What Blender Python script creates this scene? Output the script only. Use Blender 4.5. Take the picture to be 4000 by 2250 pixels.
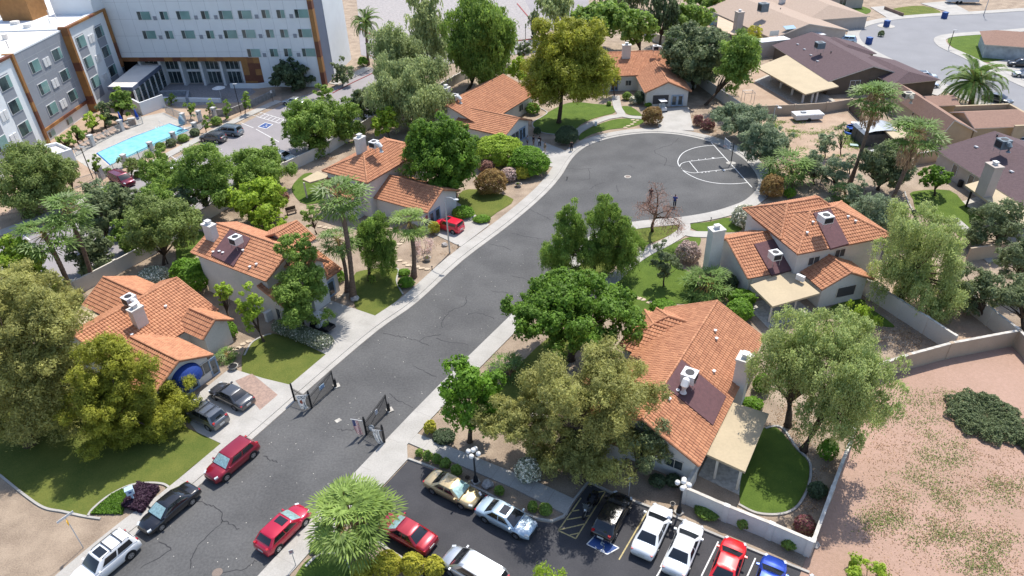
import bpy, bmesh, math, random
import numpy as np
from mathutils import Vector, Matrix
R = math.radians
random.seed(7); rng = np.random.default_rng(7)
scn = bpy.context.scene
for o in list(bpy.data.objects): bpy.data.objects.remove(o)

# ------------------------------------------------------------ camera
F = 2745.; TH = R(34.1); CH = 45.0; RO = R(2.0)
_c, _s = math.cos(RO), math.sin(RO)
FW = np.array([0, math.cos(TH), -math.sin(TH)]); _U = np.array([0, math.sin(TH), math.cos(TH)]); _X = np.array([1., 0, 0])
XC = _c*_X - _s*_U; YC = _s*_X + _c*_U
cd = bpy.data.cameras.new('camera'); cam = bpy.data.objects.new('camera', cd); scn.collection.objects.link(cam)
cd.sensor_width = 36; cd.lens = 36*F/4000; cd.clip_start = .5; cd.clip_end = 5000
m = Matrix(((XC[0], YC[0], -FW[0], 0), (XC[1], YC[1], -FW[1], 0), (XC[2], YC[2], -FW[2], CH), (0, 0, 0, 1)))
cam.matrix_world = m; scn.camera = cam
# ------------------------------------------------------------ light
SUN_AZ, SUN_EL = 27.0, 60.0
w = bpy.data.worlds.new('World'); scn.world = w; w.use_nodes = True
nt = w.node_tree; bg = nt.nodes['Background']; sky = nt.nodes.new('ShaderNodeTexSky')
sky.sky_type = 'NISHITA'; sky.sun_disc = False; sky.sun_elevation = R(SUN_EL); sky.sun_rotation = R(SUN_AZ); sky.altitude = 400
sky.dust_density = 1.5
nt.links.new(sky.outputs[0], bg.inputs[0]); bg.inputs[1].default_value = .15
sd = bpy.data.lights.new('sun', 'SUN'); sun = bpy.data.objects.new('sun', sd); scn.collection.objects.link(sun)
sd.energy = 3.8; sd.angle = R(.5); sd.color = (1, .95, .87)
dv = Vector((math.sin(R(SUN_AZ))*math.cos(R(SUN_EL)), math.cos(R(SUN_AZ))*math.cos(R(SUN_EL)), math.sin(R(SUN_EL))))
sun.rotation_euler = (-dv).to_track_quat('-Z', 'Y').to_euler(); sun.location = (0, 0, 120)
scn.view_settings.view_transform = 'Standard'; scn.view_settings.look = 'None'; scn.view_settings.gamma = 1
scn.view_settings.exposure = 0.66
scn.render.engine = 'CYCLES'; scn.cycles.max_bounces = 6; scn.cycles.transparent_max_bounces = 4

# ------------------------------------------------------------ place finding: photo point -> real ground point
def ray(u, v): return FW + (u-2000)/F*XC - (v-1125)/F*YC
def P(u, v, z=0.):
    r = ray(u, v); t = (z-CH)/r[2]; return Vector((r[0]*t, r[1]*t, z))
def proj(p):
    d = np.array(p, float) - np.array([0, 0, CH]); k = d @ FW
    return 2000+F*(d @ XC)/k, 1125-F*(d @ YC)/k
def hgt(u, v, vt):
    g = P(u, v); lo, hi = 0., 44.
    for _ in range(40):
        mm = (lo+hi)/2
        if proj((g.x, g.y, mm))[1] > vt: lo = mm
        else: hi = mm
    return mm
def onplane(u, v, o, az):       # photo point on the vertical plane through o running along azimuth az -> (along, z)
    d = np.array([math.sin(R(az)), math.cos(R(az)), 0]); n = np.array([d[1], -d[0], 0]); r = ray(u, v)
    o3 = np.array([o[0], o[1], 0.]); c0 = np.array([0, 0, CH])
    t = ((o3-c0) @ n)/(r @ n); p = c0+r*t
    return float((p-o3) @ d), float(p[2])
def azd(a): return Vector((math.sin(R(a)), math.cos(R(a)), 0))
STREET = 32.6
# ------------------------------------------------------------ objects
C = scn.collection
def tag(o, label=None, cat=None, group=None, kind=None):
    if label: o['label'] = label
    if cat: o['category'] = cat
    if group: o['group'] = group
    if kind: o['kind'] = kind
    return o
def empty(name, loc, rz=0., label=None, cat=None, group=None, kind=None):
    o = bpy.data.objects.new(name, None); C.objects.link(o); o.location = loc; o.rotation_euler = (0, 0, rz); o.empty_display_size = .2
    return tag(o, label, cat, group, kind)
def link(o, parent=None, world=True):
    C.objects.link(o)
    if parent is not None: o.parent = parent
    return o
def wmat(o):
    M = Matrix.Translation(o.location) @ o.rotation_euler.to_matrix().to_4x4()
    return wmat(o.parent) @ M if o.parent else M
class MB:
    """collects faces; build() makes ONE mesh object"""
    def __init__(s): s.v = []; s.f = []; s.m = []; s.c = []
    def add(s, vs, fs, mi=0, col=.5):
        b = len(s.v); s.v += [tuple(x) for x in vs]; s.f += [tuple(i+b for i in f) for f in fs]; s.m += [mi]*len(fs); s.c += [col]*len(fs)
    def box(s, c, sz, rz=0., mi=0, ry=0., rx=0., taper=1.):
        x, y, z = sz[0]/2, sz[1]/2, sz[2]/2; t = taper
        vs = [Vector(p) for p in ((-x, -y, -z), (x, -y, -z), (x, y, -z), (-x, y, -z), (-x*t, -y*t, z), (x*t, -y*t, z), (x*t, y*t, z), (-x*t, y*t, z))]
        M = Matrix.Rotation(rz, 3, 'Z') @ Matrix.Rotation(ry, 3, 'Y') @ Matrix.Rotation(rx, 3, 'X')
        s.add([M @ v+Vector(c) for v in vs], [(0, 3, 2, 1), (4, 5, 6, 7), (0, 1, 5, 4), (1, 2, 6, 5), (2, 3, 7, 6), (3, 0, 4, 7)], mi)
    def tube(s, pts, rs, n=8, mi=0, cap=True):
        pts = [Vector(p) for p in pts]
        if not hasattr(rs, '__len__'): rs = [rs]*len(pts)
        vs = []; fs = []
        for i, p in enumerate(pts):
            d = (pts[min(i+1, len(pts)-1)]-pts[max(i-1, 0)]).normalized()
            a = d.orthogonal().normalized() if abs(d.z) < .99 else Vector((1, 0, 0)); a = (a-d*a.dot(d)).normalized()
            if abs(d.z) < .99: a = d.cross(Vector((0, 0, 1))).normalized()
            b = d.cross(a)
            for k in range(n):
                t = 2*math.pi*k/n; vs.append(p+(a*math.cos(t)+b*math.sin(t))*rs[i])
        for i in range(len(pts)-1):
            for k in range(n):
                fs.append((i*n+k, i*n+(k+1) % n, (i+1)*n+(k+1) % n, (i+1)*n+k))
        if cap: fs.append(tuple(range(n-1, -1, -1))); fs.append(tuple((len(pts)-1)*n+k for k in range(n)))
        s.add(vs, fs, mi)
    def cyl(s, c, r, h, n=16, mi=0, r2=None): s.tube([Vector(c), Vector(c)+Vector((0, 0, h))], [r, r if r2 is None else r2], n, mi)
    def sphere(s, c, r, n=10, mi=0, sz=(1, 1, 1)):
        c = Vector(c); vs = [c+Vector((0, 0, r*sz[2]))]; k = n//2+1
        for i in range(1, k):
            a = math.pi*i/k
            for j in range(n):
                t = 2*math.pi*j/n; vs.append(c+Vector((r*sz[0]*math.sin(a)*math.cos(t), r*sz[1]*math.sin(a)*math.sin(t), r*sz[2]*math.cos(a))))
        vs.append(c-Vector((0, 0, r*sz[2]))); fs = [(0, 1+j, 1+(j+1) % n) for j in range(n)]
        for i in range(k-2):
            for j in range(n): fs.append((1+i*n+j, 1+(i+1)*n+j, 1+(i+1)*n+(j+1) % n, 1+i*n+(j+1) % n))
        b = 1+(k-2)*n; fs += [(len(vs)-1, b+(j+1) % n, b+j) for j in range(n)]
        s.add(vs, fs, mi)
    def poly(s, pts, z=None, h=0., mi=0):
        """polygon sheet; h>0 gives it a skirt down by h"""
        pts = [Vector(p) for p in pts]
        if z is not None: pts = [Vector((p.x, p.y, z)) for p in pts]
        a = sum(pts[i].x*pts[(i+1) % len(pts)].y-pts[(i+1) % len(pts)].x*pts[i].y for i in range(len(pts)))
        if a < 0: pts = pts[::-1]
        from mathutils.geometry import tessellate_polygon
        tr = tessellate_polygon([pts]); fs = []
        for t in tr:
            n = (pts[t[1]]-pts[t[0]]).cross(pts[t[2]]-pts[t[0]])
            fs.append(t if n.z > 0 else t[::-1])
        s.add(pts, fs, mi)
        if h:
            n = len(pts); lo = [p-Vector((0, 0, h)) for p in pts]
            s.add(pts+lo, [(i, n+i, n+(i+1) % n, (i+1) % n) for i in range(n)], mi)
    def build(s, name, mats, parent=None, smooth=False, loc=None, attr=False):
        me = bpy.data.meshes.new(name); off = None
        vs = s.v
        if parent is not None:
            M = wmat(parent).inverted(); vs = [M @ Vector(v) for v in vs] if not getattr(s, 'local', False) else vs
        me.from_pydata([tuple(v) for v in vs], [], s.f)
        for mt in (mats if isinstance(mats, (list, tuple)) else [mats]): me.materials.append(mt)
        me.polygons.foreach_set('material_index', s.m)
        if smooth: me.polygons.foreach_set('use_smooth', [True]*len(s.f))
        if attr:
            at = me.attributes.new('tint', 'FLOAT', 'FACE'); at.data.foreach_set('value', s.c)
        me.update(); o = bpy.data.objects.new(name, me)
        return link(o, parent)
def top(o, mb_center):      # put a top-level mesh's origin at a real place
    c = Vector(mb_center)
    o.data.transform(Matrix.Translation(-c)); o.location = c; return o
# ------------------------------------------------------------ materials
MATS = {}
def mat(name, col, rough=.8, metal=0., col2=None, scale=2., var=.35, bump=0., bscale=30., detail=4., spec=.3, coat=0., attr=False, trans=0., scale2=None, dist=.02):
    if name in MATS: return MATS[name]
    m = bpy.data.materials.new(name); m.use_nodes = True; n = m.node_tree.nodes; l = m.node_tree.links; b = n['Principled BSDF']
    b.inputs['Roughness'].default_value = rough; b.inputs['Metallic'].default_value = metal
    b.inputs['Specular IOR Level'].default_value = spec; b.inputs['Coat Weight'].default_value = coat; b.inputs['Coat Roughness'].default_value = .03
    c1 = (*col, 1); c2 = (*(col2 or [min(1, x*(1-var)) for x in col]), 1)
    tc = n.new('ShaderNodeNewGeometry')
    src = None
    if attr:
        a = n.new('ShaderNodeAttribute'); a.attribute_name = 'tint'; src = a.outputs['Fac']
    if scale:
        no = n.new('ShaderNodeTexNoise'); no.inputs['Scale'].default_value = scale; no.inputs['Detail'].default_value = detail
        l.new(tc.outputs['Position'], no.inputs['Vector'])
        mr = n.new('ShaderNodeMapRange'); mr.inputs[1].default_value = .35; mr.inputs[2].default_value = .65
        l.new(no.outputs['Fac'], mr.inputs[0]); f = mr.outputs[0]
        if scale2:
            n2 = n.new('ShaderNodeTexNoise'); n2.inputs['Scale'].default_value = scale2; n2.inputs['Detail'].default_value = 5; n2.inputs['Roughness'].default_value = .7
            l.new(tc.outputs['Position'], n2.inputs['Vector'])
            r2 = n.new('ShaderNodeMapRange'); r2.inputs[1].default_value = .38; r2.inputs[2].default_value = .62; l.new(n2.outputs['Fac'], r2.inputs[0])
            mm = n.new('ShaderNodeMath'); mm.operation = 'ADD'; l.new(f, mm.inputs[0]); l.new(r2.outputs[0], mm.inputs[1])
            m3 = n.new('ShaderNodeMath'); m3.operation = 'MULTIPLY'; m3.inputs[1].default_value = .5; l.new(mm.outputs[0], m3.inputs[0]); f = m3.outputs[0]
        if src is not None:
            mm = n.new('ShaderNodeMath'); mm.operation = 'MULTIPLY_ADD'; mm.inputs[1].default_value = .35
            l.new(f, mm.inputs[0]); 
            m4 = n.new('ShaderNodeMath'); m4.operation = 'MULTIPLY'; m4.inputs[1].default_value = .65; l.new(src, m4.inputs[0]); l.new(m4.outputs[0], mm.inputs[2]); src = mm.outputs[0]
        else: src = f
    if src is not None:
        mx = n.new('ShaderNodeMix'); mx.data_type = 'RGBA'; mx.inputs['A'].default_value = c1; mx.inputs['B'].default_value = c2
        l.new(src, mx.inputs['Factor']); l.new(mx.outputs['Result'], b.inputs['Base Color']); colout = mx.outputs['Result']
    else: b.inputs['Base Color'].default_value = c1; colout = None
    if bump:
        nb = n.new('ShaderNodeTexNoise'); nb.inputs['Scale'].default_value = bscale; nb.inputs['Detail'].default_value = 5
        l.new(tc.outputs['Position'], nb.inputs['Vector'])
        bp = n.new('ShaderNodeBump'); bp.inputs['Strength'].default_value = bump; bp.inputs['Distance'].default_value = dist
        l.new(nb.outputs['Fac'], bp.inputs['Height']); l.new(bp.outputs[0], b.inputs['Normal'])
    if trans:
        out = n['Material Output']; tr = n.new('ShaderNodeBsdfTranslucent'); ms = n.new('ShaderNodeMixShader'); ms.inputs[0].default_value = trans
        if colout is not None:
            hs = n.new('ShaderNodeHueSaturation'); hs.inputs['Value'].default_value = 1.7; l.new(colout, hs.inputs['Color']); l.new(hs.outputs[0], tr.inputs[0])
        else: tr.inputs[0].default_value = c1
        l.new(b.outputs[0], ms.inputs[1]); l.new(tr.outputs[0], ms.inputs[2]); l.new(ms.outputs[0], out.inputs[0])
    MATS[name] = m; return m
def smooth_line(pts, sub=4, closed=False):
    pts = [Vector(p) for p in pts]; n = len(pts); out = []
    for i in range(n if closed else n-1):
        p0 = pts[(i-1) % n] if closed or i > 0 else pts[i]; p1 = pts[i]; p2 = pts[(i+1) % n]; p3 = pts[(i+2) % n] if closed or i+2 < n else p2
        for k in range(sub):
            t = k/sub; out.append(.5*((2*p1)+(p2-p0)*t+(2*p0-5*p1+4*p2-p3)*t*t+(3*p1-p0-3*p2+p3)*t**3))
    if not closed: out.append(pts[-1])
    return out
def pxs(l, z=0., ox=0, oy=0, s=1.): return [P(ox+a/s, oy+b/s, z) for a, b in l]
def offset_line(pts, d):        # d>0 to the right of travel
    out = []; n = len(pts)
    for i in range(n):
        t = (pts[min(i+1, n-1)]-pts[max(i-1, 0)]); t.z = 0; t.normalize(); out.append(pts[i]+Vector((t.y, -t.x, 0))*d)
    return out
def strip(mb, line, w0, w1, z, h=0., mi=0):     # ribbon between two offsets of a line
    a = offset_line(line, w0); b = offset_line(line, w1)
    for i in range(len(line)-1):
        q = [a[i], a[i+1], b[i+1], b[i]]; q = [Vector((p.x, p.y, z)) for p in q]
        if (q[1]-q[0]).cross(q[2]-q[0]).z < 0: q = q[::-1]
        mb.add(q, [(0, 1, 2, 3)], mi)
    if h:
        for L in (a, b):
            for i in range(len(L)-1):
                p, q = L[i], L[i+1]
                mb.add([(p.x, p.y, z), (q.x, q.y, z), (q.x, q.y, z-h), (p.x, p.y, z-h)], [(0, 1, 2, 3)], mi)
        for i in (0, -1):
            p, q = a[i], b[i]; mb.add([(p.x, p.y, z), (q.x, q.y, z), (q.x, q.y, z-h), (p.x, p.y, z-h)], [(0, 1, 2, 3)], mi)
# ============================================================ GROUND
M_asph = mat('asphalt', (.120, .119, .118), .9, col2=(.064, .064, .065), scale=.22, scale2=5, bump=.5, bscale=60, dist=.01)
M_asph2 = mat('asphalt_new', (.064, .063, .068), .88, col2=(.038, .038, .043), scale=.5, scale2=9, bump=.4, bscale=60, dist=.01)
M_asph3 = mat('asphalt_pale', (.30, .275, .28), .9, col2=(.23, .215, .22), scale=.2, scale2=7)
M_asph4 = mat('asphalt_grey', (.245, .245, .255), .9, col2=(.20, .20, .21), scale=.2, scale2=7)
M_conc = mat('concrete', (.43, .41, .38), .85, col2=(.31, .295, .27), scale=.5, scale2=8, bump=.2, bscale=50, dist=.01)
M_joint = mat('concrete_joint', (.30, .28, .26), .9, scale=0)
M_grav = mat('desert_gravel', (.42, .33, .245), .95, col2=(.20, .15, .11), scale=.5, scale2=9, bump=1., bscale=40, dist=.04)
M_pink = mat('red_dirt', (.40, .262, .205), .95, col2=(.31, .205, .15), scale=.15, scale2=3.5, bump=.7, bscale=12, dist=.05)
M_dirt = mat('bare_dirt', (.44, .33, .24), .95, col2=(.30, .21, .15), scale=.4, scale2=7, bump=.7, bscale=20, dist=.04)
M_lgrav = mat('pale_gravel', (.40, .37, .355), .95, col2=(.26, .24, .235), scale=1.2, scale2=12, bump=1., bscale=14, dist=.08)
M_grass = mat('lawn', (.115, .17, .030), .9, col2=(.07, .115, .022), scale=.7, scale2=11, bump=1., bscale=40, dist=.05, spec=.1)
M_grassd = mat('lawn_dry', (.165, .175, .042), .9, col2=(.08, .115, .024), scale=.45, scale2=10, bump=1., bscale=40, dist=.05, spec=.1)
M_white = mat('road_paint', (.72, .72, .70), .7, scale=6, col2=(.55, .55, .54))
M_yell = mat('yellow_paint', (.50, .40, .17), .7, scale=6, col2=(.32, .27, .15))
M_tar = mat('tar_seal', (.035, .035, .038), .8, scale=0)
M_stone = mat('flagstone', (.56, .46, .34), .9, col2=(.42, .33, .24), scale=2)
M_brick = mat('paver_brick', (.36, .25, .20), .9, col2=(.25, .18, .15), scale=5)
M_blue = mat('blue_paint', (.03, .075, .24), .7, col2=(.05, .09, .22), scale=8)
ZL = [0.004]
def nz():
    ZL[0] += .0008; return ZL[0]
def sheet(name, pts, m, h=0., z=None, kind='structure', label=None, cat=None):
    z = nz() if z is None else z
    mb = MB(); mb.poly(pts, z, h); o = mb.build(name, m); c = sum((Vector(p) for p in pts), Vector())/len(pts)
    top(o, (c.x, c.y, 0)); return tag(o, label, cat, None, kind)
def pieces(name, mb, m, kind='structure', label=None, cat=None, at=None, parent=None):
    o = mb.build(name, m, parent)
    if parent is None:
        c = sum((Vector(v) for v in mb.v), Vector())/len(mb.v); top(o, (c.x, c.y, 0))
    return tag(o, label, cat, None, kind)
sheet('ground', [(-900, -300, 0), (900, -300, 0), (900, 1500, 0), (-900, 1500, 0)], M_grav, z=0)
# --- street with its round end
L_edge = pxs([(200, 2380), (340, 2250), (549, 2075), (766, 1909), (1290, 1449), (1481, 1288), (1631, 1180), (1807, 1019), (2000, 872), (2129, 760), (2192, 688), (2226, 632), (2258, 596), (2300, 568), (2362, 546), (2445, 529), (2543, 521), (2647, 527), (2751, 548), (2828, 576), (2890, 611), (2932, 650), (2958, 692), (2957, 735), (2911, 781), (2849, 807), (2776, 828), (2673, 846), (2569, 856), (2476, 866), (2385, 884), (2300, 925), (2225, 1000), (2160, 1070), (2062, 1166), (1714, 1505), (1310, 1925), (1020, 2235), (900, 2370)])
edge = smooth_line(L_edge, 4)
sheet('road', edge, M_asph)
# walk on both sides: gutter and pavement as a real step
mb = MB(); strip(mb, edge, -.02, -.62, .045, .06); strip(mb, edge, -.62, -2.05, .11, .12)
acc = 0
for i in range(len(edge)-1):
    acc += (edge[i+1]-edge[i]).length
    if acc > 1.9:
        acc = 0; t = (edge[i+1]-edge[i]).normalized(); nn = Vector((-t.y, t.x, 0)); p = edge[i]+nn*.05; q = edge[i]+nn*2.03
        for (a, b, z) in ((.05, .6, .049), (.64, 2.03, .114)):
            A = edge[i]+nn*a; B = edge[i]+nn*b; tt = t*.018
            mb.add([(A.x-tt.x, A.y-tt.y, z), (A.x+tt.x, A.y+tt.y, z), (B.x+tt.x, B.y+tt.y, z), (B.x-tt.x, B.y-tt.y, z)], [(0, 1, 2, 3)], 1)
o = pieces('sidewalk', mb, [M_conc, M_joint])
for ln_ in [(.64, -.60)]:
    pass
# --- parking lot at the front
lot = pxs([(1593, 1800), (1684, 1834), (1893, 1932), (2030, 2008), (2098, 2036), (2155, 2045), (2207, 2024), (2243, 1966), (2302, 1889), (2383, 1930), (2626, 2023), (2766, 2085), (3000, 2183), (3160, 2245), (3400, 2360), (1900, 2500), (1569, 2175), (1518, 2144), (1450, 2097), (1400, 2070), (1440, 1965)])
sheet('parking_lot', lot, M_asph2)
sheet('driveway', pxs([(1593, 1797), (1590, 1722), (1575, 1718), (1180, 2110), (1295, 2115), (1400, 2010), (1487, 1910)]), M_conc, .12, z=.115)
mb = MB(); strip(mb, pxs([(1593, 1797), (1684, 1830), (1893, 1928), (2030, 2004), (2098, 2033), (2155, 2042), (2205, 2021), (2240, 1964), (2300, 1886), (2383, 1928), (2626, 2021), (2766, 2083), (3000, 2180), (3160, 2243)]), -.18, 0, .15, .15)
strip(mb, pxs([(1400, 2065), (1450, 2097), (1518, 2144), (1569, 2175), (1900, 2480)]), 0, .18, .15, .15)
pieces('kerb', mb, M_conc)
sheet('path', smooth_line(pxs([(1588, 1729), (1623, 1693), (2000, 1845), (2110, 1890), (2240, 1950), (2215, 2015), (2100, 1957), (2000, 1907)]), 1), M_conc, .1, z=.1)
mb = MB()
for k in range(1, 9):
    t = k/9; A = P(1588, 1729).lerp(P(2215, 2000), t); B = P(1623, 1693).lerp(P(2245, 1945), t); d = (P(2000, 1845)-P(1623, 1693)).normalized()*.02
    mb.add([(A.x-d.x, A.y-d.y, .104), (A.x+d.x, A.y+d.y, .104), (B.x+d.x, B.y+d.y, .104), (B.x-d.x, B.y-d.y, .104)], [(0, 1, 2, 3)])
pieces('path_joints', mb, M_joint)
# painted bays
def bar(mb, a, b, w=.1, z=.02, mi=0):
    d = (b-a).normalized(); n = Vector((-d.y, d.x, 0))*w/2
    q = [a-n, b-n, b+n, a+n]; mb.add([(p.x, p.y, z) for p in q], [(0, 1, 2, 3)], mi)
mb = MB(); z = nz()
for a, b in [((2530, 1995), (2418, 2186)), ((2630, 2110), (2580, 2215)), ((2806, 2115), (2740, 2250)), ((2951, 2180), (2915, 2260)), ((2660, 2085), (2555, 2270))]: 
    bar(mb, P(*a), P(*b), .1, z, 1 if a == (2530, 1995) else 0)
for a, b in [((2270, 1945), (2181, 2072)), ((2181, 2072), (2249, 2104)), ((2249, 2104), (2364, 1922)), ((2230, 1998), (2263, 1992)), ((2214, 2030), (2303, 2014)), ((2184, 2070), (2286, 2046)), ((2226, 2090), (2262, 2082)), ((2338, 1922), (2364, 1918))]: bar(mb, P(*a), P(*b), .1, z, 1)
pieces('bay_markings', mb, [M_white, M_yell])
z = nz(); sheet('blue_marking', pxs([(2325, 2092), (2418, 2140), (2376, 2166), (2292, 2128)]), M_blue, z=z)
mb = MB(); q = pxs([(2325, 2092), (2418, 2140), (2372, 2165), (2292, 2126)])
for i in range(4): bar(mb, q[i], q[(i+1) % 4], .08, z+.004)
cc = P(2345, 2131); ax = azd(STREET); ay = azd(STREET+90)
def wheelchair(mb, c, ax, ay, s, z):
    pts = [c+(ax*math.sin(t)+ay*math.cos(t))*.30*s-ax*.12*s for t in np.linspace(-2.7, 1.2, 11)]
    for a, b in zip(pts, pts[1:]): bar(mb, a, b, .07*s, z)
    for a, b in [((.5, -.05), (.1, -.02)), ((.1, -.02), (.1, .25)), ((.1, .25), (-.3, .38)), ((-.3, .38), (-.3, .5)), ((.3, -.02), (.3, .2))]: bar(mb, c+(ax*a[0]+ay*a[1])*s, c+(ax*b[0]+ay*b[1])*s, .08*s, z)
    for t in (0, .8, 1.6): d = (ax*math.cos(t)+ay*math.sin(t))*.06*s; bar(mb, c+ax*.62*s-ay*.05*s-d, c+ax*.62*s-ay*.05*s+d, .1*s, z)
wheelchair(mb, cc, ax, ay, 1.0, z+.004)
pieces('wheelchair_symbol', mb, M_white)
# --- basketball court lines on the round
mb = MB(); z = nz()
def cl(l, ox=2600, oy=500, s=5.5725): return pxs(l, 0, ox, oy, s)
def path_(mb, pts, w, z, mi=0):
    for a, b in zip(pts, pts[1:]): bar(mb, a, b, w, z, mi)
path_(mb, cl([(985, 305), (1885, 1295)]), .12, z)
path_(mb, smooth_line(cl([(1048, 378), (860, 390), (640, 430), (450, 500), (340, 580), (275, 690), (268, 760), (300, 830), (380, 925), (520, 1020), (700, 1105), (900, 1165), (1150, 1205), (1400, 1215), (1620, 1205), (1785, 1188)])), .12, z)
path_(mb, cl([(1285, 637), (900, 680), (515, 727)]), .1, z); path_(mb, cl([(1510, 882), (1200, 912), (710, 968)]), .1, z); path_(mb, cl([(515, 727), (710, 968)]), .1, z)
path_(mb, smooth_line(cl([(515, 727), (400, 750), (330, 790), (315, 850), (380, 920), (520, 965), (640, 977), (710, 968)])), .1, z)
for a in [(575, 712), (722, 692), (868, 675), (1035, 660)]: bar(mb, *cl([a, (a[0]-3, a[1]-16)]), .1 if a[0] < 1000 else .4, z)
for a in [(793, 962), (872, 952), (942, 945), (1098, 930), (1270, 912)]: bar(mb, *cl([a, (a[0]+3, a[1]+20)]), .1 if a[0] < 1200 else .35, z)
pieces('court_lines', mb, M_white)
# tar-sealed cracks and worn patches
mb = MB(); z = nz()
cr = [(1000, 750, 1.932, [[(960, 1062), (1060, 1085), (1150, 1105), (1230, 1125), (1310, 1160)], [(1230, 1125), (1290, 1095), (1400, 1075)], [(1360, 1105), (1450, 1130), (1600, 1150)], [(1410, 1020), (1405, 980), (1430, 940), (1480, 890), (1560, 865), (1590, 820), (1580, 790)], [(1755, 393), (1850, 410), (1932, 440)], [(1770, 745), (1932, 765)], [(1600, 925), (1690, 915), (1800, 962)], [(1180, 1310), (1260, 1350), (1370, 1400)], [(1590, 1380), (1640, 1400), (1700, 1400)]]),
      (0, 1500, 1.932, [[(1480, 875), (1560, 905), (1620, 930), (1670, 975), (1675, 1040), (1600, 1110), (1500, 1210), (1450, 1320), (1430, 1400)], [(1675, 1040), (1720, 1045), (1810, 1095)], [(1932, 1330), (1820, 1400), (1600, 1449)], [(1050, 1400), (1290, 1250), (1200, 1190)]]),
      (1000, 1500, 1.932, [[(1010, 75), (1080, 130), (1190, 175)], [(60, 540), (110, 575), (170, 590)], [(620, 345), (680, 350), (740, 340)]]),
      (2000, 0, 1.932, [[(410, 1270), (500, 1278), (595, 1270)], [(580, 1275), (585, 1330), (575, 1355), (510, 1360)], [(1265, 1040), (1200, 1090), (1110, 1120), (1075, 1150), (1160, 1195), (1150, 1250)], [(790, 1400), (800, 1449)], [(870, 1245), (930, 1270)], [(1100, 1230), (1240, 1260)], [(700, 1375), (640, 1395), (590, 1430)]]),
      (2000, 750, 1.932, [[(0, 310), (100, 335), (220, 355)], [(0, 635), (80, 650), (170, 680)], [(190, 160), (240, 180), (290, 210)], [(190, 160), (110, 120)]]),
      (3280, 0, 2.022, [[(310, 255), (400, 285), (530, 305)], [(500, 305), (535, 350), (505, 370), (530, 400), (570, 410), (640, 408), (700, 435), (770, 470)], [(830, 500), (950, 510), (1080, 508)], [(600, 225), (700, 220), (760, 200), (900, 190), (1080, 180), (1200, 160), (1400, 152)], [(820, 190), (870, 235)], [(640, 150), (690, 170)], [(870, 155), (930, 185)], [(950, 155), (1020, 180)], [(930, 550), (990, 585)], [(1230, 170), (1290, 200)]])]
for ox, oy, s, ls in cr:
    for l in ls:
        pts = smooth_line([P(ox+a/s, oy+b/s) for a, b in l], 5); pts = [p+Vector((random.uniform(-.09, .09), random.uniform(-.12, .12), 0)) for p in pts]
        for a, b in zip(pts, pts[1:]): bar(mb, a, b, random.uniform(.05, .10), z)
pieces('road_cracks', mb, M_tar)
M_litter = mat('road_chips', (.6, .57, .5), .9, scale=0)
mb = MB(); z = nz()
for i in range(150):
    t = random.random(); s_ = random.uniform(-4.8, 4.8); c = P(680, 2230).lerp(P(2080, 960), t)+azd(STREET+90)*s_; r = random.uniform(.02, .06)
    bar(mb, c, c+Vector((r, random.uniform(-r, r), 0)), r, z)
pieces('road_grit', mb, M_litter)
def disc(name, u, v, r, m, label=None, cat=None, kind='structure', z=None):
    c = P(u, v); return sheet(name, [c+Vector((math.cos(t)*r, math.sin(t)*r, 0)) for t in np.linspace(0, 2*math.pi, 25)[:-1]], m, label=label, cat=cat, kind=kind, z=z)
M_iron = mat('cast_iron', (.23, .18, .15), .7, scale=20)
M_slab = mat('patch_concrete', (.50, .47, .42), .85, scale=3)
zc = nz()
for u, v, r in [(2452, 690, .5), (1435, 360, 1.1)]: disc('manhole_ring', u, v, r, M_slab, z=zc)
zc = nz()
for u, v, r, w_, ca in [(849, 2237, .38, 'round manhole cover in the street beside the white roof-racked car', 'manhole cover'), (2452, 690, .36, 'manhole cover in the middle of the round turnaround', 'manhole cover'), (1435, 360, .5, 'manhole cover in the hotel driveway', 'manhole cover')]:
    disc('manhole_cover', u, v, r, M_iron, label=w_, cat=ca, kind=None, z=zc)
sheet('square_cover', pxs([(1306, 1643), (1325, 1633), (1336, 1641), (1316, 1652)]), M_slab, kind=None, label='pale square utility lid set in the asphalt between the two gates', cat='lid')
# --- driveways
def drive(l, z=None, m=M_conc): return sheet('driveway', pxs(l), m, .1, z=z or (nz()+.07))
drive([(1030, 1480), (1162, 1512), (1010, 1632), (865, 1735), (770, 1690), (700, 1600), (800, 1520), (900, 1440)])
drive([(1170, 1250), (1290, 1175), (1480, 1240), (1290, 1395), (1200, 1350), (1150, 1285)])
drive([(1660, 820), (1770, 780), (1912, 880), (1800, 965), (1695, 915), (1655, 860)])
drive([(1975, 590), (2060, 530), (2220, 595), (2215, 622), (2170, 655), (2140, 650), (2020, 640)])
drive([(2550, 425), (2690, 420), (2710, 512), (2575, 505)])
sheet('paving', pxs([(920, 1490), (985, 1462), (1090, 1548), (1162, 1512), (1030, 1620)]), M_brick, z=.09)
# --- parallel paths
def path(l, w, z=.1, m=M_conc, ox=0, oy=0, s=1., name='path'):
    mb = MB(); ln = smooth_line(pxs(l, 0, ox, oy, s), 4); strip(mb, ln, -w/2, w/2, z, .1); return pieces(name, mb, m)
path([(2672, 872), (2668, 905), (2600, 950), (2530, 985), (2470, 1025), (2420, 1070), (2350, 1135)], 1.5)
path([(2660, 905), (2710, 916), (2790, 918)], 1.5, .104)
path([(2404, 375), (2412, 420), (2425, 450), (2370, 462), (2310, 485), (2260, 512), (2228, 545)], 1.5)
path([(2415, 448), (2460, 458), (2530, 462)], 1.3, .104)
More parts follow.
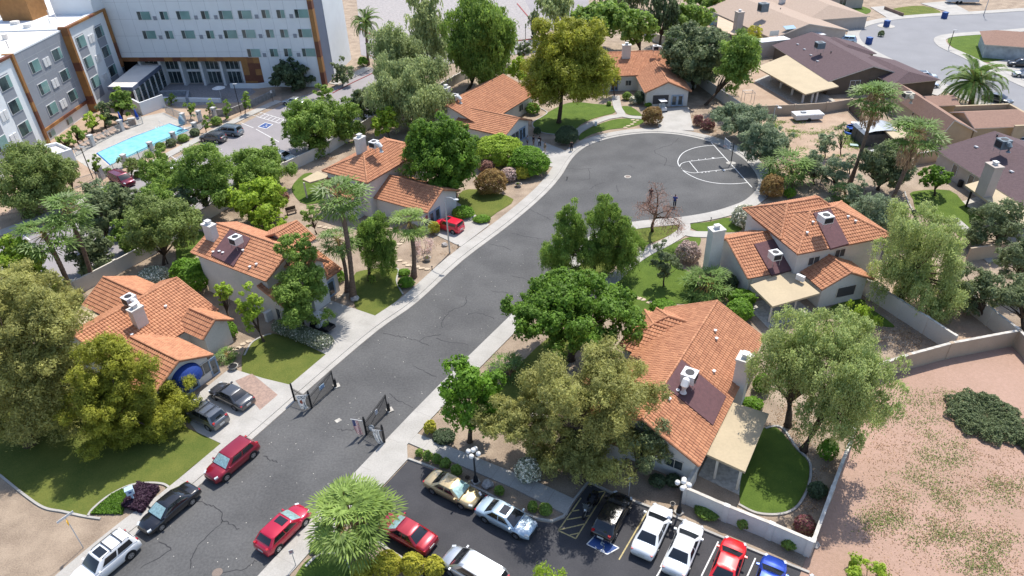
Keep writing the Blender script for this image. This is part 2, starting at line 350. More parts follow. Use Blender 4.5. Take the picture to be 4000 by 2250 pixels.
# --- lawns
def lawn(l, m=None, ox=0, oy=0, s=1., name='lawn'):
    return sheet(name, smooth_line(pxs(l, 0, ox, oy, s), 3, True), m or M_grass, .05, z=nz()+.035, kind='structure')
lawn([(270, 850), (400, 785), (500, 772), (620, 785), (760, 800), (775, 850), (700, 872), (590, 905), (500, 955), (485, 1005), (330, 1015), (230, 1000), (165, 965), (165, 925), (225, 885)], None, 2000, 0, 1.932)
lawn([(520, 1010), (640, 945), (800, 898), (980, 905), (985, 930), (890, 962), (740, 978), (600, 1015), (510, 1060)], None, 2000, 0, 1.932)
lawn([(822, 808), (900, 808), (980, 868), (975, 878), (870, 862)], None, 2000, 0, 1.932)
lawn([(930, 275), (1080, 255), (1235, 250), (1262, 285), (1150, 345), (980, 410), (940, 380)], M_grassd, 2000, 750, 1.932)
lawn([(1335, 248), (1500, 225), (1640, 195), (1730, 260), (1700, 300), (1480, 302), (1390, 292)], None, 2000, 750, 1.932)
lawn([(1010, 490), (1200, 400), (1330, 345), (1420, 345), (1400, 420), (1240, 540), (1380, 640), (1400, 830), (1150, 850), (1030, 960), (960, 1000), (830, 880), (750, 720), (880, 570)], M_grass, 2000, 750, 1.932)
lawn([(900, 300), (950, 390), (840, 500), (640, 680), (480, 740), (330, 650), (560, 480)], M_grassd, 2000, 750, 1.932)
lawn([(2180, 1290), (2270, 1350), (2080, 1560), (1990, 1620), (1900, 1570)], M_grassd)
lawn([(945, 1440), (955, 1370), (1030, 1315), (1100, 1310), (1296, 1385), (1140, 1518), (1092, 1540), (960, 1465)], M_grassd)
lawn([(735, 640), (830, 590), (1020, 572), (1078, 600), (1060, 680), (1105, 775), (905, 935), (750, 870)], M_grassd, 1000, 750, 1.932)
lawn([(1165, 480), (1220, 480), (1292, 502), (1250, 535), (1222, 552), (1180, 540), (1150, 515)], M_grassd, 0, 0, .644)
lawn([(1145, 755), (1150, 715), (1215, 675), (1320, 760), (1200, 800)])
lawn([(1430, 345), (1668, 440), (1460, 620), (1275, 782), (1230, 762), (1100, 752), (980, 775), (800, 865), (690, 970), (650, 1002), (560, 985), (470, 965), (330, 935), (180, 835), (0, 690), (-200, 560), (-200, 100), (600, 60), (1200, 200)], M_grassd, 0, 1500, 1.932)
lawn([(1915, 1082), (1955, 1078), (2000, 1130), (2033, 1165), (2030, 1220), (2003, 1270), (1965, 1290), (1905, 1288), (1862, 1268), (1870, 1180)], M_grass, 0, 0, .644)
lawn([(1090, 0), (1370, -10), (1500, 110), (1640, 190), (1550, 300), (1540, 350), (1430, 330), (1380, 250), (1140, 165), (1095, 60)], M_grass, 3000, 750, 1.932)
lawn([(470, 870), (700, 810), (760, 870), (940, 1000), (900, 1020), (560, 960)], M_grass, 3000, 750, 1.932)
lawn([(1155, 2250), (1200, 2190), (1262, 2165), (1320, 2170), (1362, 2210), (1375, 2290), (1140, 2290)], M_grass)
lawn([(515, 890), (640, 790), (780, 860), (640, 960), (540, 1010)], M_grass)
lawn([(700, 925), (790, 905), (800, 960), (720, 1040), (690, 1010)], M_grass)
lawn([(280, 1170), (330, 1165), (300, 1215), (240, 1235)], M_grass)
lawn([(855, 310), (1000, 275), (1270, 258), (1300, 370), (1385, 465), (1170, 493), (1060, 455), (900, 380)], M_grass, 3280, 0, 2.022)
lawn([(400, 75), (660, 47), (800, 110), (490, 126)], M_grassd, 3280, 0, 2.022)
lawn([(20, 110), (130, 50), (240, 75), (210, 112)], M_grass, 3280, 0, 2.022)
lawn([(1290, 405), (1400, 425), (1400, 460), (1330, 470), (1280, 450)], M_grass, 2780-800/1.456*0, 0, 2.912)
lawn([(2590, 100), (2700, 90), (2720, 175), (2600, 170)], M_grass)
# concrete mow kerbs round beds and lawns
def curb(l, ox=0, oy=0, s=1.):
    mb = MB(); strip(mb, smooth_line(pxs(l, 0, ox, oy, s), 5), -.09, .09, .12, .12); pieces('lawn_edging', mb, M_conc)
curb([(0, 690), (180, 835), (330, 935), (470, 965), (560, 985), (650, 1004), (760, 1020)], 0, 1500, 1.932)
curb([(665, 1005), (700, 950), (820, 850), (980, 770), (1120, 750), (1230, 758), (1280, 785)], 0, 1500, 1.932)
curb([(205, 815), (265, 850), (225, 885), (160, 925), (165, 965), (230, 1003), (330, 1018)], 2000, 0, 1.932)
curb([(1195, 2215), (1230, 2180), (1262, 2163), (1320, 2168), (1365, 2210), (1376, 2290)])
curb([(1925, 1078), (1965, 1076), (2004, 1128), (2037, 1165), (2034, 1222), (2006, 1274), (1966, 1294), (1905, 1292), (1858, 1270)], 0, 0, .644)
curb([(1060, 580), (1078, 600), (1062, 680), (1110, 775)], 1000, 750, 1.932)
curb([(955, 1390), (985, 1340), (1035, 1312), (1060, 1306)])
curb([(1030, 0), (1050, 60), (1085, 130), (1120, 180)], 3000, 750, 1.932)
# stepping stones
mb = MB()
def stone(c, r):
    k = random.randint(5, 7); ph = random.random()*6; mb.poly([c+Vector((math.cos(ph+2*math.pi*i/k)*r*random.uniform(.8, 1.2), math.sin(ph+2*math.pi*i/k)*r*.7*random.uniform(.8, 1.2), 0)) for i in range(k)], .10, .1)
for ox, oy, s, l in [(2000, 0, 1.932, [(855, 965), (880, 952), (905, 940), (925, 925), (945, 910), (910, 907)]), (2000, 750, 1.932, [(885, 790), (930, 797), (965, 808), (990, 815), (1040, 838)]),
                     (1000, 750, 1.932, [(1105, 375), (1085, 395), (1060, 415), (1045, 435), (1030, 460), (1045, 505), (1090, 520), (1125, 540), (1150, 555), (1190, 560), (1220, 568), (1250, 578), (1290, 585), (480, 262), (520, 270), (560, 275), (600, 280), (580, 760), (620, 800), (660, 780)]),
                     (0, 750, 1.932, [(1880, 1130), (1835, 1150), (1800, 1180), (1780, 1190)])]:
    for a, b in l: stone(P(ox+a/s, oy+b/s), .38)
pieces('stepping_stones', mb, M_stone)
# --- lot of red dirt and yards on the right
sheet('dirt_lot', pxs([(3150, 2172), (3295, 1760), (3420, 1450), (3700, 1395), (3950, 1345), (4400, 1600), (4600, 2500), (2900, 2500), (3120, 2260)]), M_pink)
sheet('bare_yard', pxs([(3375, 1110), (3400, 1000), (3640, 1010), (3960, 1320), (3700, 1380)]), M_dirt)
sheet('bare_yard', pxs([(2950, 480), (3000, 460), (3310, 445), (3420, 560), (3330, 700), (3050, 700), (3040, 560)]), M_dirt)
sheet('bare_yard', pxs([(2860, 330), (2960, 270), (3150, 380), (3280, 390), (3230, 440), (3000, 455), (2900, 400)]), M_dirt)
sheet('hotel_yard', pxs([(-200, 500), (0, 480), (330, 420), (600, 330), (1100, 250), (1100, 390), (1000, 440), (760, 560), (340, 780), (-300, 900)]), M_dirt)
# --- hotel grounds
sheet('parking_lot', pxs([(-300, 980), (60, 930), (340, 805), (760, 577), (1000, 458), (1180, 375), (1300, 345), (1455, 270), (1560, 300), (1700, 330), (1600, 425), (1450, 495), (1290, 590), (1116, 672), (621, 975), (310, 1140), (-300, 1400)]), M_asph3)
mb = MB(); strip(mb, smooth_line(pxs([(-300, 1020), (60, 890), (340, 775), (760, 552), (1000, 435), (1090, 395)]), 3), -.9, .9, .11, .11); pieces('sidewalk', mb, M_conc)
mb = MB(); strip(mb, smooth_line(pxs([(1300, 330), (1370, 300), (1440, 265)]), 3), -1.1, 1.1, .11, .11); pieces('sidewalk', mb, M_conc)
sheet('pool_deck', pxs([(280, 612), (352, 538), (470, 494), (500, 468), (640, 440), (700, 470), (720, 500), (800, 480), (842, 455), (768, 522), (685, 560), (597, 600), (500, 650), (402, 695)]), M_conc, z=.06, h=.06)
sheet('courtyard', pxs([(600, 360), (640, 330), (960, 325), (1000, 360), (940, 400), (850, 405), (700, 420), (620, 400)]), mat('paver_grey', (.30, .28, .28), .9, col2=(.2, .19, .19), scale=3), z=.05)
M_pool = mat('pool_water', (.20, .52, .62), .05, col2=(.28, .62, .70), scale=1.2, bump=.5, bscale=3, spec=.6)
M_coping = mat('pool_coping', (.55, .5, .44), .8, scale=3)
pool = [(662, 483), (740, 510), (430, 648), (375, 600), (520, 535)]
sheet('pool_coping', [p+(p-P(560, 560)).normalized()*.35 for p in pxs(pool)], M_coping, z=.075)
sheet('pool_tile', pxs(pool), mat('pool_tile', (.02, .10, .30), .3, scale=0), z=.08)
c_ = P(560, 560); sheet('pool_water', [p+(c_-p).normalized()*.25 for p in pxs(pool)], M_pool, z=.085)
mb = MB()
for k in range(4):
    c2 = P(668, 490); r = 1.2+.45*k
    pts = [c2+Vector((math.cos(t)*r, math.sin(t)*r, 0)) for t in np.linspace(R(195), R(290), 9)]
    path_(mb, pts, .1, .09)
pieces('pool_steps', mb, mat('pool_step', (.30, .70, .80), .4, scale=0))
mb = MB(); z = nz()       # hotel bay lines
for a, b in [((940, 480), (990, 500)), ((870, 505), (945, 535)), ((800, 560), (865, 585)), ((662, 608), (720, 640)), ((880, 445), (995, 385)), ((1000, 505), (1090, 555)), ((1480, 418), (1560, 440)), ((1390, 470), (1450, 490)), ((70, 905), (120, 940)), ((450, 690), (470, 705)), ((400, 735), (460, 770)), ((245, 840), (300, 880))]: bar(mb, P(*a), P(*b), .12, z)
A, B, C_, D = P(985, 450), P(1090, 482), P(1110, 468), P(1010, 437)
path_(mb, [A, B], .12, z); path_(mb, [D, C_], .12, z)
for k in range(8): path_(mb, [A.lerp(B, k/7), D.lerp(C_, k/7)], .12, z)
pieces('bay_markings', mb, M_white)
z2 = nz(); sheet('blue_marking', pxs([(1008, 496), (1036, 480), (1066, 487), (1040, 504)]), M_blue, z=z2)
mb = MB(); q = pxs([(1008, 496), (1036, 480), (1066, 487), (1040, 504)])
for i in range(4): bar(mb, q[i], q[(i+1) % 4], .15, z2+.004)
wheelchair(mb, P(1037, 492), azd(20), azd(110), 1.1, z2+.004); pieces('wheelchair_symbol', mb, M_white)
# --- far ground at the top
sheet('gravel_lot', pxs([(1380, -120), (2110, -120), (2080, 150), (1930, 168), (1700, 185), (1540, 198), (1405, 110)]), M_lgrav)
sheet('road', pxs([(1400, 112), (1540, 202), (1700, 192), (1930, 172), (2140, 150), (2140, 200), (1930, 222), (1820, 232), (1600, 300), (1470, 235), (1410, 215)]), M_asph3)
sheet('road', pxs([(2020, -60), (2090, 80), (2140, 120), (2300, 100), (2300, -80)]), M_asph3)
M_redk = mat('red_kerb_paint', (.32, .07, .07), .8, scale=3)
mb = MB(); strip(mb, smooth_line(pxs([(1403, 112), (1470, 145), (1545, 198), (1700, 188), (1930, 170), (2080, 153)]), 3), -.15, .15, .14, .14, 0)
strip(mb, smooth_line(pxs([(1300, 365), (1370, 328), (1450, 290), (1500, 262), (1490, 240), (1440, 215)]), 3), -.1, .1, .14, .14, 0)
strip(mb, pxs([(2020, 15), (2070, 75)]), -.15, .15, .14, .14, 0); pieces('kerb', mb, M_redk)
rd = lambda l: pxs(l, 0, 3280, 0, 2.022)
r_out = smooth_line(rd([(1550, 82), (1100, 112), (800, 127), (500, 151), (340, 176), (210, 213), (160, 258), (158, 300), (200, 352), (320, 424), (560, 540), (700, 600), (880, 690), (1200, 830), (1600, 990)]), 3)
r_in = smooth_line(rd([(1700, 800), (1456, 695), (1110, 532), (950, 448), (790, 375), (742, 320), (775, 288), (900, 266), (1290, 240), (1550, 215)]), 3)
sheet('road', r_out+r_in, M_asph4)
mb = MB(); strip(mb, r_out, 0, 2.6, .11, .12); strip(mb, r_in, 0, 2.4, .11, .12); pieces('sidewalk', mb, M_conc)
zd = .1
for k, l in enumerate([[(0, 170), (60, 150), (180, 195), (90, 250), (0, 240)], [(240, 60), (350, 50), (475, 130), (370, 140)], [(640, 30), (860, 10), (1020, 95), (880, 105), (780, 75)], [(1180, 495), (1390, 465), (1500, 520), (1500, 660), (1320, 590)], [(620, 720), (660, 600), (800, 650), (860, 710), (770, 760)], [(540, 590), (640, 570), (720, 610), (700, 650)], [(0, 330), (150, 300), (200, 370), (100, 400)]]):
    sheet('driveway', rd(l), M_conc, .1, z=zd+.012*k)
path([(1045, 720), (1130, 800), (1180, 890), (1250, 960)], 1.0, ox=3000-20, oy=340, s=1.4)
# ============================================================ HOUSES
M_tile = mat('clay_tile', (.54, .262, .142), .8, col2=(.33, .142, .078), scale=.7, scale2=6, attr=True)
M_wall = mat('stucco_white', (.64, .615, .575), .9, col2=(.54, .52, .485), scale=.6, scale2=5, bump=.3, bscale=25, dist=.01)
M_trim = mat('painted_trim', (.62, .58, .52), .7, scale=2, var=.1)
M_fascia = mat('fascia_board', (.33, .19, .14), .8, scale=3, var=.3)
M_glass = mat('window_glass', (.035, .045, .05), .08, scale=1.5, col2=(.08, .09, .09), spec=.7)
M_screen = mat('sun_screen', (.075, .07, .07), .8, scale=0)
M_shin = mat('shingle_dark', (.125, .085, .09), .95, col2=(.085, .058, .062), scale=3, scale2=22, bump=.6, bscale=30, dist=.02)
M_shinp = mat('shingle_patch', (.145, .075, .08), .95, col2=(.10, .055, .06), scale=3, scale2=22, bump=.6, bscale=30, dist=.02)
M_shinb = mat('shingle_brown', (.33, .205, .155), .95, col2=(.24, .15, .115), scale=3, scale2=22, bump=.6, bscale=30, dist=.02)
M_shint = mat('shingle_tan', (.40, .31, .245), .95, col2=(.31, .235, .185), scale=3, scale2=22, bump=.6, bscale=30, dist=.02)
M_tan = mat('patio_roll_roof', (.46, .375, .25), .9, col2=(.39, .32, .215), scale=.5, scale2=4)
M_metal = mat('white_metal', (.66, .66, .66), .5, metal=.0, scale=3, var=.12)
M_greym = mat('grey_metal', (.32, .34, .36), .45, metal=.5, scale=3, var=.2)
M_black = mat('black_metal', (.02, .02, .022), .5, scale=0)
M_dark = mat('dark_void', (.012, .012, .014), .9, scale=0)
M_door = mat('blue_door', (.22, .30, .40), .6, scale=2, var=.15)
M_fan = mat('fan_grille', (.03, .03, .035), .6, scale=0)

def tilesheet(mb, poly, e, upv, colw=.30, rowh=.42, clip=True):
    e = e.normalized(); upv = upv.normalized(); n = e.cross(upv)
    if n.z < 0: e = -e; n = -n
    o = poly[0]; uv = [((p-o).dot(e), (p-o).dot(upv)) for p in poly]
    u0, u1 = min(a for a, b in uv), max(a for a, b in uv); v0, v1 = min(b for a, b in uv), max(b for a, b in uv)
    nc = max(1, int(round((u1-u0)/colw))); cw = (u1-u0)/nc; nr = max(1, int(round((v1-v0)/rowh))); rh = (v1-v0)/nr
    prof = [(0, 0), (.2, .06), (.5, .085), (.8, .06)]
    us = []; hs = []
    for c in range(nc):
        for a, h in prof: us.append(u0+(c+a)*cw); hs.append(h)
    us.append(u1); hs.append(0); us = np.array(us); hs = np.array(hs); K = len(us)
    E_ = np.array(e); U_ = np.array(upv); N_ = np.array(n); O = np.array(o)
    rows = []
    for r in range(nr):
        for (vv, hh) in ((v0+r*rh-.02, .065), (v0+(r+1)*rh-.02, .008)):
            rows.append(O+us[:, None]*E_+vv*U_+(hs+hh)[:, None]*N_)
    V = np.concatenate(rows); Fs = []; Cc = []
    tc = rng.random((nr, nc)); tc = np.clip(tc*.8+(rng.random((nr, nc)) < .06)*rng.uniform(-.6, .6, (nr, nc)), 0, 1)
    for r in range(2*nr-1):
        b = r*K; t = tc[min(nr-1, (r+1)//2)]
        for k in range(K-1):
            Fs.append((b+k, b+k+1, b+K+k+1, b+K+k)); Cc.append(float(t[min(nc-1, k//4)])+(0 if r % 2 == 0 else .35))  # step faces between tile rows tinted darker: row shade put into the colour
    rect = len(poly) == 4 and all(min(abs(a-u0), abs(a-u1)) < .03 and min(abs(b-v0), abs(b-v1)) < .03 for a, b in uv)
    if rect or not clip:
        s0 = len(mb.v); mb.v += [tuple(x) for x in V]; mb.f += [tuple(i+s0 for i in f) for f in Fs]; mb.m += [0]*len(Fs); mb.c += Cc; return
    bm = bmesh.new(); ly = bm.faces.layers.float.new('t'); vs = [bm.verts.new(x) for x in V]
    for f, c in zip(Fs, Cc): bm.faces.new([vs[i] for i in f])[ly] = c
    cen = sum(poly, Vector())/len(poly)
    for i in range(len(poly)):
        a, b = poly[i], poly[(i+1) % len(poly)]; pn = (b-a).cross(n)
        if pn.dot(cen-a) > 0: pn = -pn
        bmesh.ops.bisect_plane(bm, geom=bm.verts[:]+bm.edges[:]+bm.faces[:], plane_co=a, plane_no=pn.normalized(), clear_outer=True)
    bm.verts.index_update(); s0 = len(mb.v); mb.v += [tuple(v.co) for v in bm.verts]
    for f in bm.faces: mb.f.append(tuple(v.index+s0 for v in f.verts)); mb.m.append(0); mb.c.append(f[ly])
    bm.free()
def caps(mb, p, q, r=.15):
    L = (q-p).length; n = max(1, int(L/.42)); 
    for i in range(n):
        a = p.lerp(q, i/n); b = p.lerp(q, (i+1.08)/n); k = len(mb.c)
        mb.tube([a, b], [r, r*.82], 7); c = random.random()
        for j in range(k, len(mb.c)): mb.c[j] = c
class Blk: pass
class House:
    def __init__(s, name, label, u, v, roofm=None, wallm=None, cat='house', group=None, az=STREET):
        p = P(u, v); s.az = az; s.o = empty(name, (p.x, p.y, 0), 0, label, cat, group)
        s.roof = MB(); s.under = MB(); s.wall = MB(); s.rm = roofm or M_tile; s.wm = wallm or M_wall; s.tile = s.rm is M_tile; s.late = []; s.trim = MB()
    def block(s, a, b, zr, wL, wR, zeL, zeR=None, hA=0, hB=0, over=.45, base=0., walls=True, caprake=True, endA=True, endB=True, roof=True):
        zeR = zeL if zeR is None else zeR
        a = Vector((a[0], a[1], 0)); b = Vector((b[0], b[1], 0)); d = (b-a).normalized(); L = (b-a).length; t = Vector((d.y, -d.x, 0))
        q = lambda x, y, z: a+d*x+t*y+Vector((0, 0, z))
        A, B = q(0, 0, zr), q(L, 0, zr); k = Blk(); k.q = q; k.L = L; k.d = d; k.t = t; k.a = a; k.wL = wL; k.wR = wR; k.zr = zr; k.zeL = zeL; k.zeR = zeR; k.hA = hA; k.hB = hB; k.over = over
        eLA, eLB, eRA, eRB = q(-hA, -wL, zeL), q(L+hB, -wL, zeL), q(-hA, wR, zeR), q(L+hB, wR, zeR)
        pl = []
        if wL > 0: pl.append(([eLA, eLB, B, A], d, (q(0, 0, zr)-q(0, -wL, zeL))))
        if wR > 0: pl.append(([eRB, eRA, A, B], -d, (q(0, 0, zr)-q(0, wR, zeR))))
        if hA: pl.append(([eLA, eRA, A], t, A-(eLA+(eRA-eLA)*(wL/(wL+wR)))))
        if hB: pl.append(([eRB, eLB, B], t, B-(eLB+(eRB-eLB)*(wL/(wL+wR)))))
        k.planes = pl
        if roof:
            for poly, e, up in pl:
                if s.tile: tilesheet(s.roof, poly, e, up)
                else:
                    n = e.cross(up).normalized(); n = n if n.z > 0 else -n; s.roof.add([p+n*.02 for p in poly], [tuple(range(len(poly)))])
                n = e.cross(up).normalized(); n = n if n.z > 0 else -n
                lo = [p-n*.14 for p in poly]; hi = [p+n*.0 for p in poly]; m_ = len(poly)
                s.under.add(hi+lo, [tuple(range(m_-1, -1, -1) if False else range(m_))]+[tuple(range(m_, 2*m_))]+[(i, (i+1) % m_, m_+(i+1) % m_, m_+i) for i in range(m_)])
            if s.tile:
                up = Vector((0, 0, .07)); caps(s.roof, A+up, B+up)
                for P0, h, e1, e2 in ((A, hA, eLA, eRA), (B, hB, eLB, eRB)):
                    if h: 
                        if wL > 0: caps(s.roof, e1+up, P0+up)
                        if wR > 0: caps(s.roof, e2+up, P0+up)
                    elif caprake:
                        if wL > 0: caps(s.roof, e1+up*.8, P0+up*.8, .12)
                        if wR > 0: caps(s.roof, e2+up*.8, P0+up*.8, .12)
        if walls:
            sl = (zr-zeL)/wL if wL else 0; sr = (zr-zeR)/wR if wR else 0
            x0 = (over if not hA else -hA+over); x1 = (L-over if not hB else L+hB-over); y0 = -wL+over if wL else 0; y1 = wR-over if wR else 0
            zl = zeL+sl*over-.12; zrr = zeR+sr*over-.12
            if not wL: zl = zr-.1
            if not wR: zrr = zr-.1
            k.x0, k.x1, k.y0, k.y1 = x0, x1, y0, y1
            s.wall.add([q(x0, y0, base), q(x1, y0, base), q(x1, y0, zl), q(x0, y0, zl)], [(0, 1, 2, 3)])
            s.wall.add([q(x0, y1, base), q(x1, y1, base), q(x1, y1, zrr), q(x0, y1, zrr)], [(3, 2, 1, 0)])
            for x, h in ((x0, hA), (x1, hB)):
                if h or not (wL and wR): s.wall.add([q(x, y0, base), q(x, y1, base), q(x, y1, zrr), q(x, y0, zl)], [(0, 1, 2, 3)])
                else: s.wall.add([q(x, y0, base), q(x, y1, base), q(x, y1, zrr), q(x, 0, zr-.14), q(x, y0, zl)], [(0, 1, 2, 3, 4)])
        s.last = k; return k
    def px(s, a, b, zr, eL, eR, zeL, zeR=None, **kw):
        """ridge from two photo points at height zr; eaves from a half width or a photo point"""
        A, B = P(*a, zr), P(*b, zr); zeR = zeL if zeR is None else zeR
        az = kw.pop('az', None)
        if az is not None:
            m_ = (A+B)/2; L = (B-A).length; dd = azd(az)
            if dd.dot(B-A) < 0: dd = -dd
            A = m_-dd*L/2; B = m_+dd*L/2
        d = (B-A).normalized(); t = Vector((d.y, -d.x, 0))
        wl = abs((P(*eL, zeL)-A).dot(t)) if isinstance(eL, tuple) else eL; wr = abs((P(*eR, zeR)-A).dot(t)) if isinstance(eR, tuple) else eR
        return s.block(A, B, zr, wl, wr, zeL, zeR, **kw)
    def face(s, k, side):       # -> origin point, outward normal, along dir
        if side == 'L': return k.q(k.x0, k.y0, 0), -k.t, k.d
        if side == 'R': return k.q(k.x0, k.y1, 0), k.t, k.d
        if side == 'A': return k.q(k.x0, k.y0, 0), -k.d, k.t
        return k.q(k.x1, k.y0, 0), k.d, k.t
    def opening(s, k, side, uv, w, h, kind='window', zc=None, m=None, mull=1, label=None):
        o, n, al = s.face(k, side); az = math.degrees(math.atan2(al.x, al.y)); x, z = onplane(uv[0], uv[1], o, az); z = zc if zc is not None else z
        z = max(z, h/2+.02)
        c = o+al*x+Vector((0, 0, z)); s.late.append((kind, c, n, al, w, h, m, mull, label))
    def finish(s):
        o = s.o
        s.wall.build('wall', s.wm, o)
        r = s.roof.build('roof', s.rm, o, attr=True)
        s.under.build('fascia', M_fascia if s.tile else M_trim, r); s.r = r
        for kind, c, n, al, w, h, m, mull, label in s.late:
            rz = math.atan2(al.y, al.x)
            if kind in ('window', 'screen'):
                f = MB(); t_ = .07
                for sx in (-1, 1): f.box(c+al*sx*(w/2)+n*.03, (t_, .08, h+t_), rz)
                for sz in (-1, 1): f.box(c+Vector((0, 0, sz*h/2))+n*.03, (w-t_, .078, t_), rz)
                for i in range(mull): f.box(c+al*((i+1)/(mull+1)-.5)*w+n*.03, (.05, .06, h-t_), rz)
                fo = f.build('window', M_trim if m is None or m is M_screen else m, o)
                g = MB(); g.box(c+n*.012, (w, .03, h), rz); g.build('pane', M_screen if kind == 'screen' else M_glass, fo)
            elif kind == 'vent':
                f = MB(); f.box(c+n*.02, (w, .05, h), rz)
                for i in range(6): f.box(c+n*.05+Vector((0, 0, (i/5-.5)*h*.8)), (w*.9, .03, .03), rz, rx=.4)
                f.build('vent', m or M_trim, o)
            elif kind == 'garage_door':
                f = MB(); f.box(c+n*.02, (w, .05, h), rz)
                for i in range(4): f.box(c+n*.05+Vector((0, 0, ((i+.5)/4-.5)*h)), (w-.1, .02, h/4-.05), rz)
                f.build('garage_door', m or M_trim, o)
            elif kind == 'door':
                f = MB(); f.box(c+n*.03, (w, .06, h), rz); do = f.build('door', m or M_door, o)
                g = MB(); k2 = max(1, int(round(w/.9)))
                for i in range(k2): g.box(c+n*.065+al*((i+.5)/k2-.5)*w, (w/k2*.62, .02, h*.75), rz)
                g.build('pane', M_glass, do)
                hnd = MB(); hnd.box(c+n*.09+al*.08, (.04, .06, .2), rz); hnd.build('handle', M_black, do)
    def chimney(s, uv, zt, zb, sx=1.3, sy=.75, az=None, flue=True, m=None):
        c = P(uv[0], uv[1], zt); rz = R(90-(az if az is not None else s.az)); f = MB(); m = m or M_wall
        f.box((c.x, c.y, (zt+zb)/2), (sx, sy, zt-zb), rz); f.box((c.x, c.y, zt+.08), (sx+.16, sy+.16, .2), rz)
        o = f.build('chimney', m, s.o)
        if flue:
            g = MB(); g.box((c.x, c.y, zt+.36), (.5, .4, .35), rz); g.box((c.x, c.y, zt+.57), (.66, .56, .07), rz); g.build('flue_cap', M_metal, o)
        return o
    def ac(s, uv, zt, az=None, size=1.05, h=.8, leg=.6, duct=1, m=None):
        c = P(uv[0], uv[1], zt); rz = R(90-(az if az is not None else s.az)); f = MB(); X = Vector((math.cos(rz), math.sin(rz), 0)); Y = Vector((-X.y, X.x, 0))
        f.box((c.x, c.y, zt-h/2), (size, size, h), rz); f.box((c.x, c.y, zt+.01), (size+.06, size+.06, .04), rz)
        if duct:
            p = c+X*duct*(size*.5+.3); f.tube([Vector((p.x, p.y, zt-.3))-X*duct*.3, Vector((p.x, p.y, zt-.3)), Vector((p.x, p.y, zt-.55))+X*duct*.25, Vector((p.x, p.y, zt-1.3))+X*duct*.3], [.3, .33, .33, .3], 10)
        o = f.build('ac_unit', m or M_metal, s.o)
        g = MB(); g.cyl((c.x, c.y, zt+.03), size*.33, .03, 18); 
        for sx in (-1, 1): g.box((c.x+Y.x*sx*(size/2+.01), c.y+Y.y*sx*(size/2+.01), zt-h/2), (size*.85, .03, h*.7), rz)
        g.build('fan_grille', M_fan, o)
        for sx in (-1, 1):
            for sy in (-1, 1): l = MB(); p = c+X*sx*size*.42+Y*sy*size*.42; l.tube([(p.x, p.y, zt-h-leg), (p.x, p.y, zt-h)], .03, 5); l.build('leg', M_greym, o)
        return o
    def patch(s, pts, m=None, lift=.23):        # flat shingled recess strip laid on the roof slope
        mb = MB(); mb.add([p+Vector((0, 0, lift)) for p in pts], [tuple(range(len(pts)))]); mb.add([p+Vector((0, 0, .02)) for p in pts]+[p+Vector((0, 0, lift)) for p in pts], [(i, (i+1) % len(pts), len(pts)+(i+1) % len(pts), len(pts)+i) for i in range(len(pts))])
        mb.build('roof_patch', m or M_shinp, s.o)
    def rp(s, k, side, uv):
        ze = k.zeR if side == 'R' else k.zeL; w = k.wR if side == 'R' else -k.wL; p0 = k.q(0, 0, k.zr); n = k.d.cross(k.q(0, w, ze)-p0); r = Vector(ray(*uv)); c0 = Vector((0, 0, CH)); return c0+r*((p0-c0).dot(n)/r.dot(n))
    def patch_px(s, k, side, pts, **kw): s.patch([s.rp(k, side, p) for p in pts], **kw)
    def vents(s, k, li, mat_=None, side='R', h=.25):      # small roof vents: (x along ridge, y across)
        for x, y in li:
            z = k.zr-(k.zr-(k.zeR if y > 0 else k.zeL))*abs(y)/(k.wR if y > 0 else k.wL)
            f = MB(); p = k.q(x, y, z); f.cyl(p-Vector((0, 0, .1)), .09, h+.1, 8); f.cyl(p+Vector((0, 0, h)), .16, .07, 8); f.build('roof_vent', mat_ or M_metal, s.o)
    def skylights(s, k, li):
        for x, y in li:
            w_ = k.wR if y > 0 else k.wL; ze = k.zeR if y > 0 else k.zeL; z = k.zr-(k.zr-ze)*abs(y)/w_; sl = math.atan2(k.zr-ze, w_)
            rz = math.atan2(k.d.y, k.d.x); f = MB(); p = k.q(x, y, z+.1); f.box(p, (.45, .45, .16), rz, rx=-sl*(1 if y > 0 else -1)); f.build('skylight', M_metal, s.o)
    def patio(s, pts, zt, posts=(), m=None, drop=.0, postr=.09, postm=None):
        """flat patio cover over photo points at height zt; posts at (u,v) of their feet"""
        mb = MB(); q = [P(u, v, zt) if len(p_) == 2 else P(u, v, p_[2]) for p_ in pts for (u, v) in [p_[:2]]]
        n = len(q); mb.add(q+[p-Vector((0, 0, .22)) for p in q], [tuple(range(n)), tuple(range(2*n-1, n-1, -1))]+[(i, (i+1) % n, n+(i+1) % n, n+i) for i in range(n)])
        o = mb.build('patio_cover', m or M_tan, s.o)
        for u, v in posts:
            f = MB(); p = P(u, v); rz = R(90-s.az); f.box((p.x, p.y, (zt-.22)/2), (postr*2, postr*2, zt-.22), rz); f.build('post', postm or M_trim, s.o)
        sl = MB(); sl.poly([Vector((p.x, p.y, .06)) for p in q], .06, .06); sl.build('patio_floor', M_slab, s.o)
        return o
def lerp3(a, b, t): return a+(b-a)*t

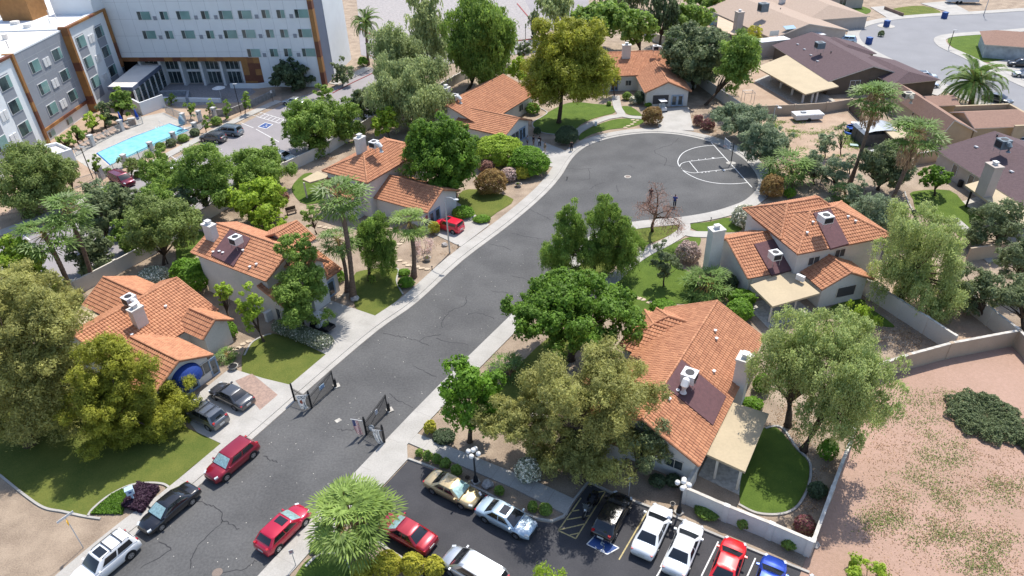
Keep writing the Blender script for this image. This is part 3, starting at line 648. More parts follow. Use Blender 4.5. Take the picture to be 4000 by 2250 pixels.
# ---- house nearest the left corner (blue awning)
h = House('tiled_house', 'single-storey tiled house with a round blue awning over its front doors', 560, 1330)
k = h.px((292, 1312), (691, 1086), 5.0, 3.6, 5.7, 3.3, 2.75, az=STREET)
h.chimney((528, 1207), 5.9, 3.6, 1.2, .8); h.ac((500, 1158), 6.0, az=STREET+90, duct=1)
h.vents(k, [(3.5, 3.2), (8.0, 2.4)])
h.px((396, 1089), (600, 1162), 4.5, 3.3, 3.1, 2.7, az=STREET+90, walls=True)
k2 = h.px((510, 1318), (699, 1410), 4.3, 3.3, 3.6, 2.65, 2.5, az=STREET+90)
h.opening(k2, 'B', (790, 1480), 2.4, 1.3, 'window', zc=1.5, mull=2, m=M_trim); h.opening(k2, 'B', (748, 1525), 1.9, 2.1, 'door', zc=1.07)
h.opening(k2, 'B', (845, 1460), .9, 2.1, 'door', zc=1.07)
k3 = h.px((740, 1207), (841, 1249), 4.0, 1.9, 1.9, 2.75, az=STREET+90); h.opening(k3, 'B', (880, 1290), .5, .6, 'vent', zc=3.1)
h.patio([(311, 1205), (408, 1225), (380, 1245), (300, 1310), (215, 1345), (180, 1300)], 2.6, [(225, 1400)])
f = MB(); cA = P(722, 1460, 2.6); n = k2.d; al = k2.t           # dome awning: scalloped quarter dome
o_, n_, al_ = h.face(k2, 'B'); x_, z_ = onplane(722, 1462, o_, math.degrees(math.atan2(al_.x, al_.y))); cA = o_+al_*x_; zb = 2.05
NN = 14; NM = 7; vs = []
for i in range(NM+1):
    ph = math.pi/2*i/NM
    for j in range(NN+1):
        th = math.pi*j/NN; rr = 1.55*math.sin(ph) if i else .02
        vs.append(cA+al_*(rr*math.cos(th))+n_*(1.25*math.sin(ph)*math.sin(th)+.02)+Vector((0, 0, zb+1.25*math.cos(ph))))
for j in range(NN+1):
    th = math.pi*j/NN; dz = -.28-(.05 if j % 2 else 0); vs.append(cA+al_*(1.55*math.cos(th))+n_*(1.25*math.sin(th)+.02)+Vector((0, 0, zb+dz)))
f.add(vs, [(i*(NN+1)+j, i*(NN+1)+j+1, (i+1)*(NN+1)+j+1, (i+1)*(NN+1)+j) for i in range(NM+1) for j in range(NN)])
f.build('awning', mat('blue_canvas', (.012, .04, .20), .8, scale=0, bump=.0), h.o)
h.finish()
# ---- two-storey second house on the left
h = House('tiled_house', 'two-storey tiled house with a rooftop unit on a dark patch beside the golf cart driveway', 1000, 1180)
k = h.px((845, 875), (1140, 975), 7.0, 2.6, 4.1, 5.9, 5.3, az=STREET+90)
o_, n_, al_ = h.face(k, 'R'); h.chimney((815, 880), 8.0, 3.2, 1.4, .8, az=STREET+90)
q = k.q; sl = lambda y: k.zr-(k.zr-k.zeR)*y/k.wR
h.patch_px(k, 'R', [(900, 902), (980, 936), (914, 1046), (826, 1003)])
h.ac((918, 925), 7.9, az=STREET+90, duct=0); h.vents(k, [(3.0, 3.3), (3.7, 3.0), (4.3, 3.0), (6.5, 2.0), (9.0, 3.4), (9.5, 2.9)])
k2 = h.px((1158, 864), (1075, 915), 7.4, 2.6, 4.3, 5.9, 5.3, az=STREET)
k2b = h.px((1040, 950), (1240, 1010), 6.4, 1.6, 1.6, 5.2, az=STREET+90, walls=True)
A_ = P(1124, 1197, 2.75); B_ = P(1330, 1060, 2.75)
k4 = h.block(A_-azd(STREET+90)*3.6-azd(STREET)*.4, A_-azd(STREET+90)*3.6+azd(STREET)*8.2, 4.3, 0, 3.6, 2.75)
h.opening(k4, 'R', (1165, 1230), 4.4, 2.1, 'garage_door', zc=1.08)
h.opening(k4, 'R', (1290, 1110), 1.2, 2.1, 'door', zc=1.07)
c4 = h.face(k4, 'A'); h.opening(k4, 'A', (1090, 1225), .9, 2.0, 'door', zc=1.02, m=M_trim)
f = MB(); p = P(1055, 1250); f.box((p.x, p.y, .6), (.9, .4, 1.2), R(90-STREET)); f.build('utility_box', M_metal, h.o)
h.patio([(745, 1015), (790, 1000), (800, 1012), (760, 1030)], 2.7)
h.finish()
# ---- third house on the left, red box car in its drive
h = House('tiled_house', 'two-storey hip-roofed tiled house with a white chimney beside the red box-shaped car', 1500, 760)
k = h.px((1424, 603), (1512, 551), 7.2, 4.3, 3.8, 5.4, hA=4.0, hB=4.0, az=STREET)
h.chimney((1405, 540), 9.2, 3, 1.3, .85); h.ac((1460, 552), 8.9, az=STREET+90, duct=1)
h.px((1300, 675), (1420, 720), 4.6, 3.0, 2.8, 3.4, az=STREET+90, roof=True)
k2 = h.px((1500, 690), (1737, 735), 4.4, 3.8, 3.6, 2.65, az=STREET+90)
for uv, w_, kd in [((1655, 800), 1.1, 'window'), ((1680, 790), 1.0, 'door'), ((1703, 778), 1.2, 'door')]: h.opening(k2, 'B', uv, w_, 2.1 if kd == 'door' else 1.5, kd, zc=1.07 if kd == 'door' else 1.4, m=None)
h.opening(k, 'R', (1500, 738), .8, 1.0, 'window'); h.opening(k, 'A', (1408, 722), .9, .9, 'window')
h.patio([(1181, 700), (1240, 668), (1290, 690), (1210, 712)], 2.7, [(1200, 775)])
f = MB(); p = h.last.q(0, 0, 0)
h.finish()
# ---- fourth house on the left with the people in its drive
h = House('tiled_house', 'single-storey tiled house whose open garage end faces the four people in the driveway', 1870, 430)
k = h.px((1750, 414), (1963, 292), 5.2, 5.2, 6.7, 2.7, az=STREET-1)
h.chimney((1742, 345), 7.2, 2.6, 1.3, .85); h.ac((1776, 370), 6.2, az=STREET+90)
k2 = h.px((1830, 419), (2023, 466), 4.2, 3.8, 4.2, 2.65, az=STREET+92)
h.opening(k2, 'B', (2005, 545), 3.2, 1.5, 'window', zc=1.25, mull=2); h.opening(k2, 'B', (2040, 530), 1.9, 2.1, 'door', zc=1.07)
h.opening(k, 'R', (2035, 435), 1.4, 1.2, 'window', zc=1.5)
h.finish()
# ---- house at the end of the round
h = House('tiled_house', 'single-storey tiled house at the head of the round with a golf cart before its front', 2480, 260, az=-88)
k = h.px((2320, 212), (2700, 190), 5.2, 5.0, 8.0, 2.7, 3.0, az=90)
h.chimney((2448, 178), 7.0, 2.6, 1.6, .9, az=90); h.ac((2562, 178), 6.9, az=90)
k2 = h.px((2562, 238), (2608, 321), 4.6, 4.3, 4.1, 2.75, az=180)
h.opening(k2, 'B', (2580, 392), 2.9, 1.7, 'screen', zc=1.35, mull=0); h.opening(k2, 'B', (2645, 393), 2.2, 2.1, 'door', zc=1.07, m=mat('blue_door_light', (.38, .47, .58), .6, scale=2))
h.opening(k2, 'B', (2606, 342), 1.5, .7, 'vent', zc=3.45)
h.opening(k, 'R', (2453, 346), 1.1, 1.0, 'window', zc=1.5); h.opening(k, 'R', (2400, 345), 1.4, 2.1, 'door', zc=1.07)
h.finish()
# ---- two-storey house on the right
h = House('tiled_house', 'two-storey hip-roofed tiled house with white chimney and tan patio cover on the right', 3120, 1010)
AZF = 75
k = h.px((3166, 828), (3254, 810), 7.4, 4.0, 4.7, 5.4, hA=4.4, hB=4.6, az=AZF)
q = k.q; sl = lambda y: k.zr-(k.zr-k.zeR)*y/k.wR
h.patch_px(k, 'R', [(3176, 838), (3243, 822), (3314, 958), (3243, 978)])
h.ac((3228, 840), 8.6, az=AZF, duct=0, size=1.2); h.vents(k, [(-.6, 1.5), (-2.0, 2.6), (3.8, 1.6), (4.3, 2.3)])
h.px((3080, 800), (3195, 772), 7.5, 3.8, 3.8, 5.5, hA=3.0, hB=2.6, az=AZF)
h.opening(k, 'R', (3178, 1018), 1.4, 1.0, 'screen'); h.opening(k, 'R', (3280, 988), 1.3, 1.0, 'screen')
k1 = h.px((2849, 944), (3030, 890), 4.9, 3.0, 5.0, 3.4, 2.75, az=AZF)
q1 = k1.q; s1 = lambda y: k1.zr-(k1.zr-k1.zeR)*y/k1.wR
h.patch_px(k1, 'R', [(2945, 960), (3040, 935), (3090, 1060), (3013, 1080)])
h.ac((3030, 985), 5.2, az=AZF, duct=0, leg=.7)
h.chimney((2800, 897), 6.3, 0, 1.5, 1.1, az=AZF)
k2 = h.px((3225, 985), (3323, 1066), 4.2, 3.2, 3.2, 2.7, az=AZF+90)
h.opening(k2, 'B', (3303, 1140), 2.3, 1.3, 'screen', zc=1.5, mull=0)
h.block(h.last.q(-2.5, 0, 0)-azd(AZF)*9, h.last.q(-2.5, 0, 0)+azd(AZF)*3, 3.4, 3, 2.9, 2.7, 2.7, roof=False)
h.patio([(2931, 1112), (3075, 1064), (3110, 1070), (3203, 1145), (3018, 1197)], 2.75, [(3003, 1258), (3100, 1222), (3195, 1190)])
f = MB(); p = P(3127, 1085, 3.3); f.box(p, (.35, .9, .6), R(90-AZF+25)); f.build('split_unit', M_metal, h.o)
h.finish()
# ---- near right house
h = House('tiled_house', 'single-storey tiled house with a large tan patio cover and rooftop unit nearest the parking lot', 2640, 1560)
k = h.px((2510, 1640), (2800, 1177), 5.4, 5.0, 4.9, 2.8, az=STREET)
L = k.L; q = k.q; sl = lambda y: k.zr-(k.zr-k.zeR)*y/k.wR
# along-ridge positions of the shingle strip
def along(u, v, z): return (P(u, v, z)-k.a).dot(k.d)
xa, xb = along(2577, 1515, 5.2), along(2660, 1404, 5.3)
h.patch_px(k, 'R', [(2662, 1412), (2836, 1555), (2784, 1668), (2597, 1515)])
h.ac((2695, 1455), 6.3, az=STREET, duct=-1, size=1.15); h.vents(k, [(xa-.8, .9), (xb+5, 1.6), (xb+5.8, 1.2), (xb+1.2, 2.7), (xa+.6, 1.1)])
h.px((2694, 1265), (2612, 1236), 4.5, 2.0, 2.0, 3.5, 3.5, hB=1.9, az=STREET+90)
h.px((2600, 1290), (2560, 1262), 4.0, 3.4, 3.4, 2.7, 2.7, hB=2.2, az=STREET+90)
k5 = h.px((2520, 1580), (2290, 1470), 4.4, 4.2, 4.4, 2.7, az=STREET+90)
h.opening(k5, 'B', (2230, 1560), 4.5, 2.1, 'garage_door', zc=1.08)
h.chimney((2910, 1400), 5.6, 0, 1.3, 1.1)
h.patio([(2849, 1567), (3004, 1616), (2911, 1843), (2743, 1766)], 2.75, [(2878, 1912), (2790, 1870)])
h.opening(k, 'A', (2640, 1770), 1.4, 1.0, 'window', zc=1.6)
f = MB()       # pergola by the garage
for i in range(14):
    p = P(2100, 1592, 2.4).lerp(P(2215, 1632, 2.4), i/13); f.box(p, (2.6, .07, .14), R(90-STREET))
for uv in ((2105, 1640), (2210, 1680)): p = P(*uv); f.box((p.x, p.y, 1.15), (.12, .12, 2.3))
f.build('pergola', M_trim, h.o)
h.finish()

# ---- houses over the wall
M_wbrown = mat('stucco_brown', (.135, .105, .08), .9, scale=1, var=.15)
M_wtan = mat('stucco_tan', (.44, .35, .235), .9, scale=1, var=.12)
M_wgrey = mat('stucco_greige', (.46, .40, .355), .9, scale=1, var=.1)
M_gac = mat('grey_ac', (.16, .20, .23), .5, scale=2, var=.2)
h = House('shingled_house', 'dark shingled brown-walled house with a long tan patio roof on white posts', 3250, 230, M_shin, M_wbrown)
k = h.px((3170, 125), (3414, 259), 5.0, 7.5, (3272, 342), 2.75)
kk = (math.degrees(math.atan2(k.d.x, k.d.y)))
h.az = kk
o_ = h.opening(k, 'B', (3330, 365), 1.9, 1.7, 'window', zc=1.6, mull=1, m=M_metal); h.opening(k, 'B', (3412, 290), 1.5, .9, 'vent', zc=3.9, m=M_wbrown)
h.opening(k, 'B', (3405, 330), 1.6, 1.0, 'window', zc=2.0, m=M_wbrown)
h.block(k.q(k.L-9, -5.0, 0), k.q(k.L-9, -5.0, 0)+k.d*10.5-k.t*1.0, 4.1, 5.2, 4.2, 2.8, hB=2.2)
h.block(k.q(2, -4.0, 0), k.q(8, -4.0, 0), 4.3, 5.0, 3.5, 2.9, hB=2.5)
h.ac((3205, 165), 6.3, az=kk, duct=0, size=1.5, h=1.1, m=M_gac)
h.skylights(k, [(4, 4.6), (7.5, 4.8), (11.2, 5.2), (14.8, 5.6)]); h.vents(k, [(8, 1.4), (13, 2.2), (12.4, 3.9)], M_black)
h.patio([(2955, 262), (3083, 210), (3277, 337), (3146, 368)], 2.7, [(3010, 316), (3048, 345), (3092, 372), (3133, 402), (3168, 402), (3185, 402)], postm=M_metal, postr=.14)
h.finish()
h = House('shingled_house', 'brown shingled house with a beige rooftop unit and walled front court', 3600, 430, M_shinb, M_wtan)
k = h.px((3505, 321), (3730, 468), 4.8, (3815, 512), (3668, 507), 2.75); kk = (math.degrees(math.atan2(k.d.x, k.d.y))); h.az = kk
h.block(k.q(k.L-5, -4.5, 0), k.q(k.L-5, -4.5, 0)-k.t*8.5, 4.0, 3.6, 3.6, 2.7, hB=3)
h.block(k.q(4, -3, 0), k.q(4, -3, 0)-k.t*5, 3.6, 2.4, 2.4, 2.7)
h.ac((3550, 362), 5.6, az=kk, duct=1, size=1.4, m=mat('beige_ac', (.52, .48, .38), .6, scale=2)); h.vents(k, [(9, 1.2), (8, 2.9)], M_black)
h.patio([(3452, 505), (3520, 488), (3572, 528), (3505, 555)], 2.5, [(3478, 570), (3560, 590)])
f = MB(); rz = math.atan2(k.d.y, k.d.x)
for a, b in [((k.L-9.6, -14.8), (k.L-.5, -14.8)), ((k.L-9.6, -6), (k.L-9.6, -14.8)), ((k.L-.5, -10), (k.L-.5, -14.8))]:
    p, r_ = k.q(*a, 0), k.q(*b, 0); c = (p+r_)/2; f.box((c.x, c.y, 1.6), ((r_-p).length, .25, 3.2), math.atan2((r_-p).y, (r_-p).x)); f.box((c.x, c.y, 3.25), ((r_-p).length+.1, .38, .12), math.atan2((r_-p).y, (r_-p).x))
f.build('parapet', M_wtan, h.o)
h.finish()
h = House('shingled_house', 'dark purple-brown shingled house with a big beige chimney at the right edge', 3900, 640, M_shin, M_wgrey)
A_ = P(3885, 512, 4.9); w_ = abs((P(3705, 618, 2.75)-A_).dot(azd(84))); k = h.block(A_, A_+azd(174)*20, 4.9, 6.0, w_, 2.75); kk = (math.degrees(math.atan2(k.d.x, k.d.y))); h.az = kk
h.opening(k, 'R', (3728, 668), 1.0, 1.5, 'window', zc=1.5, mull=0, m=M_metal); h.opening(k, 'R', (3793, 703), 1.0, 1.5, 'window', zc=1.5, mull=0, m=M_metal); h.opening(k, 'R', (3830, 725), .9, 1.2, 'window', zc=1.5, mull=0, m=M_metal)
h.ac((3925, 545), 6.4, az=kk, duct=1, size=1.4, h=1.2, m=M_gac); h.skylights(k, [(2.6, 4.3), (10.5, 4.9)]); h.vents(k, [(1.5, .7), (2.6, 1.4)], M_black)
h.chimney((3885, 648), 6.6, 2.4, 1.7, 1.2, az=kk, m=M_wgrey)
h.patio([(3768, 722), (3852, 698), (4100, 860), (4030, 905)], 2.65, [(3772, 810), (3845, 855)], postm=M_black)
h.finish()
h = House('shingled_house', 'tan shingled house with a solar panel and white-capped parapets above the dark-roofed one', 3060, 110, M_shint, M_wgrey)
k = h.px((2995, -20), (3030, 98), 5.2, 10.5, 8.5, 2.9, 2.9, az=166); kk = math.degrees(math.atan2(k.d.x, k.d.y)); h.az = kk
h.opening(k, 'B', (3026, 120), 2.2, 1.1, 'vent', zc=3.9)
for uv, uvb in [((2978, 152), (3085, 152))]:
    f = MB(); A_, B_ = P(2970, 168, 3.2), P(3082, 152, 3.4); c = (A_+B_)/2; rz = math.atan2((B_-A_).y, (B_-A_).x); L_ = (B_-A_).length
    f.box((c.x, c.y+1.3, 1.6), (L_, 2.6, 3.2), rz); f.box((c.x, c.y+1.3, 3.28), (L_+.2, 2.8, .14), rz, mi=1); o2 = f.build('parapet_wing', [M_wgrey, M_metal], h.o)
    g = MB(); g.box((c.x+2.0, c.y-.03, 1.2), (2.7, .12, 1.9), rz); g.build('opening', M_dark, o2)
    g = MB(); g.box((c.x-2.9, c.y-.04, 1.6), (.8, .12, .8), rz); g.build('window', M_glass, o2)
h.ac((2984, 12), 7.6, az=kk, duct=0, size=1.8, h=1.8, m=M_gac)
h.chimney((2890, 48), 6.4, 2.4, 1.5, 1.5, az=kk, m=M_wgrey)
f = MB(); p = P(3085, 107, 4.6); f.box(p, (1.4, 2.6, .08), R(90-kk), rx=.0, ry=.3); f.build('solar_panel', mat('solar_glass', (.30, .42, .50), .2, scale=0), h.o)
h.patio([(2805, 62), (2890, 55), (2900, 135), (2860, 135), (2800, 110)], 2.6, [(2805, 100)], m=mat('tan_patio_light', (.52, .40, .29), .9, scale=1, var=.12))
f = MB()
for (u, v, w_, d_) in [(3145, 75, 3.5, 3.0), (3160, 120, 3.5, 3.0), (3190, 135, 3.0, 2.0)]:
    p = P(u, v, 2.9); f.box((p.x, p.y, 1.45), (w_, d_, 2.9), R(-kk)); f.box((p.x, p.y, 2.97), (w_+.2, d_+.2, .16), R(-kk), mi=1)
f.build('parapet', [M_wgrey, M_metal], h.o)
h.vents(k, [(10, -2), (13, -4)], M_black); h.finish()
def simple_house(label, u, v, ra, rb, zr, wl, wr, roofm, wallm, az=None, door=None, extra=None, hA=0, hB=0):
    h = House('shingled_house', label, u, v, roofm, wallm)
    k = h.px(ra, rb, zr, wl, wr, 2.8, hA=hA, hB=hB, **({'az': az} if az is not None else {})); h.az = math.degrees(math.atan2(k.d.x, k.d.y))
    if door: h.opening(k, door[0], door[1], door[2], 2.2, door[3], zc=1.15)
    if extra: extra(h, k)
    h.finish(); return h
simple_house('tan house with a wide garage door facing its pale driveway at the top', 3200, 20, (3155, -45), (3165, 20), 4.8, 8, 8, M_shint, M_wgrey, az=172, door=('B', (3195, 55), 5.0, 'garage_door'), hB=5, extra=lambda h, k: h.chimney((3060, -20), 5.2, 2, 1.2, 1.2))
simple_house('cream house with an arched window behind the small green lawn', 3300, 0, (3220, -70), (3330, -80), 5.2, 6, 9, M_shint, M_wgrey, az=90, door=('R', (3290, 18), 1.8, 'window'))
simple_house('beige house with a white garage door behind the dry lawn', 3540, -20, (3420, -110), (3700, -120), 5, 6, 8, M_shinb, M_wgrey, az=90, door=('R', (3640, -5), 5.0, 'garage_door'))
simple_house('brown-roofed house with tall front windows at the right edge beyond the grass corner', 3990, 100, (3985, 92), (4150, 170), 4.6, 6, 5, M_shinb, mat('stucco_cool', (.42, .45, .46), .9, scale=1), az=115, door=('A', (3945, 140), 1.8, 'window'), hA=2)
# ============================================================ HOTEL
M_hw = mat('panel_white', (.70, .72, .735), .7, scale=.5, var=.05); M_hg = mat('panel_grey', (.26, .275, .31), .7, scale=.5, var=.08)
M_hd = mat('panel_bluegrey', (.115, .14, .20), .7, scale=.5, var=.08); M_hroof = mat('roof_membrane', (.72, .68, .63), .8, col2=(.60, .56, .52), scale=.3, scale2=3)
M_hwin = mat('hotel_glass', (.13, .24, .23), .15, scale=.3, col2=(.22, .36, .34), spec=.6); M_hwin2 = mat('hotel_glass_dark', (.02, .03, .035), .1, scale=.5, col2=(.07, .10, .10), spec=.6)
M_br = [mat('rust_panel', (.33, .16, .055), .6, scale=1.5, var=.2), mat('rust_panel_dark', (.16, .06, .035), .6, scale=1.5, var=.2), mat('rust_panel_mid', (.25, .11, .045), .6, scale=1.5, var=.2)]
M_seam = mat('panel_seam', (.36, .38, .40), .8, scale=0)
hot = empty('hotel', (-70, 140, 0), 0, 'white and grey four-storey hotel with rust-coloured bands standing behind the pool', 'hotel')
AZL = 0.5; oL = Vector((-78.0, 130.5, 0)); dL = azd(AZL); nL = Vector((dL.y, -dL.x, 0))        # courtyard side of the long wing
oM = P(1267, 339); AZM = 96.3; dM = -azd(AZM); nM = Vector((-azd(AZM).y*-1*0, 0, 0)); nM = Vector((azd(AZM).y, -azd(AZM).x, 0)); nM = nM if nM.y < 0 else -nM
def Lq(x, y, z): return oL+dL*x+nL*y+Vector((0, 0, z))        # x north along, y towards courtyard
def Mq(x, y, z): return oM+dM*x+nM*y+Vector((0, 0, z))        # x west along, y towards courtyard
def qbox(mb, q, x0, x1, y0, y1, z0, z1, mi=0):
    mb.add([q(x0, y0, z0), q(x1, y0, z0), q(x1, y1, z0), q(x0, y1, z0), q(x0, y0, z1), q(x1, y0, z1), q(x1, y1, z1), q(x0, y1, z1)], [(0, 3, 2, 1), (4, 5, 6, 7), (0, 1, 5, 4), (1, 2, 6, 5), (2, 3, 7, 6), (3, 0, 4, 7)], mi)
# bays of the long wing along x: white bay, grey bay, white bay, grey bay to the corner
x1_ = -16.1; x0_ = .8; x3_ = 14.9; xend = 24.0; ZW = 15.6; ZG = 14.9
wl_ = MB()
qbox(wl_, Lq, x1_+.3, x0_, -18, -1.1, 0, 2.3, 0); qbox(wl_, Lq, x1_+.3, x0_, -18, -.9, 2.3, ZG, 1)      # grey bay between
qbox(wl_, Lq, x0_+.3, x3_-.1, -18, 0, 0, 15.2, 0)                                  # white bay
qbox(wl_, Lq, x3_, xend+4, -18, -1.2, 0, ZG, 1)
qbox(wl_, Lq, x1_-22, x1_-.1, -18, 0, 0, 15.2, 0)
# grey infill strips between the windows of the white bays
for xx in (4.0, 11.0, -20, -26.4): qbox(wl_, Lq, xx-1.55, xx+1.55, -.5, .03, 1.8, 13.4, 1)
wl_.build('wall', [M_hw, M_hg], hot)
rf = MB(); qbox(rf, Lq, x1_-22, xend+16, -17.7, -1.5, ZG, ZG+.05)
for x_, y_, r_, hh in [(-4, -8, .5, .9), (-9, -7, .5, .7), (-12, -11, .6, .8), (3, -8, .7, .9), (6, -12, .8, .8), (-2, -12, .1, 1.2), (-7, -13, .1, 1.2), (1, -13, .1, 1.2), (9, -6, .1, 1.2), (-10, -4, .1, 1.2), (5, -5, .1, 1.2), (12, -9, .1, 1.3)]: rf.cyl(Lq(x_, y_, ZG+.05), r_, hh, 10)
rf.build('roof', M_hroof, hot)
ph = MB(); c_ = P(88, 30, 17); ph.box((c_.x, c_.y, 17.2), (6, 5, 4.5), R(-5)); ph.box((c_.x+9, c_.y+4, 16.6), (8, 6, 3.4), R(-5), mi=1); ph.build('roof_penthouse', [M_br[0], M_hw], hot)
pp_ = MB(); qbox(pp_, Lq, x1_-22, xend+10, -18, -17.7, ZG, 15.6); qbox(pp_, Lq, x1_+.5, x0_-.3, -1.25, -.85, ZG, ZG+.25); qbox(pp_, Lq, x0_+.6, x3_-.3, -1.2, -.35, 15.2, 15.5); qbox(pp_, Lq, x3_+.3, xend+4, -1.55, -1.15, ZG, ZG+.25); qbox(pp_, Lq, x1_-22, x1_-.5, -1.2, -.35, 15.2, 15.5)
pp_.build('parapet', M_hw, hot)
bl = MB()       # rust frames
def band(q, x0, x1, y0, y1, z0, z1, step, axis):
    n = max(1, int(round(((z1-z0) if axis == 'z' else (x1-x0))/step)))
    for i in range(n):
        if axis == 'z': qbox(bl, q, x0, x1, y0, y1, z0+(z1-z0)*i/n, z0+(z1-z0)*(i+1)/n, random.choice([0, 0, 2, 1]))
        else: qbox(bl, q, x0+(x1-x0)*i/n, x0+(x1-x0)*(i+1)/n, y0, y1, z0, z1, random.choice([0, 2, 1]))
for x_ in (x1_, x0_, x3_): band(Lq, x_-.3, x_+.3, -1.3, .4, 0 if x_ < x3_ else 4.4, ZW, 1.6, 'z')
band(Lq, x0_+.3, x3_-.3, -.3, .38, 15.2, ZW-.02, 2, 'x'); band(Lq, x1_-22, x1_-.3, -.3, .38, 15.2, ZW-.02, 2, 'x'); band(Lq, x1_+.3, x0_-.3, -1.12, -.65, 1.95, 2.45, 1.5, 'x')
bl.build('rust_band', M_br, hot)
def hwin(q, n, al, x, y, z, w, hh, split=.33, tall=None, name='window'):
    c = q(x, y, z); rz = math.atan2(al.y, al.x); f = MB()
    f.box(c+n*.04, (w+.14, .10, hh+.14), rz); fo = f.build(name, M_metal, hot)
    g = MB(); a = w*split; g.box(c+n*.075-al*(w/2-a/2), (a-.06, .06, hh-.02), rz, mi=1); g.box(c+n*.075+al*(a/2), (w-a-.06, .06, hh-.02), rz, mi=0); g.build('pane', [M_hwin, M_hwin2], fo)
for zz in (12.2, 8.5, 4.8):
    for xx, sp in ((4.0, .3), (11.0, .7), (-20, .7), (-26.4, .3)): hwin(Lq, nL, dL, xx, .03, zz, 2.9, 1.9, sp)
    for xx in (7.6, -23.2):
        for dx in (-.5, .5): f = MB(); qbox(f, Lq, xx+dx-.42, xx+dx+.42, 0, .14, zz-1.1, zz+.3); f.build('vent_panel', M_metal, hot)
    for xx, sp in ((-10, .3), (-3, .7)): hwin(Lq, nL, dL, xx, -.9, zz-.3, 2.8, 1.8, sp)
    for dx in (-.5, .5): f = MB(); qbox(f, Lq, -6.6+dx-.42, -6.6+dx+.42, -.9, -.76, zz-1.3, zz+.1); f.build('vent_panel', M_metal, hot)
    for xx, w_ in ((18.0, 1.7), (22.0, 2.6)): hwin(Lq, nL, dL, xx, -1.2, zz-.4, w_, 1.8, .5)
for xx in (-12.5, -6.5): hwin(Lq, nL, dL, xx, -1.1, .95, 2.0, 1.0)
# main wing across
XW = 41.0
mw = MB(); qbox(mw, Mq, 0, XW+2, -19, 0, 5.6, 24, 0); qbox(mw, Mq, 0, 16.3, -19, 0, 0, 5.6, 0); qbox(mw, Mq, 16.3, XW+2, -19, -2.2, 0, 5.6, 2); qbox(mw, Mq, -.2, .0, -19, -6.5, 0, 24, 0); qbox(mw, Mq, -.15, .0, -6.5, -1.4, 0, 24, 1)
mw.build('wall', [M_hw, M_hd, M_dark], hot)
bl = MB(); band(Mq, -.5, .35, -.9, .3, 0, 24, 1.5, 'z'); bl.build('rust_band', M_br, hot); bl = MB(); band(Mq, 16.3, XW+2, -.3, .06, 5.2, 6.0, 1.8, 'x')
for i in range(3):
    for j in range(5): qbox(bl, Mq, 12.4+i*1.3, 13.7+i*1.3, -.5, .06, j*1.2, j*1.2+1.2, random.choice([0, 1, 2, 1]))
bl.build('rust_band', M_br, hot)
sm = MB()
for i in range(1, 16): qbox(sm, Mq, i*2.6, i*2.6+.04, 0, .008, 6.0 if i > 4 else 0, 24)
for zz in (7.0, 10.2, 13.4, 16.6, 19.8): qbox(sm, Mq, .4, XW, 0, .006, zz, zz+.04)
for x_ in (-1.0, -5.2, -8.2, -12.0): qbox(sm, Lq, x_, x_+.05, -.9, -.89, 2.5, ZG)
for zz in (6.3, 10.0, 13.5): qbox(sm, Lq, x1_+.4, .4, -.9, -.893, zz, zz+.05)
sm.build('panel_seams', M_seam, hot)
def mwin(lst, w, hh, kind):
    for (u, v) in lst:
        x, z = onplane(u, v, oM, math.degrees(math.atan2(dM.x, dM.y)))
        if kind == 'p': f = MB(); qbox(f, Mq, x-w/2, x+w/2, 0, .07, z-hh/2, z+hh/2); f.build('vent_panel', M_hg, hot)
        else: hwin(Mq, nM, -dM, x, .0, z, w, hh, .28 if kind == 'w' else .5)
T1 = lambda l: [(a/1.932, b/1.932) for a, b in l]; T2 = lambda l: [(1000+a/1.932, b/1.932) for a, b in l]
mwin(T1([(1088, 118), (1385, 115), (1705, 112), (1850, 110), (1130, 262), (1423, 260), (1742, 258), (1880, 255), (1918, 399)])+T2([(345, 102), (372, 250), (400, 395)]), 2.7, 1.55, 'w')
mwin(T1([(1240, 117), (1550, 113), (1280, 262), (1588, 260)])+T2([(75, 105), (188, 105), (107, 253), (215, 252), (137, 397), (243, 395)]), 1.6, 1.5, 'n')
mwin(T1([(1170, 137), (1480, 132), (1630, 130), (1213, 282), (1520, 278), (1665, 277)])+T2([(5, 125), (267, 122), (35, 272), (295, 270), (65, 415), (322, 413)]), .7, .75, 'p')
# glazed ground floor
gl = MB(); x0g = 16.5
for i in range(5):
    xa = x0g+.6+i*4.3
    for r_ in range(2):
        z0 = 3.0 if r_ else .1; zt_ = 5.0 if r_ else 2.5; nc_ = 4
        for c_i in range(nc_):
            for rr in range(2 if (r_ or i in (0, 4)) else 1):
                hh = (zt_-z0)/(2 if (r_ or i in (0, 4)) else 1); qbox(gl, Mq, xa+c_i*.93+.05, xa+(c_i+1)*.93-.05, -2.15, -2.1, z0+rr*hh+.05, z0+(rr+1)*hh-.05, 0)
g_o = gl.build('window', M_hwin2, hot)
fr = MB()
for i in range(6): qbox(fr, Mq, x0g+.1+i*4.3, x0g+.6+i*4.3, -2.2, -.6, 0, 5.5)
qbox(fr, Mq, x0g, XW, -2.2, -2.0, 2.5, 3.0); qbox(fr, Mq, x0g, XW, -2.2, -2.12, 0, .1)
for i in range(5):
    for c_i in range(5): qbox(fr, Mq, x0g+.6+i*4.3+c_i*.93-.04, x0g+.6+i*4.3+c_i*.93+.04, -2.2, -2.06, .1, 5.2)
fr.build('window_frame', M_metal, hot)
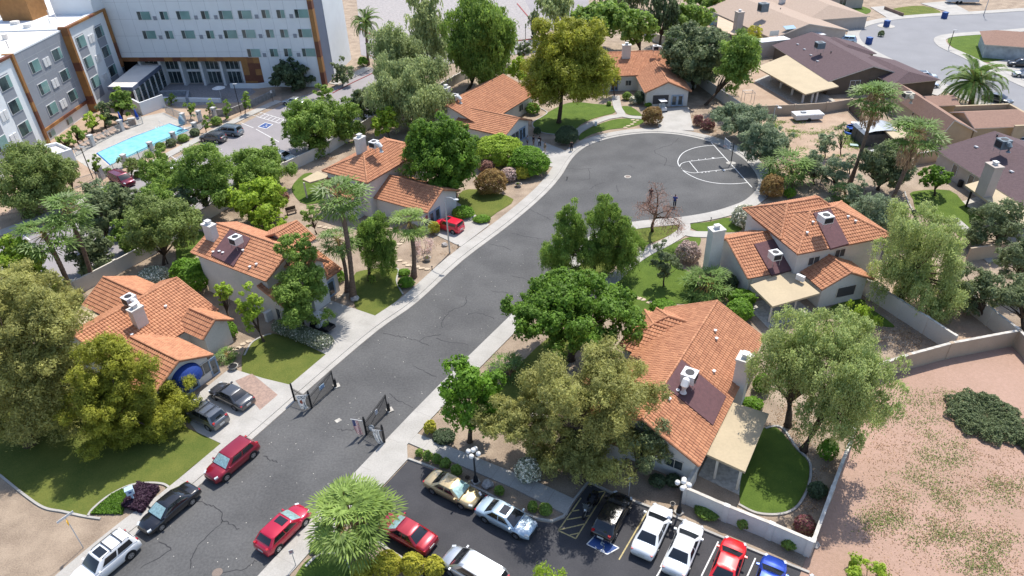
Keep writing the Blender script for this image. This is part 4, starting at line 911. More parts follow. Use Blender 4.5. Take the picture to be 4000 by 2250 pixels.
# entrance canopy in the corner
cn = MB(); cq = [P(418, 340, 4.3), P(516, 342, 4.3), P(632, 250, 4.3), P(545, 240, 4.3)]
cn.add(cq+[p-Vector((0, 0, .7)) for p in cq], [(0, 1, 2, 3), (7, 6, 5, 4)]+[(i, (i+1) % 4, 4+(i+1) % 4, 4+i) for i in range(4)]); co_ = cn.build('canopy', M_hd, hot)
cn = MB(); cn.add([p+Vector((0, 0, .02))+(sum(cq, Vector())/4-p).normalized()*.3 for p in cq], [(0, 1, 2, 3)]); cn.build('canopy_roof', M_hroof, co_)
A_, B_ = cq[1], cq[2]; ln2 = (B_-A_).length; dd = (B_-A_).normalized(); rz = math.atan2(dd.y, dd.x)
cw = MB(); gg = MB()
for i in range(7): cw = MB(); cw.box((A_+dd*(.3+i*(ln2-.6)/6)).to_tuple()[:2]+(1.8,), (.3, .3, 3.6), rz); cw.build('column', M_metal, hot)
for i in range(6):
    for j in range(3): c = A_+dd*(.3+(i+.5)*(ln2-.6)/6); gg.box((c.x, c.y, .65+j*1.15), ((ln2-.6)/6-.4, .06, 1.05), rz)
C2, D2 = cq[0], cq[1]; l2 = (D2-C2).length; d2 = (D2-C2).normalized(); rz2 = math.atan2(d2.y, d2.x)
for i in range(3):
    for j in range(3): c = C2+d2*(.6+(i+.5)*(l2-1)/3); gg.box((c.x, c.y, .65+j*1.15), ((l2-1)/3-.25, .06, 1.05), rz2)
gg.build('window', M_hwin2, hot)
# pool surroundings
M_pil = mat('pillar_white', (.52, .51, .50), .8, scale=2, var=.12); M_fen = mat('pale_fence', (.42, .44, .44), .5, metal=.2, scale=0); M_fend = mat('dark_fence', (.10, .11, .12), .5, scale=0)
PIL = [(366, 572), (480, 512), (402, 700), (495, 650), (597, 600), (685, 560), (768, 522), (722, 485), (785, 475), (842, 462)]
pil_lab = ['beside the pump house roof', 'between the two rows of loungers', 'at the deep end corner by the maroon minivan', 'second along the roadside pool fence', 'third along the roadside pool fence', 'fourth along the roadside pool fence', 'near the blue canvas-wrapped umbrella', 'beside the bicycle rack recess', 'at the corner gate of the pool yard', 'behind the parked blue-grey minivan']
for (u, v), l_ in zip(PIL, pil_lab):
    p = P(u, v); o = empty('fence_pillar', p, R(-20), 'white capped fence pillar '+l_, 'pillar', 'white pillars round the hotel pool'); o_ = MB(); o_.local = True; o_.box((0, 0, .95), (.6, .6, 1.9)); o_.build('shaft', M_pil, o); c = MB(); c.local = True; c.box((0, 0, 1.98), (.78, .78, .16)); c.build('cap', M_pil, o)
    l = MB(); l.local = True; l.box((0, -.32, 1.5), (.18, .08, .25)); l.build('lantern', M_black, o)
def railfence(label, a, b, h_=1.5, step=.14, m=None, posts=2.4, spear=False, name='railing'):
    a = P(*a); b = P(*b); L = (b-a).length; d = (b-a).normalized(); rz = math.atan2(d.y, d.x); o = empty(name, a, 0, label, 'fence')
    mb = MB(); c = (a+b)/2; m = m or M_fend
    for z in (.15, h_-.12): mb.box((c.x, c.y, z), (L, .04, .05), rz)
    n = int(L/step)
    for i in range(1, n): p = a.lerp(b, i/n); mb.box((p.x, p.y, h_/2+.05), (.025, .025, h_-.05), rz)
    mb.build('rails', m, o); k = max(1, int(L/posts))
    for i in range(k+1): p = a.lerp(b, i/k); f = MB(); f.box((p.x, p.y, h_/2), (.08, .08, h_+.1), rz); f.build('post', m, o)
    return o
for a, b, l_, m_ in [((402, 700), (495, 650), 'pale bar fence nearest the maroon minivan', M_fen), ((495, 650), (597, 600), 'dark bar fence along the middle of the pool', M_fend), ((597, 600), (685, 560), 'dark bar fence by the shallow half of the pool', M_fend), ((685, 560), (768, 522), 'dark bar fence at the pool steps end', M_fend), ((768, 522), (842, 462), 'dark bar fence at the pool corner gate', M_fend), ((722, 485), (785, 475), 'short bar fence beside the pool gate', M_fen), ((366, 572), (480, 512), 'mesh-like fence behind the nearer loungers', M_fen), ((300, 612), (366, 572), 'mesh-like fence angled to the pump house', M_fen), ((480, 512), (560, 485), 'mesh-like fence behind the furled blue umbrellas', M_fen), ((650, 440), (712, 468), 'pale fence enclosing the bicycle recess', M_fen), ((280, 742), (390, 705), 'pale fence behind the feathery tree and minivan', M_fen)]: railfence(l_, a, b, m=m_)
o = empty('pump_house', P(240, 620), 0, 'small white flat-roofed pump house at the end of the pool', 'pump house')
q = [P(170, 565, 3), P(220, 555, 3), P(281, 582, 3), P(213, 603, 3)]
mb = MB(); mb.add([Vector((p.x, p.y, 0)) for p in q]+q, [(i, (i+1) % 4, 4+(i+1) % 4, 4+i) for i in range(4)]); mb.build('wall', M_hw, o)
c = sum(q, Vector())/4; mb = MB(); inn = [p+(c-p).normalized()*.5 for p in q]; mb.add([p+Vector((0, 0, .0)) for p in q]+inn, [(i, (i+1) % 4, 4+(i+1) % 4, 4+i) for i in range(4)]); mb.add(inn+[p-Vector((0, 0, .5)) for p in inn], [(i, (i+1) % 4, 4+(i+1) % 4, 4+i) for i in range(4)]); mb.build('parapet', M_hw, o)
mb = MB(); mb.add([p-Vector((0, 0, .45)) for p in inn], [(0, 1, 2, 3)]); mb.build('roof', M_hroof, o)
# low white courtyard walls
def wall_run(label, pts, h_, t_=.2, m=None, cap=None, name='wall', cat='wall', pil=0, z=0):
    o = empty(name, P(*pts[0]), 0, label, cat); mb = MB(); q = [P(*p) for p in pts]
    cp = MB()
    for a, b in zip(q, q[1:]):
        c = (a+b)/2; L = (b-a).length; rz = math.atan2((b-a).y, (b-a).x); e_ = .004*(len(mb.f)//6 % 2); mb.box((c.x, c.y, h_/2+z), (L+t_*.9, t_+e_, h_+e_), rz)
        if cap: cp.box((c.x, c.y, h_+.03+z), (L+t_*.9, t_+.06+e_, .06+2*e_), rz)
    mb.build('panel', m or M_wall, o)
    if cap: cp.build('cap', cap, o)
    if pil:
        for si, (a, b) in enumerate(zip(q, q[1:])):
            n = max(1, int((b-a).length/pil)); rz = math.atan2((b-a).y, (b-a).x)
            for i in range(n+1 if si == len(q)-2 else n): p = a.lerp(b, i/n); f = MB(); f.box((p.x, p.y, h_/2+.04), (.42, t_+.12, h_+.1), rz); f.build('pier', m or M_wall, o)
    return o
wall_run('white shower wall with signs behind the blue umbrellas', [(505, 420), (560, 450), (645, 418)], 2.4, .3, M_hw)
wall_run('low white planter wall in the shaded courtyard', [(640, 395), (700, 398), (760, 398), (860, 400)], .8, .5, M_hw)
wall_run('grey stepped planter wall beside the hotel entrance', [(630, 375), (740, 372), (735, 400)], 1.0, .5, mat('planter_grey', (.30, .33, .37), .8, scale=2))
wall_run('white retaining wall under the dark oleander', [(905, 345), (1010, 345), (1075, 338)], 1.0, .3, M_hw)
wall_run('grey retaining wall beside the hotel parking walk', [(835, 455), (900, 452), (1000, 412), (1075, 375)], 1.3, .25, mat('planter_grey2', (.30, .29, .28), .8, scale=2))
M_loun = mat('lounger_tan', (.46, .33, .25), .8, scale=0)
def lounger():
    o = empty('sun_lounger', (0, 0, 0)); s = MB(); s.local = True; s.box((0, 0, .35), (1.3, .62, .06)); s.build('seat', M_loun, o)
    b = MB(); b.local = True; b.box((-.85, 0, .6), (.7, .62, .05), ry=.85); b.build('backrest', M_loun, o)
    for x in (-.6, .6):
        for y in (-.27, .27): l = MB(); l.local = True; l.box((x, y, .17), (.05, .05, .34)); l.build('leg', M_greym, o)
    return o
def copy_tree(o, parent=None):
    c = o.copy(); C.objects.link(c)
    if parent: c.parent = parent; 
    for ch in o.children: copy_tree(ch, c)
    return c
lg = None
lsp = [(312, 585), (330, 572), (350, 566), (370, 555), (387, 545), (405, 540), (423, 531), (440, 524), (455, 518), (498, 503)]
for i, (u, v) in enumerate(lsp):
    if lg is None: lg = lounger(); o = lg
    else: o = copy_tree(lg)
    o.location = P(u, v); o.rotation_euler.z = R(-40+random.uniform(-6, 6))
    tag(o, ['tan sun lounger nearest the pump house', 'second tan sun lounger from the pump house', 'tan sun lounger just before the first white pillar', 'tan sun lounger in front of the first white pillar', 'tan sun lounger just past the first white pillar', 'middle tan sun lounger of the row between pillars', 'tan sun lounger third before the second pillar', 'tan sun lounger second before the second pillar', 'tan sun lounger beside the second white pillar', 'tan sun lounger under the furled blue umbrellas'][i], 'sun lounger', 'tan sun loungers along the pool deck')
M_ub = mat('blue_umbrella', (.015, .06, .33), .8, scale=0); M_up = mat('pale_blue_cover', (.26, .36, .45), .8, scale=3)
for u, v, l_, m_, h_ in [(482, 496, 'furled bright blue umbrella left of the other one', M_ub, 2.9), (545, 487, 'furled bright blue umbrella against the white shower wall', M_ub, 3.0), (718, 505, 'bulging pale blue wrapped umbrella at the pool steps', M_up, 2.6)]:
    o = empty('umbrella', P(u, v), 0, l_, 'umbrella', 'furled umbrellas by the hotel pool'); a = MB(); a.local = True; a.cyl((0, 0, 0), .04, 1.6, 6); a.cyl((0, 0, 0), .3, .1, 10); a.build('pole', M_metal, o)
    k_ = .55 if m_ is M_up else .3; a = MB(); a.local = True; a.tube([(0, 0, .9), (0, 0, 1.1), (.03, 0, 1.5), (0, 0, 2.2), (0, 0, h_)], [.1, k_, k_*.95, k_*.6, .03], 9); a.build('canopy', m_, o, smooth=True)
o = empty('umbrella', P(865, 385), 0, 'open pale umbrella in the hotel courtyard', 'umbrella'); a = MB(); a.local = True; a.cyl((0, 0, 0), .04, 2.3, 6); a.build('pole', M_metal, o); a = MB(); a.local = True; a.tube([(0, 0, 2.1), (0, 0, 2.5)], [1.3, .05], 8); a.build('canopy', M_metal, o)
o = empty('pool_handrail', P(640, 492), 0, 'thin steel handrail at the pool steps', 'handrail'); a = MB(); a.tube([P(626, 490)+Vector((0, 0, z)) for z in (0, .9)]+[P(642, 497)+Vector((0, 0, z)) for z in (.6, 0)], .035, 6); a.build('rail', M_metal, o)
o = empty('trash_cabinet', P(520, 488), 0, 'brown towel cabinet between the blue umbrellas', 'cabinet'); a = MB(); p = P(520, 488); a.box((p.x, p.y, .6), (1.1, .7, 1.2), R(20)); a.build('body', mat('cab_brown', (.3, .2, .15), .8, scale=2), o); a = MB(); a.box((p.x, p.y, 1.25), (1.2, .8, .1), R(20)); a.build('lid', M_pil, o)
# ============================================================ BOUNDARY WALLS
M_wall2 = mat('wall_offwhite', (.58, .54, .48), .9, scale=.8, var=.12, scale2=6); M_wtanb = mat('wall_tan_block', (.44, .35, .26), .9, scale=.8, var=.15, scale2=6); M_cap = mat('wall_cap', (.58, .54, .48), .8, scale=2)
wall_run('long off-white wall between the tiled houses and the hotel parking, lower stretch', [(250, 1178), (310, 1148), (466, 1066), (621, 983), (700, 930)], 1.8, .2, M_wall2, None, 'boundary_wall', 'wall', 9)
wall_run('long off-white wall between the tiled houses and the hotel parking, upper stretch', [(700, 930), (792, 870), (950, 775), (1116, 678), (1290, 595), (1450, 497), (1580, 440), (1690, 380), (1776, 331), (1823, 305)], 1.8, .2, M_wall2, None, 'boundary_wall', 'wall', 9)
wall_run('pale wall behind the tiled houses at the gravel lot', [(1823, 305), (1901, 286), (1989, 283), (2120, 262), (2300, 215)], 1.8, .2, M_wall2, None, 'boundary_wall', 'wall', 9)
wall_run('grey wall running up behind the house at the head of the round', [(2640, 185), (2560, 165), (2500, 120)], 1.9, .2, M_wall2, None, 'boundary_wall')
wall_run('pale wall slanting behind the leaning tree trunk', [(2640, 250), (2725, 330), (2835, 408), (2935, 480)], 2.0, .2, M_wall2, None, 'boundary_wall')
wall_run('off-white wall from the two-storey house down to the block wall', [(3362, 1145), (3500, 1235), (3600, 1300), (3706, 1372)], 2.0, .2, M_wall2, M_cap, 'boundary_wall', 'wall', 10)
wall_run('off-white wall between the bare yard and the dark shed yard', [(3660, 1130), (3745, 1190), (3850, 1270), (3945, 1345)], 2.0, .2, M_wall2, M_cap, 'boundary_wall', 'wall', 10)
wall_run('tan block wall along the top of the red dirt lot', [(3395, 1490), (3530, 1445), (3694, 1400), (3955, 1350), (4060, 1465)], 1.9, .22, M_wtanb, M_cap, 'boundary_wall', 'wall', 7)
wall_run('white wall behind the parking lot shrubs', [(2668, 1962), (2828, 2033), (3000, 2103), (3150, 2169)], 1.7, .2, M_wall, M_cap, 'boundary_wall', 'wall', 7)
wall_run('short white wall from the globe lamp to the near house', [(2664, 1962), (2712, 1880)], 1.7, .2, M_wall, M_cap, 'boundary_wall')
wall_run('narrow pale wall between the dark green lawn and the red dirt lot', [(3160, 2165), (3235, 1960), (3310, 1760), (3360, 1600), (3395, 1490)], 1.6, .2, M_wall2, M_cap, 'boundary_wall', 'wall', 9)
wall_run('grey-tan wall behind the pop-up camper', [(2960, 452), (3100, 448), (3225, 440), (3318, 425)], 1.8, .2, M_wtanb, None, 'boundary_wall', 'wall', 8)
wall_run('tan block wall between the brown and purple-brown houses', [(3570, 645), (3650, 630), (3735, 612)], 1.8, .2, M_wtanb, M_cap, 'boundary_wall')
wall_run('tan block wall behind the weeping tree on the right', [(3775, 1020), (3850, 1010), (3930, 1000), (4040, 985)], 1.8, .2, M_wtanb, None, 'boundary_wall')
wall_run('pale block wall behind the backyard pool at the top', [(2790, 50), (2850, 55), (2925, 60)], 1.8, .2, M_wtanb, None, 'boundary_wall')
wall_run('dark wooden fence beside the brown-walled house', [(3316, 430), (3357, 470)], 1.8, .1, M_wbrown, None, 'wooden_fence', 'fence')
wall_run('low brown garden wall by the tiny lawn at the top', [(3455, 38), (3525, 64)], .8, .3, mat('wall_brown', (.26, .18, .14), .9, scale=1), None, 'garden_wall')
railfence('dark iron fence dropping behind the fan palm toward the two-storey house', (3170, 690), (3275, 790), 1.8, .15)
railfence('dark iron fence on the mesquite side of the round', (3050, 640), (3170, 690), 1.8, .15)
# ============================================================ PLANTS
def leafmat(name, c1, c2, tr=.36, rough=.6):
    c1 = tuple(x*.95 for x in c1); c2 = tuple(x*1.62+.006 for x in c2)
    return mat(name, c1, rough, col2=c2, scale=0, attr=True, trans=tr, spec=.25)
def leafmat_fix():
    pass
ML = dict(
 mesq=leafmat('leaf_mesquite', (.075, .105, .030), (.17, .215, .060)), mesq2=leafmat('leaf_paloverde', (.085, .120, .070), (.175, .215, .125)),
 pine=leafmat('leaf_pine', (.105, .105, .026), (.27, .235, .055)), pineg=leafmat('leaf_gold_pine', (.075, .095, .014), (.25, .255, .030)),
 pinek=leafmat('leaf_khaki_pine', (.095, .105, .034), (.28, .275, .085)),
 ficus=leafmat('leaf_ficus', (.035, .075, .010), (.115, .20, .022)), shade=leafmat('leaf_shade', (.07, .12, .022), (.17, .245, .045)),
 lime=leafmat('leaf_lime', (.12, .19, .02), (.25, .33, .035)), euc=leafmat('leaf_eucalyptus', (.095, .125, .048), (.27, .31, .135)),
 gum=leafmat('leaf_gum', (.11, .145, .045), (.29, .335, .125)), olive=leafmat('leaf_dusty', (.06, .085, .040), (.14, .17, .08)), dark=leafmat('leaf_dark', (.028, .045, .022), (.075, .105, .05)),
 hedge=leafmat('leaf_hedge', (.05, .115, .012), (.13, .235, .02)), palm=leafmat('leaf_palm', (.05, .085, .020), (.135, .205, .050), .3, .45), palmg=leafmat('leaf_palm_lime', (.06, .105, .025), (.19, .26, .06), .3, .45),
 red=leafmat('leaf_red_bush', (.15, .055, .03), (.22, .16, .05)), pinkf=leafmat('leaf_pink_flower', (.22, .05, .09), (.17, .12, .07)), white=leafmat('leaf_white_flower', (.09, .13, .05), (.60, .57, .50)),
 purple=leafmat('leaf_purple', (.030, .015, .028), (.055, .026, .045)), gold=leafmat('leaf_golden', (.16, .17, .015), (.34, .32, .04)), dry=leafmat('leaf_dead', (.20, .13, .08), (.34, .24, .15)), twig=leafmat('leaf_twig_brown', (.16, .08, .06), (.28, .16, .12)),
 pinkw=leafmat('leaf_pinkish_shrub', (.17, .14, .10), (.42, .33, .30)))
M_bark = mat('bark_dark', (.10, .070, .048), .95, col2=(.055, .038, .028), scale=4, bump=.8, bscale=18, dist=.03)
M_barkl = mat('bark_pale', (.38, .33, .27), .9, col2=(.25, .21, .17), scale=3)
M_barkp = mat('bark_palm', (.21, .145, .105), .95, col2=(.12, .08, .06), scale=5, bump=1., bscale=9, dist=.06)
def quads(name, cen, nrm, w, h, col, m, parent, tangent=None):
    """many leaf quads as one mesh; cen/nrm world arrays"""
    N = len(cen); nrm = nrm/np.maximum(np.linalg.norm(nrm, axis=1, keepdims=True), 1e-6)
    if tangent is None: tangent = rng.normal(size=(N, 3))
    t = tangent-(tangent*nrm).sum(1, keepdims=True)*nrm; t /= np.maximum(np.linalg.norm(t, axis=1, keepdims=True), 1e-6); b = np.cross(nrm, t)
    w = np.broadcast_to(np.asarray(w, float), (N,))[:, None]/2; h = np.broadcast_to(np.asarray(h, float), (N,))[:, None]/2
    off = np.array(parent.location) if parent is not None else np.zeros(3)
    c = cen-off
    V = np.stack([c-t*h, c+b*w*1.0-t*h*.1, c+t*h, c-b*w*1.0+t*h*.1], 1).reshape(-1, 3)
    me = bpy.data.meshes.new(name); me.vertices.add(4*N); me.vertices.foreach_set('co', V.astype(np.float32).ravel())
    me.loops.add(4*N); me.loops.foreach_set('vertex_index', np.arange(4*N, dtype=np.int32)); me.polygons.add(N)
    me.polygons.foreach_set('loop_start', np.arange(0, 4*N, 4, dtype=np.int32)); me.polygons.foreach_set('loop_total', np.full(N, 4, np.int32))
    me.materials.append(m); at = me.attributes.new('tint', 'FLOAT', 'FACE'); at.data.foreach_set('value', np.clip(col, 0, 1.4).astype(np.float32))
    me.update(calc_edges=True); me.validate(); o = bpy.data.objects.new(name, me); return link(o, parent)
def usph(n):
    v = rng.normal(size=(n, 3)); return v/np.linalg.norm(v, axis=1, keepdims=True)
def crown(c, rx, ry, rz, kind, parent, m, leaf=.26, dens=1., lump=None, name='crown', flowers=None, low=-.95):
    """crown of leaf clumps round lumps spread through an ellipsoid"""
    c = np.array(c); R3 = np.array([rx, ry, rz]); rm = (rx*ry*rz)**(1/3)
    bushy = name in ('foliage', 'plant')
    P_ = dict(mesq=(64, .21, .8, 1.), pine=(74, .20, .45, 1.), ficus=(100, .16, .25, 1.), shade=(66, .20, .45, 1.), euc=(58, .20, .55, 1.), bush=(30, .36, .25, 1.))[kind]
    nl, lr, fuzz, _ = P_; nl = int(nl*(lump or 1)*min(2.4, max(.35, (rm/3.4)**1.2)))
    d = usph(nl); d = d[d[:, 2] > low]; nl = len(d)
    rad = np.where(rng.random(nl) < .72, rng.uniform(.68, .98, nl), rng.uniform(.2, .7, nl))[:, None]
    w1, w2, w3 = rng.normal(size=3)*2.0, rng.normal(size=3)*3.2, rng.uniform(0, 6, 2)
    wz = 0 if bushy else .45 if kind == 'ficus' else 1.; wob = 1+wz*.17*np.sin(d @ w1*1.6+w3[0])+wz*.13*np.sin(d @ w2*1.6+w3[1])
    lc = d*rad*(R3*(1.08-lr*.6))*wob[:, None]; lrad = rm*lr*rng.uniform(.65, 1.4, nl)
    lrad = np.minimum(lrad, min(R3)*.55)
    A = 4*math.pi*lrad**2; k = np.maximum(8, (A*dens*1.25/(leaf*leaf*.55))).astype(int); k = np.minimum(k, 1500)
    if bushy: lc = d*np.maximum(rad, .6)*R3*.88; k = (k*1.5).astype(int)
    idx = np.repeat(np.arange(nl), k); N = len(idx); n = usph(N)
    keep = (n[:, 2] > -.55) | (rng.random(N) < .4); idx = idx[keep]; n = n[keep]; N = len(idx)
    if N > 60000: s_ = rng.choice(N, 60000, replace=False); idx = idx[s_]; n = n[s_]; N = 60000
    sq = np.array([1, 1, .72 if kind != 'euc' else 1.0]); ms = 1 if rm < .45 else 16
    sd_ = usph(nl*ms); si = idx*ms+rng.integers(0, ms, N); sn = sd_[si]; sn[:, 2] = np.where((sn[:, 2] < -.3) & (rng.random(N) < .5), -sn[:, 2], sn[:, 2])
    srad = rng.uniform(.72, 1.15, nl*ms)[si]*lrad[idx]; off = rng.normal(size=(N, 3))*(.17+.09*fuzz)*lrad[idx][:, None]
    pos = sn*srad[:, None]*sq+off
    if ms == 1: pos = n*(lrad[idx]*(1+rng.normal(0, .16, N)))[:, None]*sq
    n = pos/np.maximum(np.linalg.norm(pos, axis=1, keepdims=True), 1e-6)*.75+off/(.25*lrad[idx][:, None])*.45
    cen = c+lc[idx]+pos; tintl = rng.random(nl); tints = rng.random(nl*ms)
    col = .06+.30*tintl[idx]+.34*tints[si]+.42*rng.random(N)
    nn = n+rng.normal(0, .42, (N, 3))+np.array([0, 0, .3])
    if kind == 'pine': nn = n+rng.normal(0, .55, (N, 3))+np.array([0, 0, .3])
    w = leaf*rng.uniform(.45, 1.45, N); h = w*rng.uniform(1., 1.7, N); tan = None
    if kind == 'mesq': w *= .7; tan = rng.normal(size=(N, 3))+n*.8
    if kind == 'pine': w *= .55; h = w*2.8; tan = n*1.2+rng.normal(0, .5, (N, 3))+np.array([0, 0, .4])
    if flowers is not None:
        f = rng.random(N) < flowers; col = np.where(f, 1.3, col*.35)
    if kind == 'euc':
        w *= .62; h = w*2.1; tan = np.tile([0, 0, -1.], (N, 1))+rng.normal(0, .35, (N, 3)); nn = n*.7+rng.normal(0, .6, (N, 3)); nn[:, 2] *= .6
        ns = int(N*.10); s_ = rng.choice(N, ns, replace=False); s_ = s_[n[s_, 2] < .5]; ns = len(s_); K = 7
        L = rng.uniform(.5, 1.7, ns)*min(1.3, rm/3.2); st = cen[s_]
        pc = np.concatenate([st+np.stack([rng.normal(0, .07, ns), rng.normal(0, .07, ns), -L*(j+.5)/K], 1) for j in range(K)]); M_ = len(pc)
        cen = np.concatenate([cen, pc]); nn = np.concatenate([nn, rng.normal(0, 1, (M_, 3))*np.array([1, 1, .25])]); w = np.concatenate([w, leaf*rng.uniform(.4, .75, M_)]); h = np.concatenate([h, leaf*rng.uniform(1., 1.6, M_)])
        tan = np.concatenate([tan, np.tile([0, 0, -1.], (M_, 1))+rng.normal(0, .2, (M_, 3))]); col = np.concatenate([col, np.tile(col[s_], K)])
    ok = cen[:, 2] > .05; 
    return quads(name, cen[ok], nn[ok], w[ok], h[ok], col[ok], m, parent, None if tan is None else tan[ok]), c+lc
def bush(c, rx, ry, rz, parent, m, leaf, dens, flowers=None, name='foliage'):
    """solid rounded bush: leaves over a lumpy ellipsoid, a second thinner layer inside"""
    R3 = np.array([rx, ry, rz]); A = 4*math.pi*((rx*ry)**1.6/3+(rx*rz)**1.6/3+(ry*rz)**1.6/3)**(1/1.6); N = int(min(16000, max(260, A*dens*2.6/(leaf*leaf*.6))))
    n = usph(N); n[:, 2] = np.where((n[:, 2] < -.5), -n[:, 2], n[:, 2]); f = rng.normal(size=(10, 3))*3.2; ph = rng.uniform(0, 6, 10)
    w_ = np.sin(n @ f.T+ph).sum(1)/10; f2 = rng.normal(size=(8, 3))*9; w2 = np.sin(n @ f2.T+ph[:8]).sum(1)/8
    r = 1+.26*w_+.14*w2+rng.normal(0, .045, N); r[: N//5] *= rng.uniform(.5, .9, N//5)
    cen = np.array(c)+n*R3*r[:, None]*.95; col = .25+.55*(w2+.5)*.6+.5*rng.random(N)-.1
    nn = n/R3*min(R3)+rng.normal(0, .45, (N, 3))+np.array([0, 0, .25])
    if flowers is not None: fl = rng.random(N) < flowers; col = np.where(fl, 1.25, col*.4)
    ok = cen[:, 2] > .03; w = leaf*rng.uniform(.55, 1.3, N)
    return quads(name, cen[ok], nn[ok], w[ok], (w*rng.uniform(1, 1.6, N))[ok], col[ok], m, parent)
def fit(base, box):
    """crown ellipsoid from its picture box, standing at the distance of the base"""
    b = P(*base); u0, v0, u1, v1 = box; D = math.hypot(b.x, b.y); f = Vector((b.x, b.y, 0)).normalized()
    def at(u, v):
        r = ray(u, v); t = D/(r[0]*f.x+r[1]*f.y); return Vector((r[0]*t, r[1]*t, CH+r[2]*t))
    uc, vc = (u0+u1)/2, (v0+v1)/2; cc = at(uc, vc); rx = (at(u1, vc)-at(u0, vc)).length/2; hz = (at(uc, v0)-at(uc, v1)).length/2
    ph = math.atan2(CH-cc.z, D); s_ = (hz*math.cos(ph))**2-(rx*.92*math.sin(ph))**2
    rz = math.sqrt(s_)/math.cos(ph) if s_ > 0 else rx*.35
    rz = max(rz, rx*.38); return b, cc, rx, rz
def tree(label, kind, m, base, box, leaf=.26, dens=1., trunk=.22, bark=None, lump=None, group=None, name=None, cat='tree', z0=None, flowers=None, low=-.95, lean=None):
    boxes = box if isinstance(box, list) else [box]; b, cc, rx, rz = fit(base, boxes[0])
    if cc.z-rz < .1 and cat == 'tree': cc.z = max(cc.z, rz*.9+.2)
    nm = name or dict(mesq='mesquite_tree', pine='pine_tree', ficus='ficus_tree', shade='shade_tree', euc='weeping_tree')[kind]
    o = empty(nm, b, 0, label, cat, group); D = math.hypot(b.x, b.y)
    leaf = leaf*max(.82, D/95)
    cr, lc = crown(cc, rx, rx*.92, rz, kind, o, ML[m], leaf, dens, lump, flowers=flowers, low=low)
    for bx_ in boxes[1:]:
        _, c2, r2, z2 = fit(base, bx_); c2.z = max(c2.z, z2*.8); _, l2 = crown(c2, r2, r2*.9, z2, kind, o, ML[m], leaf, dens, lump, flowers=flowers, low=low); lc = np.concatenate([lc, l2])
    mb = MB(); fk = b.lerp(cc, .45); fk.z = max(.6, (cc.z-rz)*.75) if cc.z-rz > 1 else cc.z*.35
    fk.x = b.x+(cc.x-b.x)*.3; fk.y = b.y+(cc.y-b.y)*.3
    mb.tube([b-Vector((0, 0, .1)), b.lerp(fk, .1)+Vector((0, 0, .02)), b.lerp(fk, .5)+Vector((random.uniform(-.08, .08), random.uniform(-.08, .08), 0)), fk], [trunk*1.5, trunk*1.05, trunk*.9, trunk*.8], 9)
    sel = sorted(range(len(lc)), key=lambda i: random.random())[:min(len(lc), 14)]
    for i in sel:
        e = Vector(lc[i]); mid = fk.lerp(e, .5)+Vector((random.uniform(-.3, .3), random.uniform(-.3, .3), random.uniform(0, .5)))
        mb.tube([fk, fk.lerp(mid, .5)+Vector((0, 0, .1)), mid, e], [trunk*.62, trunk*.45, trunk*.28, trunk*.08], 5)
    mb.build('trunk', bark or M_bark, o, smooth=True); return o
def shrub(label, m, box, kind='bush', leaf=.16, dens=1., group=None, name='shrub', lump=None, flowers=None, cat='shrub', squash=None):
    u0, v0, u1, v1 = box; bp = P((u0+u1)/2, v1-(v1-v0)*.12); b = bp
    D = math.hypot(b.x, b.y); base = ((u0+u1)/2, v1-(v1-v0)*.30); b2, cc, rx, rz = fit(base, box)
    rz = max(.18, min(rz, rx*1.3)); cc.z = max(rz*.82, min(cc.z, rz)); g = P((u0+u1)/2, (v0+v1)/2, cc.z)
    if squash: rz *= squash
    o = empty(name, (g.x, g.y, 0), 0, label, cat, group); lf = leaf*max(1, D/110)
    if kind in ('bush', 'ficus'): bush((g.x, g.y, cc.z), rx, rx*.92, rz, o, ML[m], lf, dens*(1.1 if kind == 'ficus' else .9), flowers)
    else: crown((g.x, g.y, cc.z), rx, rx*.9, rz, kind, o, ML[m], lf, dens, lump, name='foliage', flowers=flowers, low=-.9)
    st = MB()
    for i in range(5):
        t = 2*math.pi*i/5; st.tube([(g.x, g.y, 0), (g.x+math.cos(t)*rx*.5, g.y+math.sin(t)*rx*.5, cc.z)], [.04, .015], 4)
    st.build('stem', M_bark, o); return o
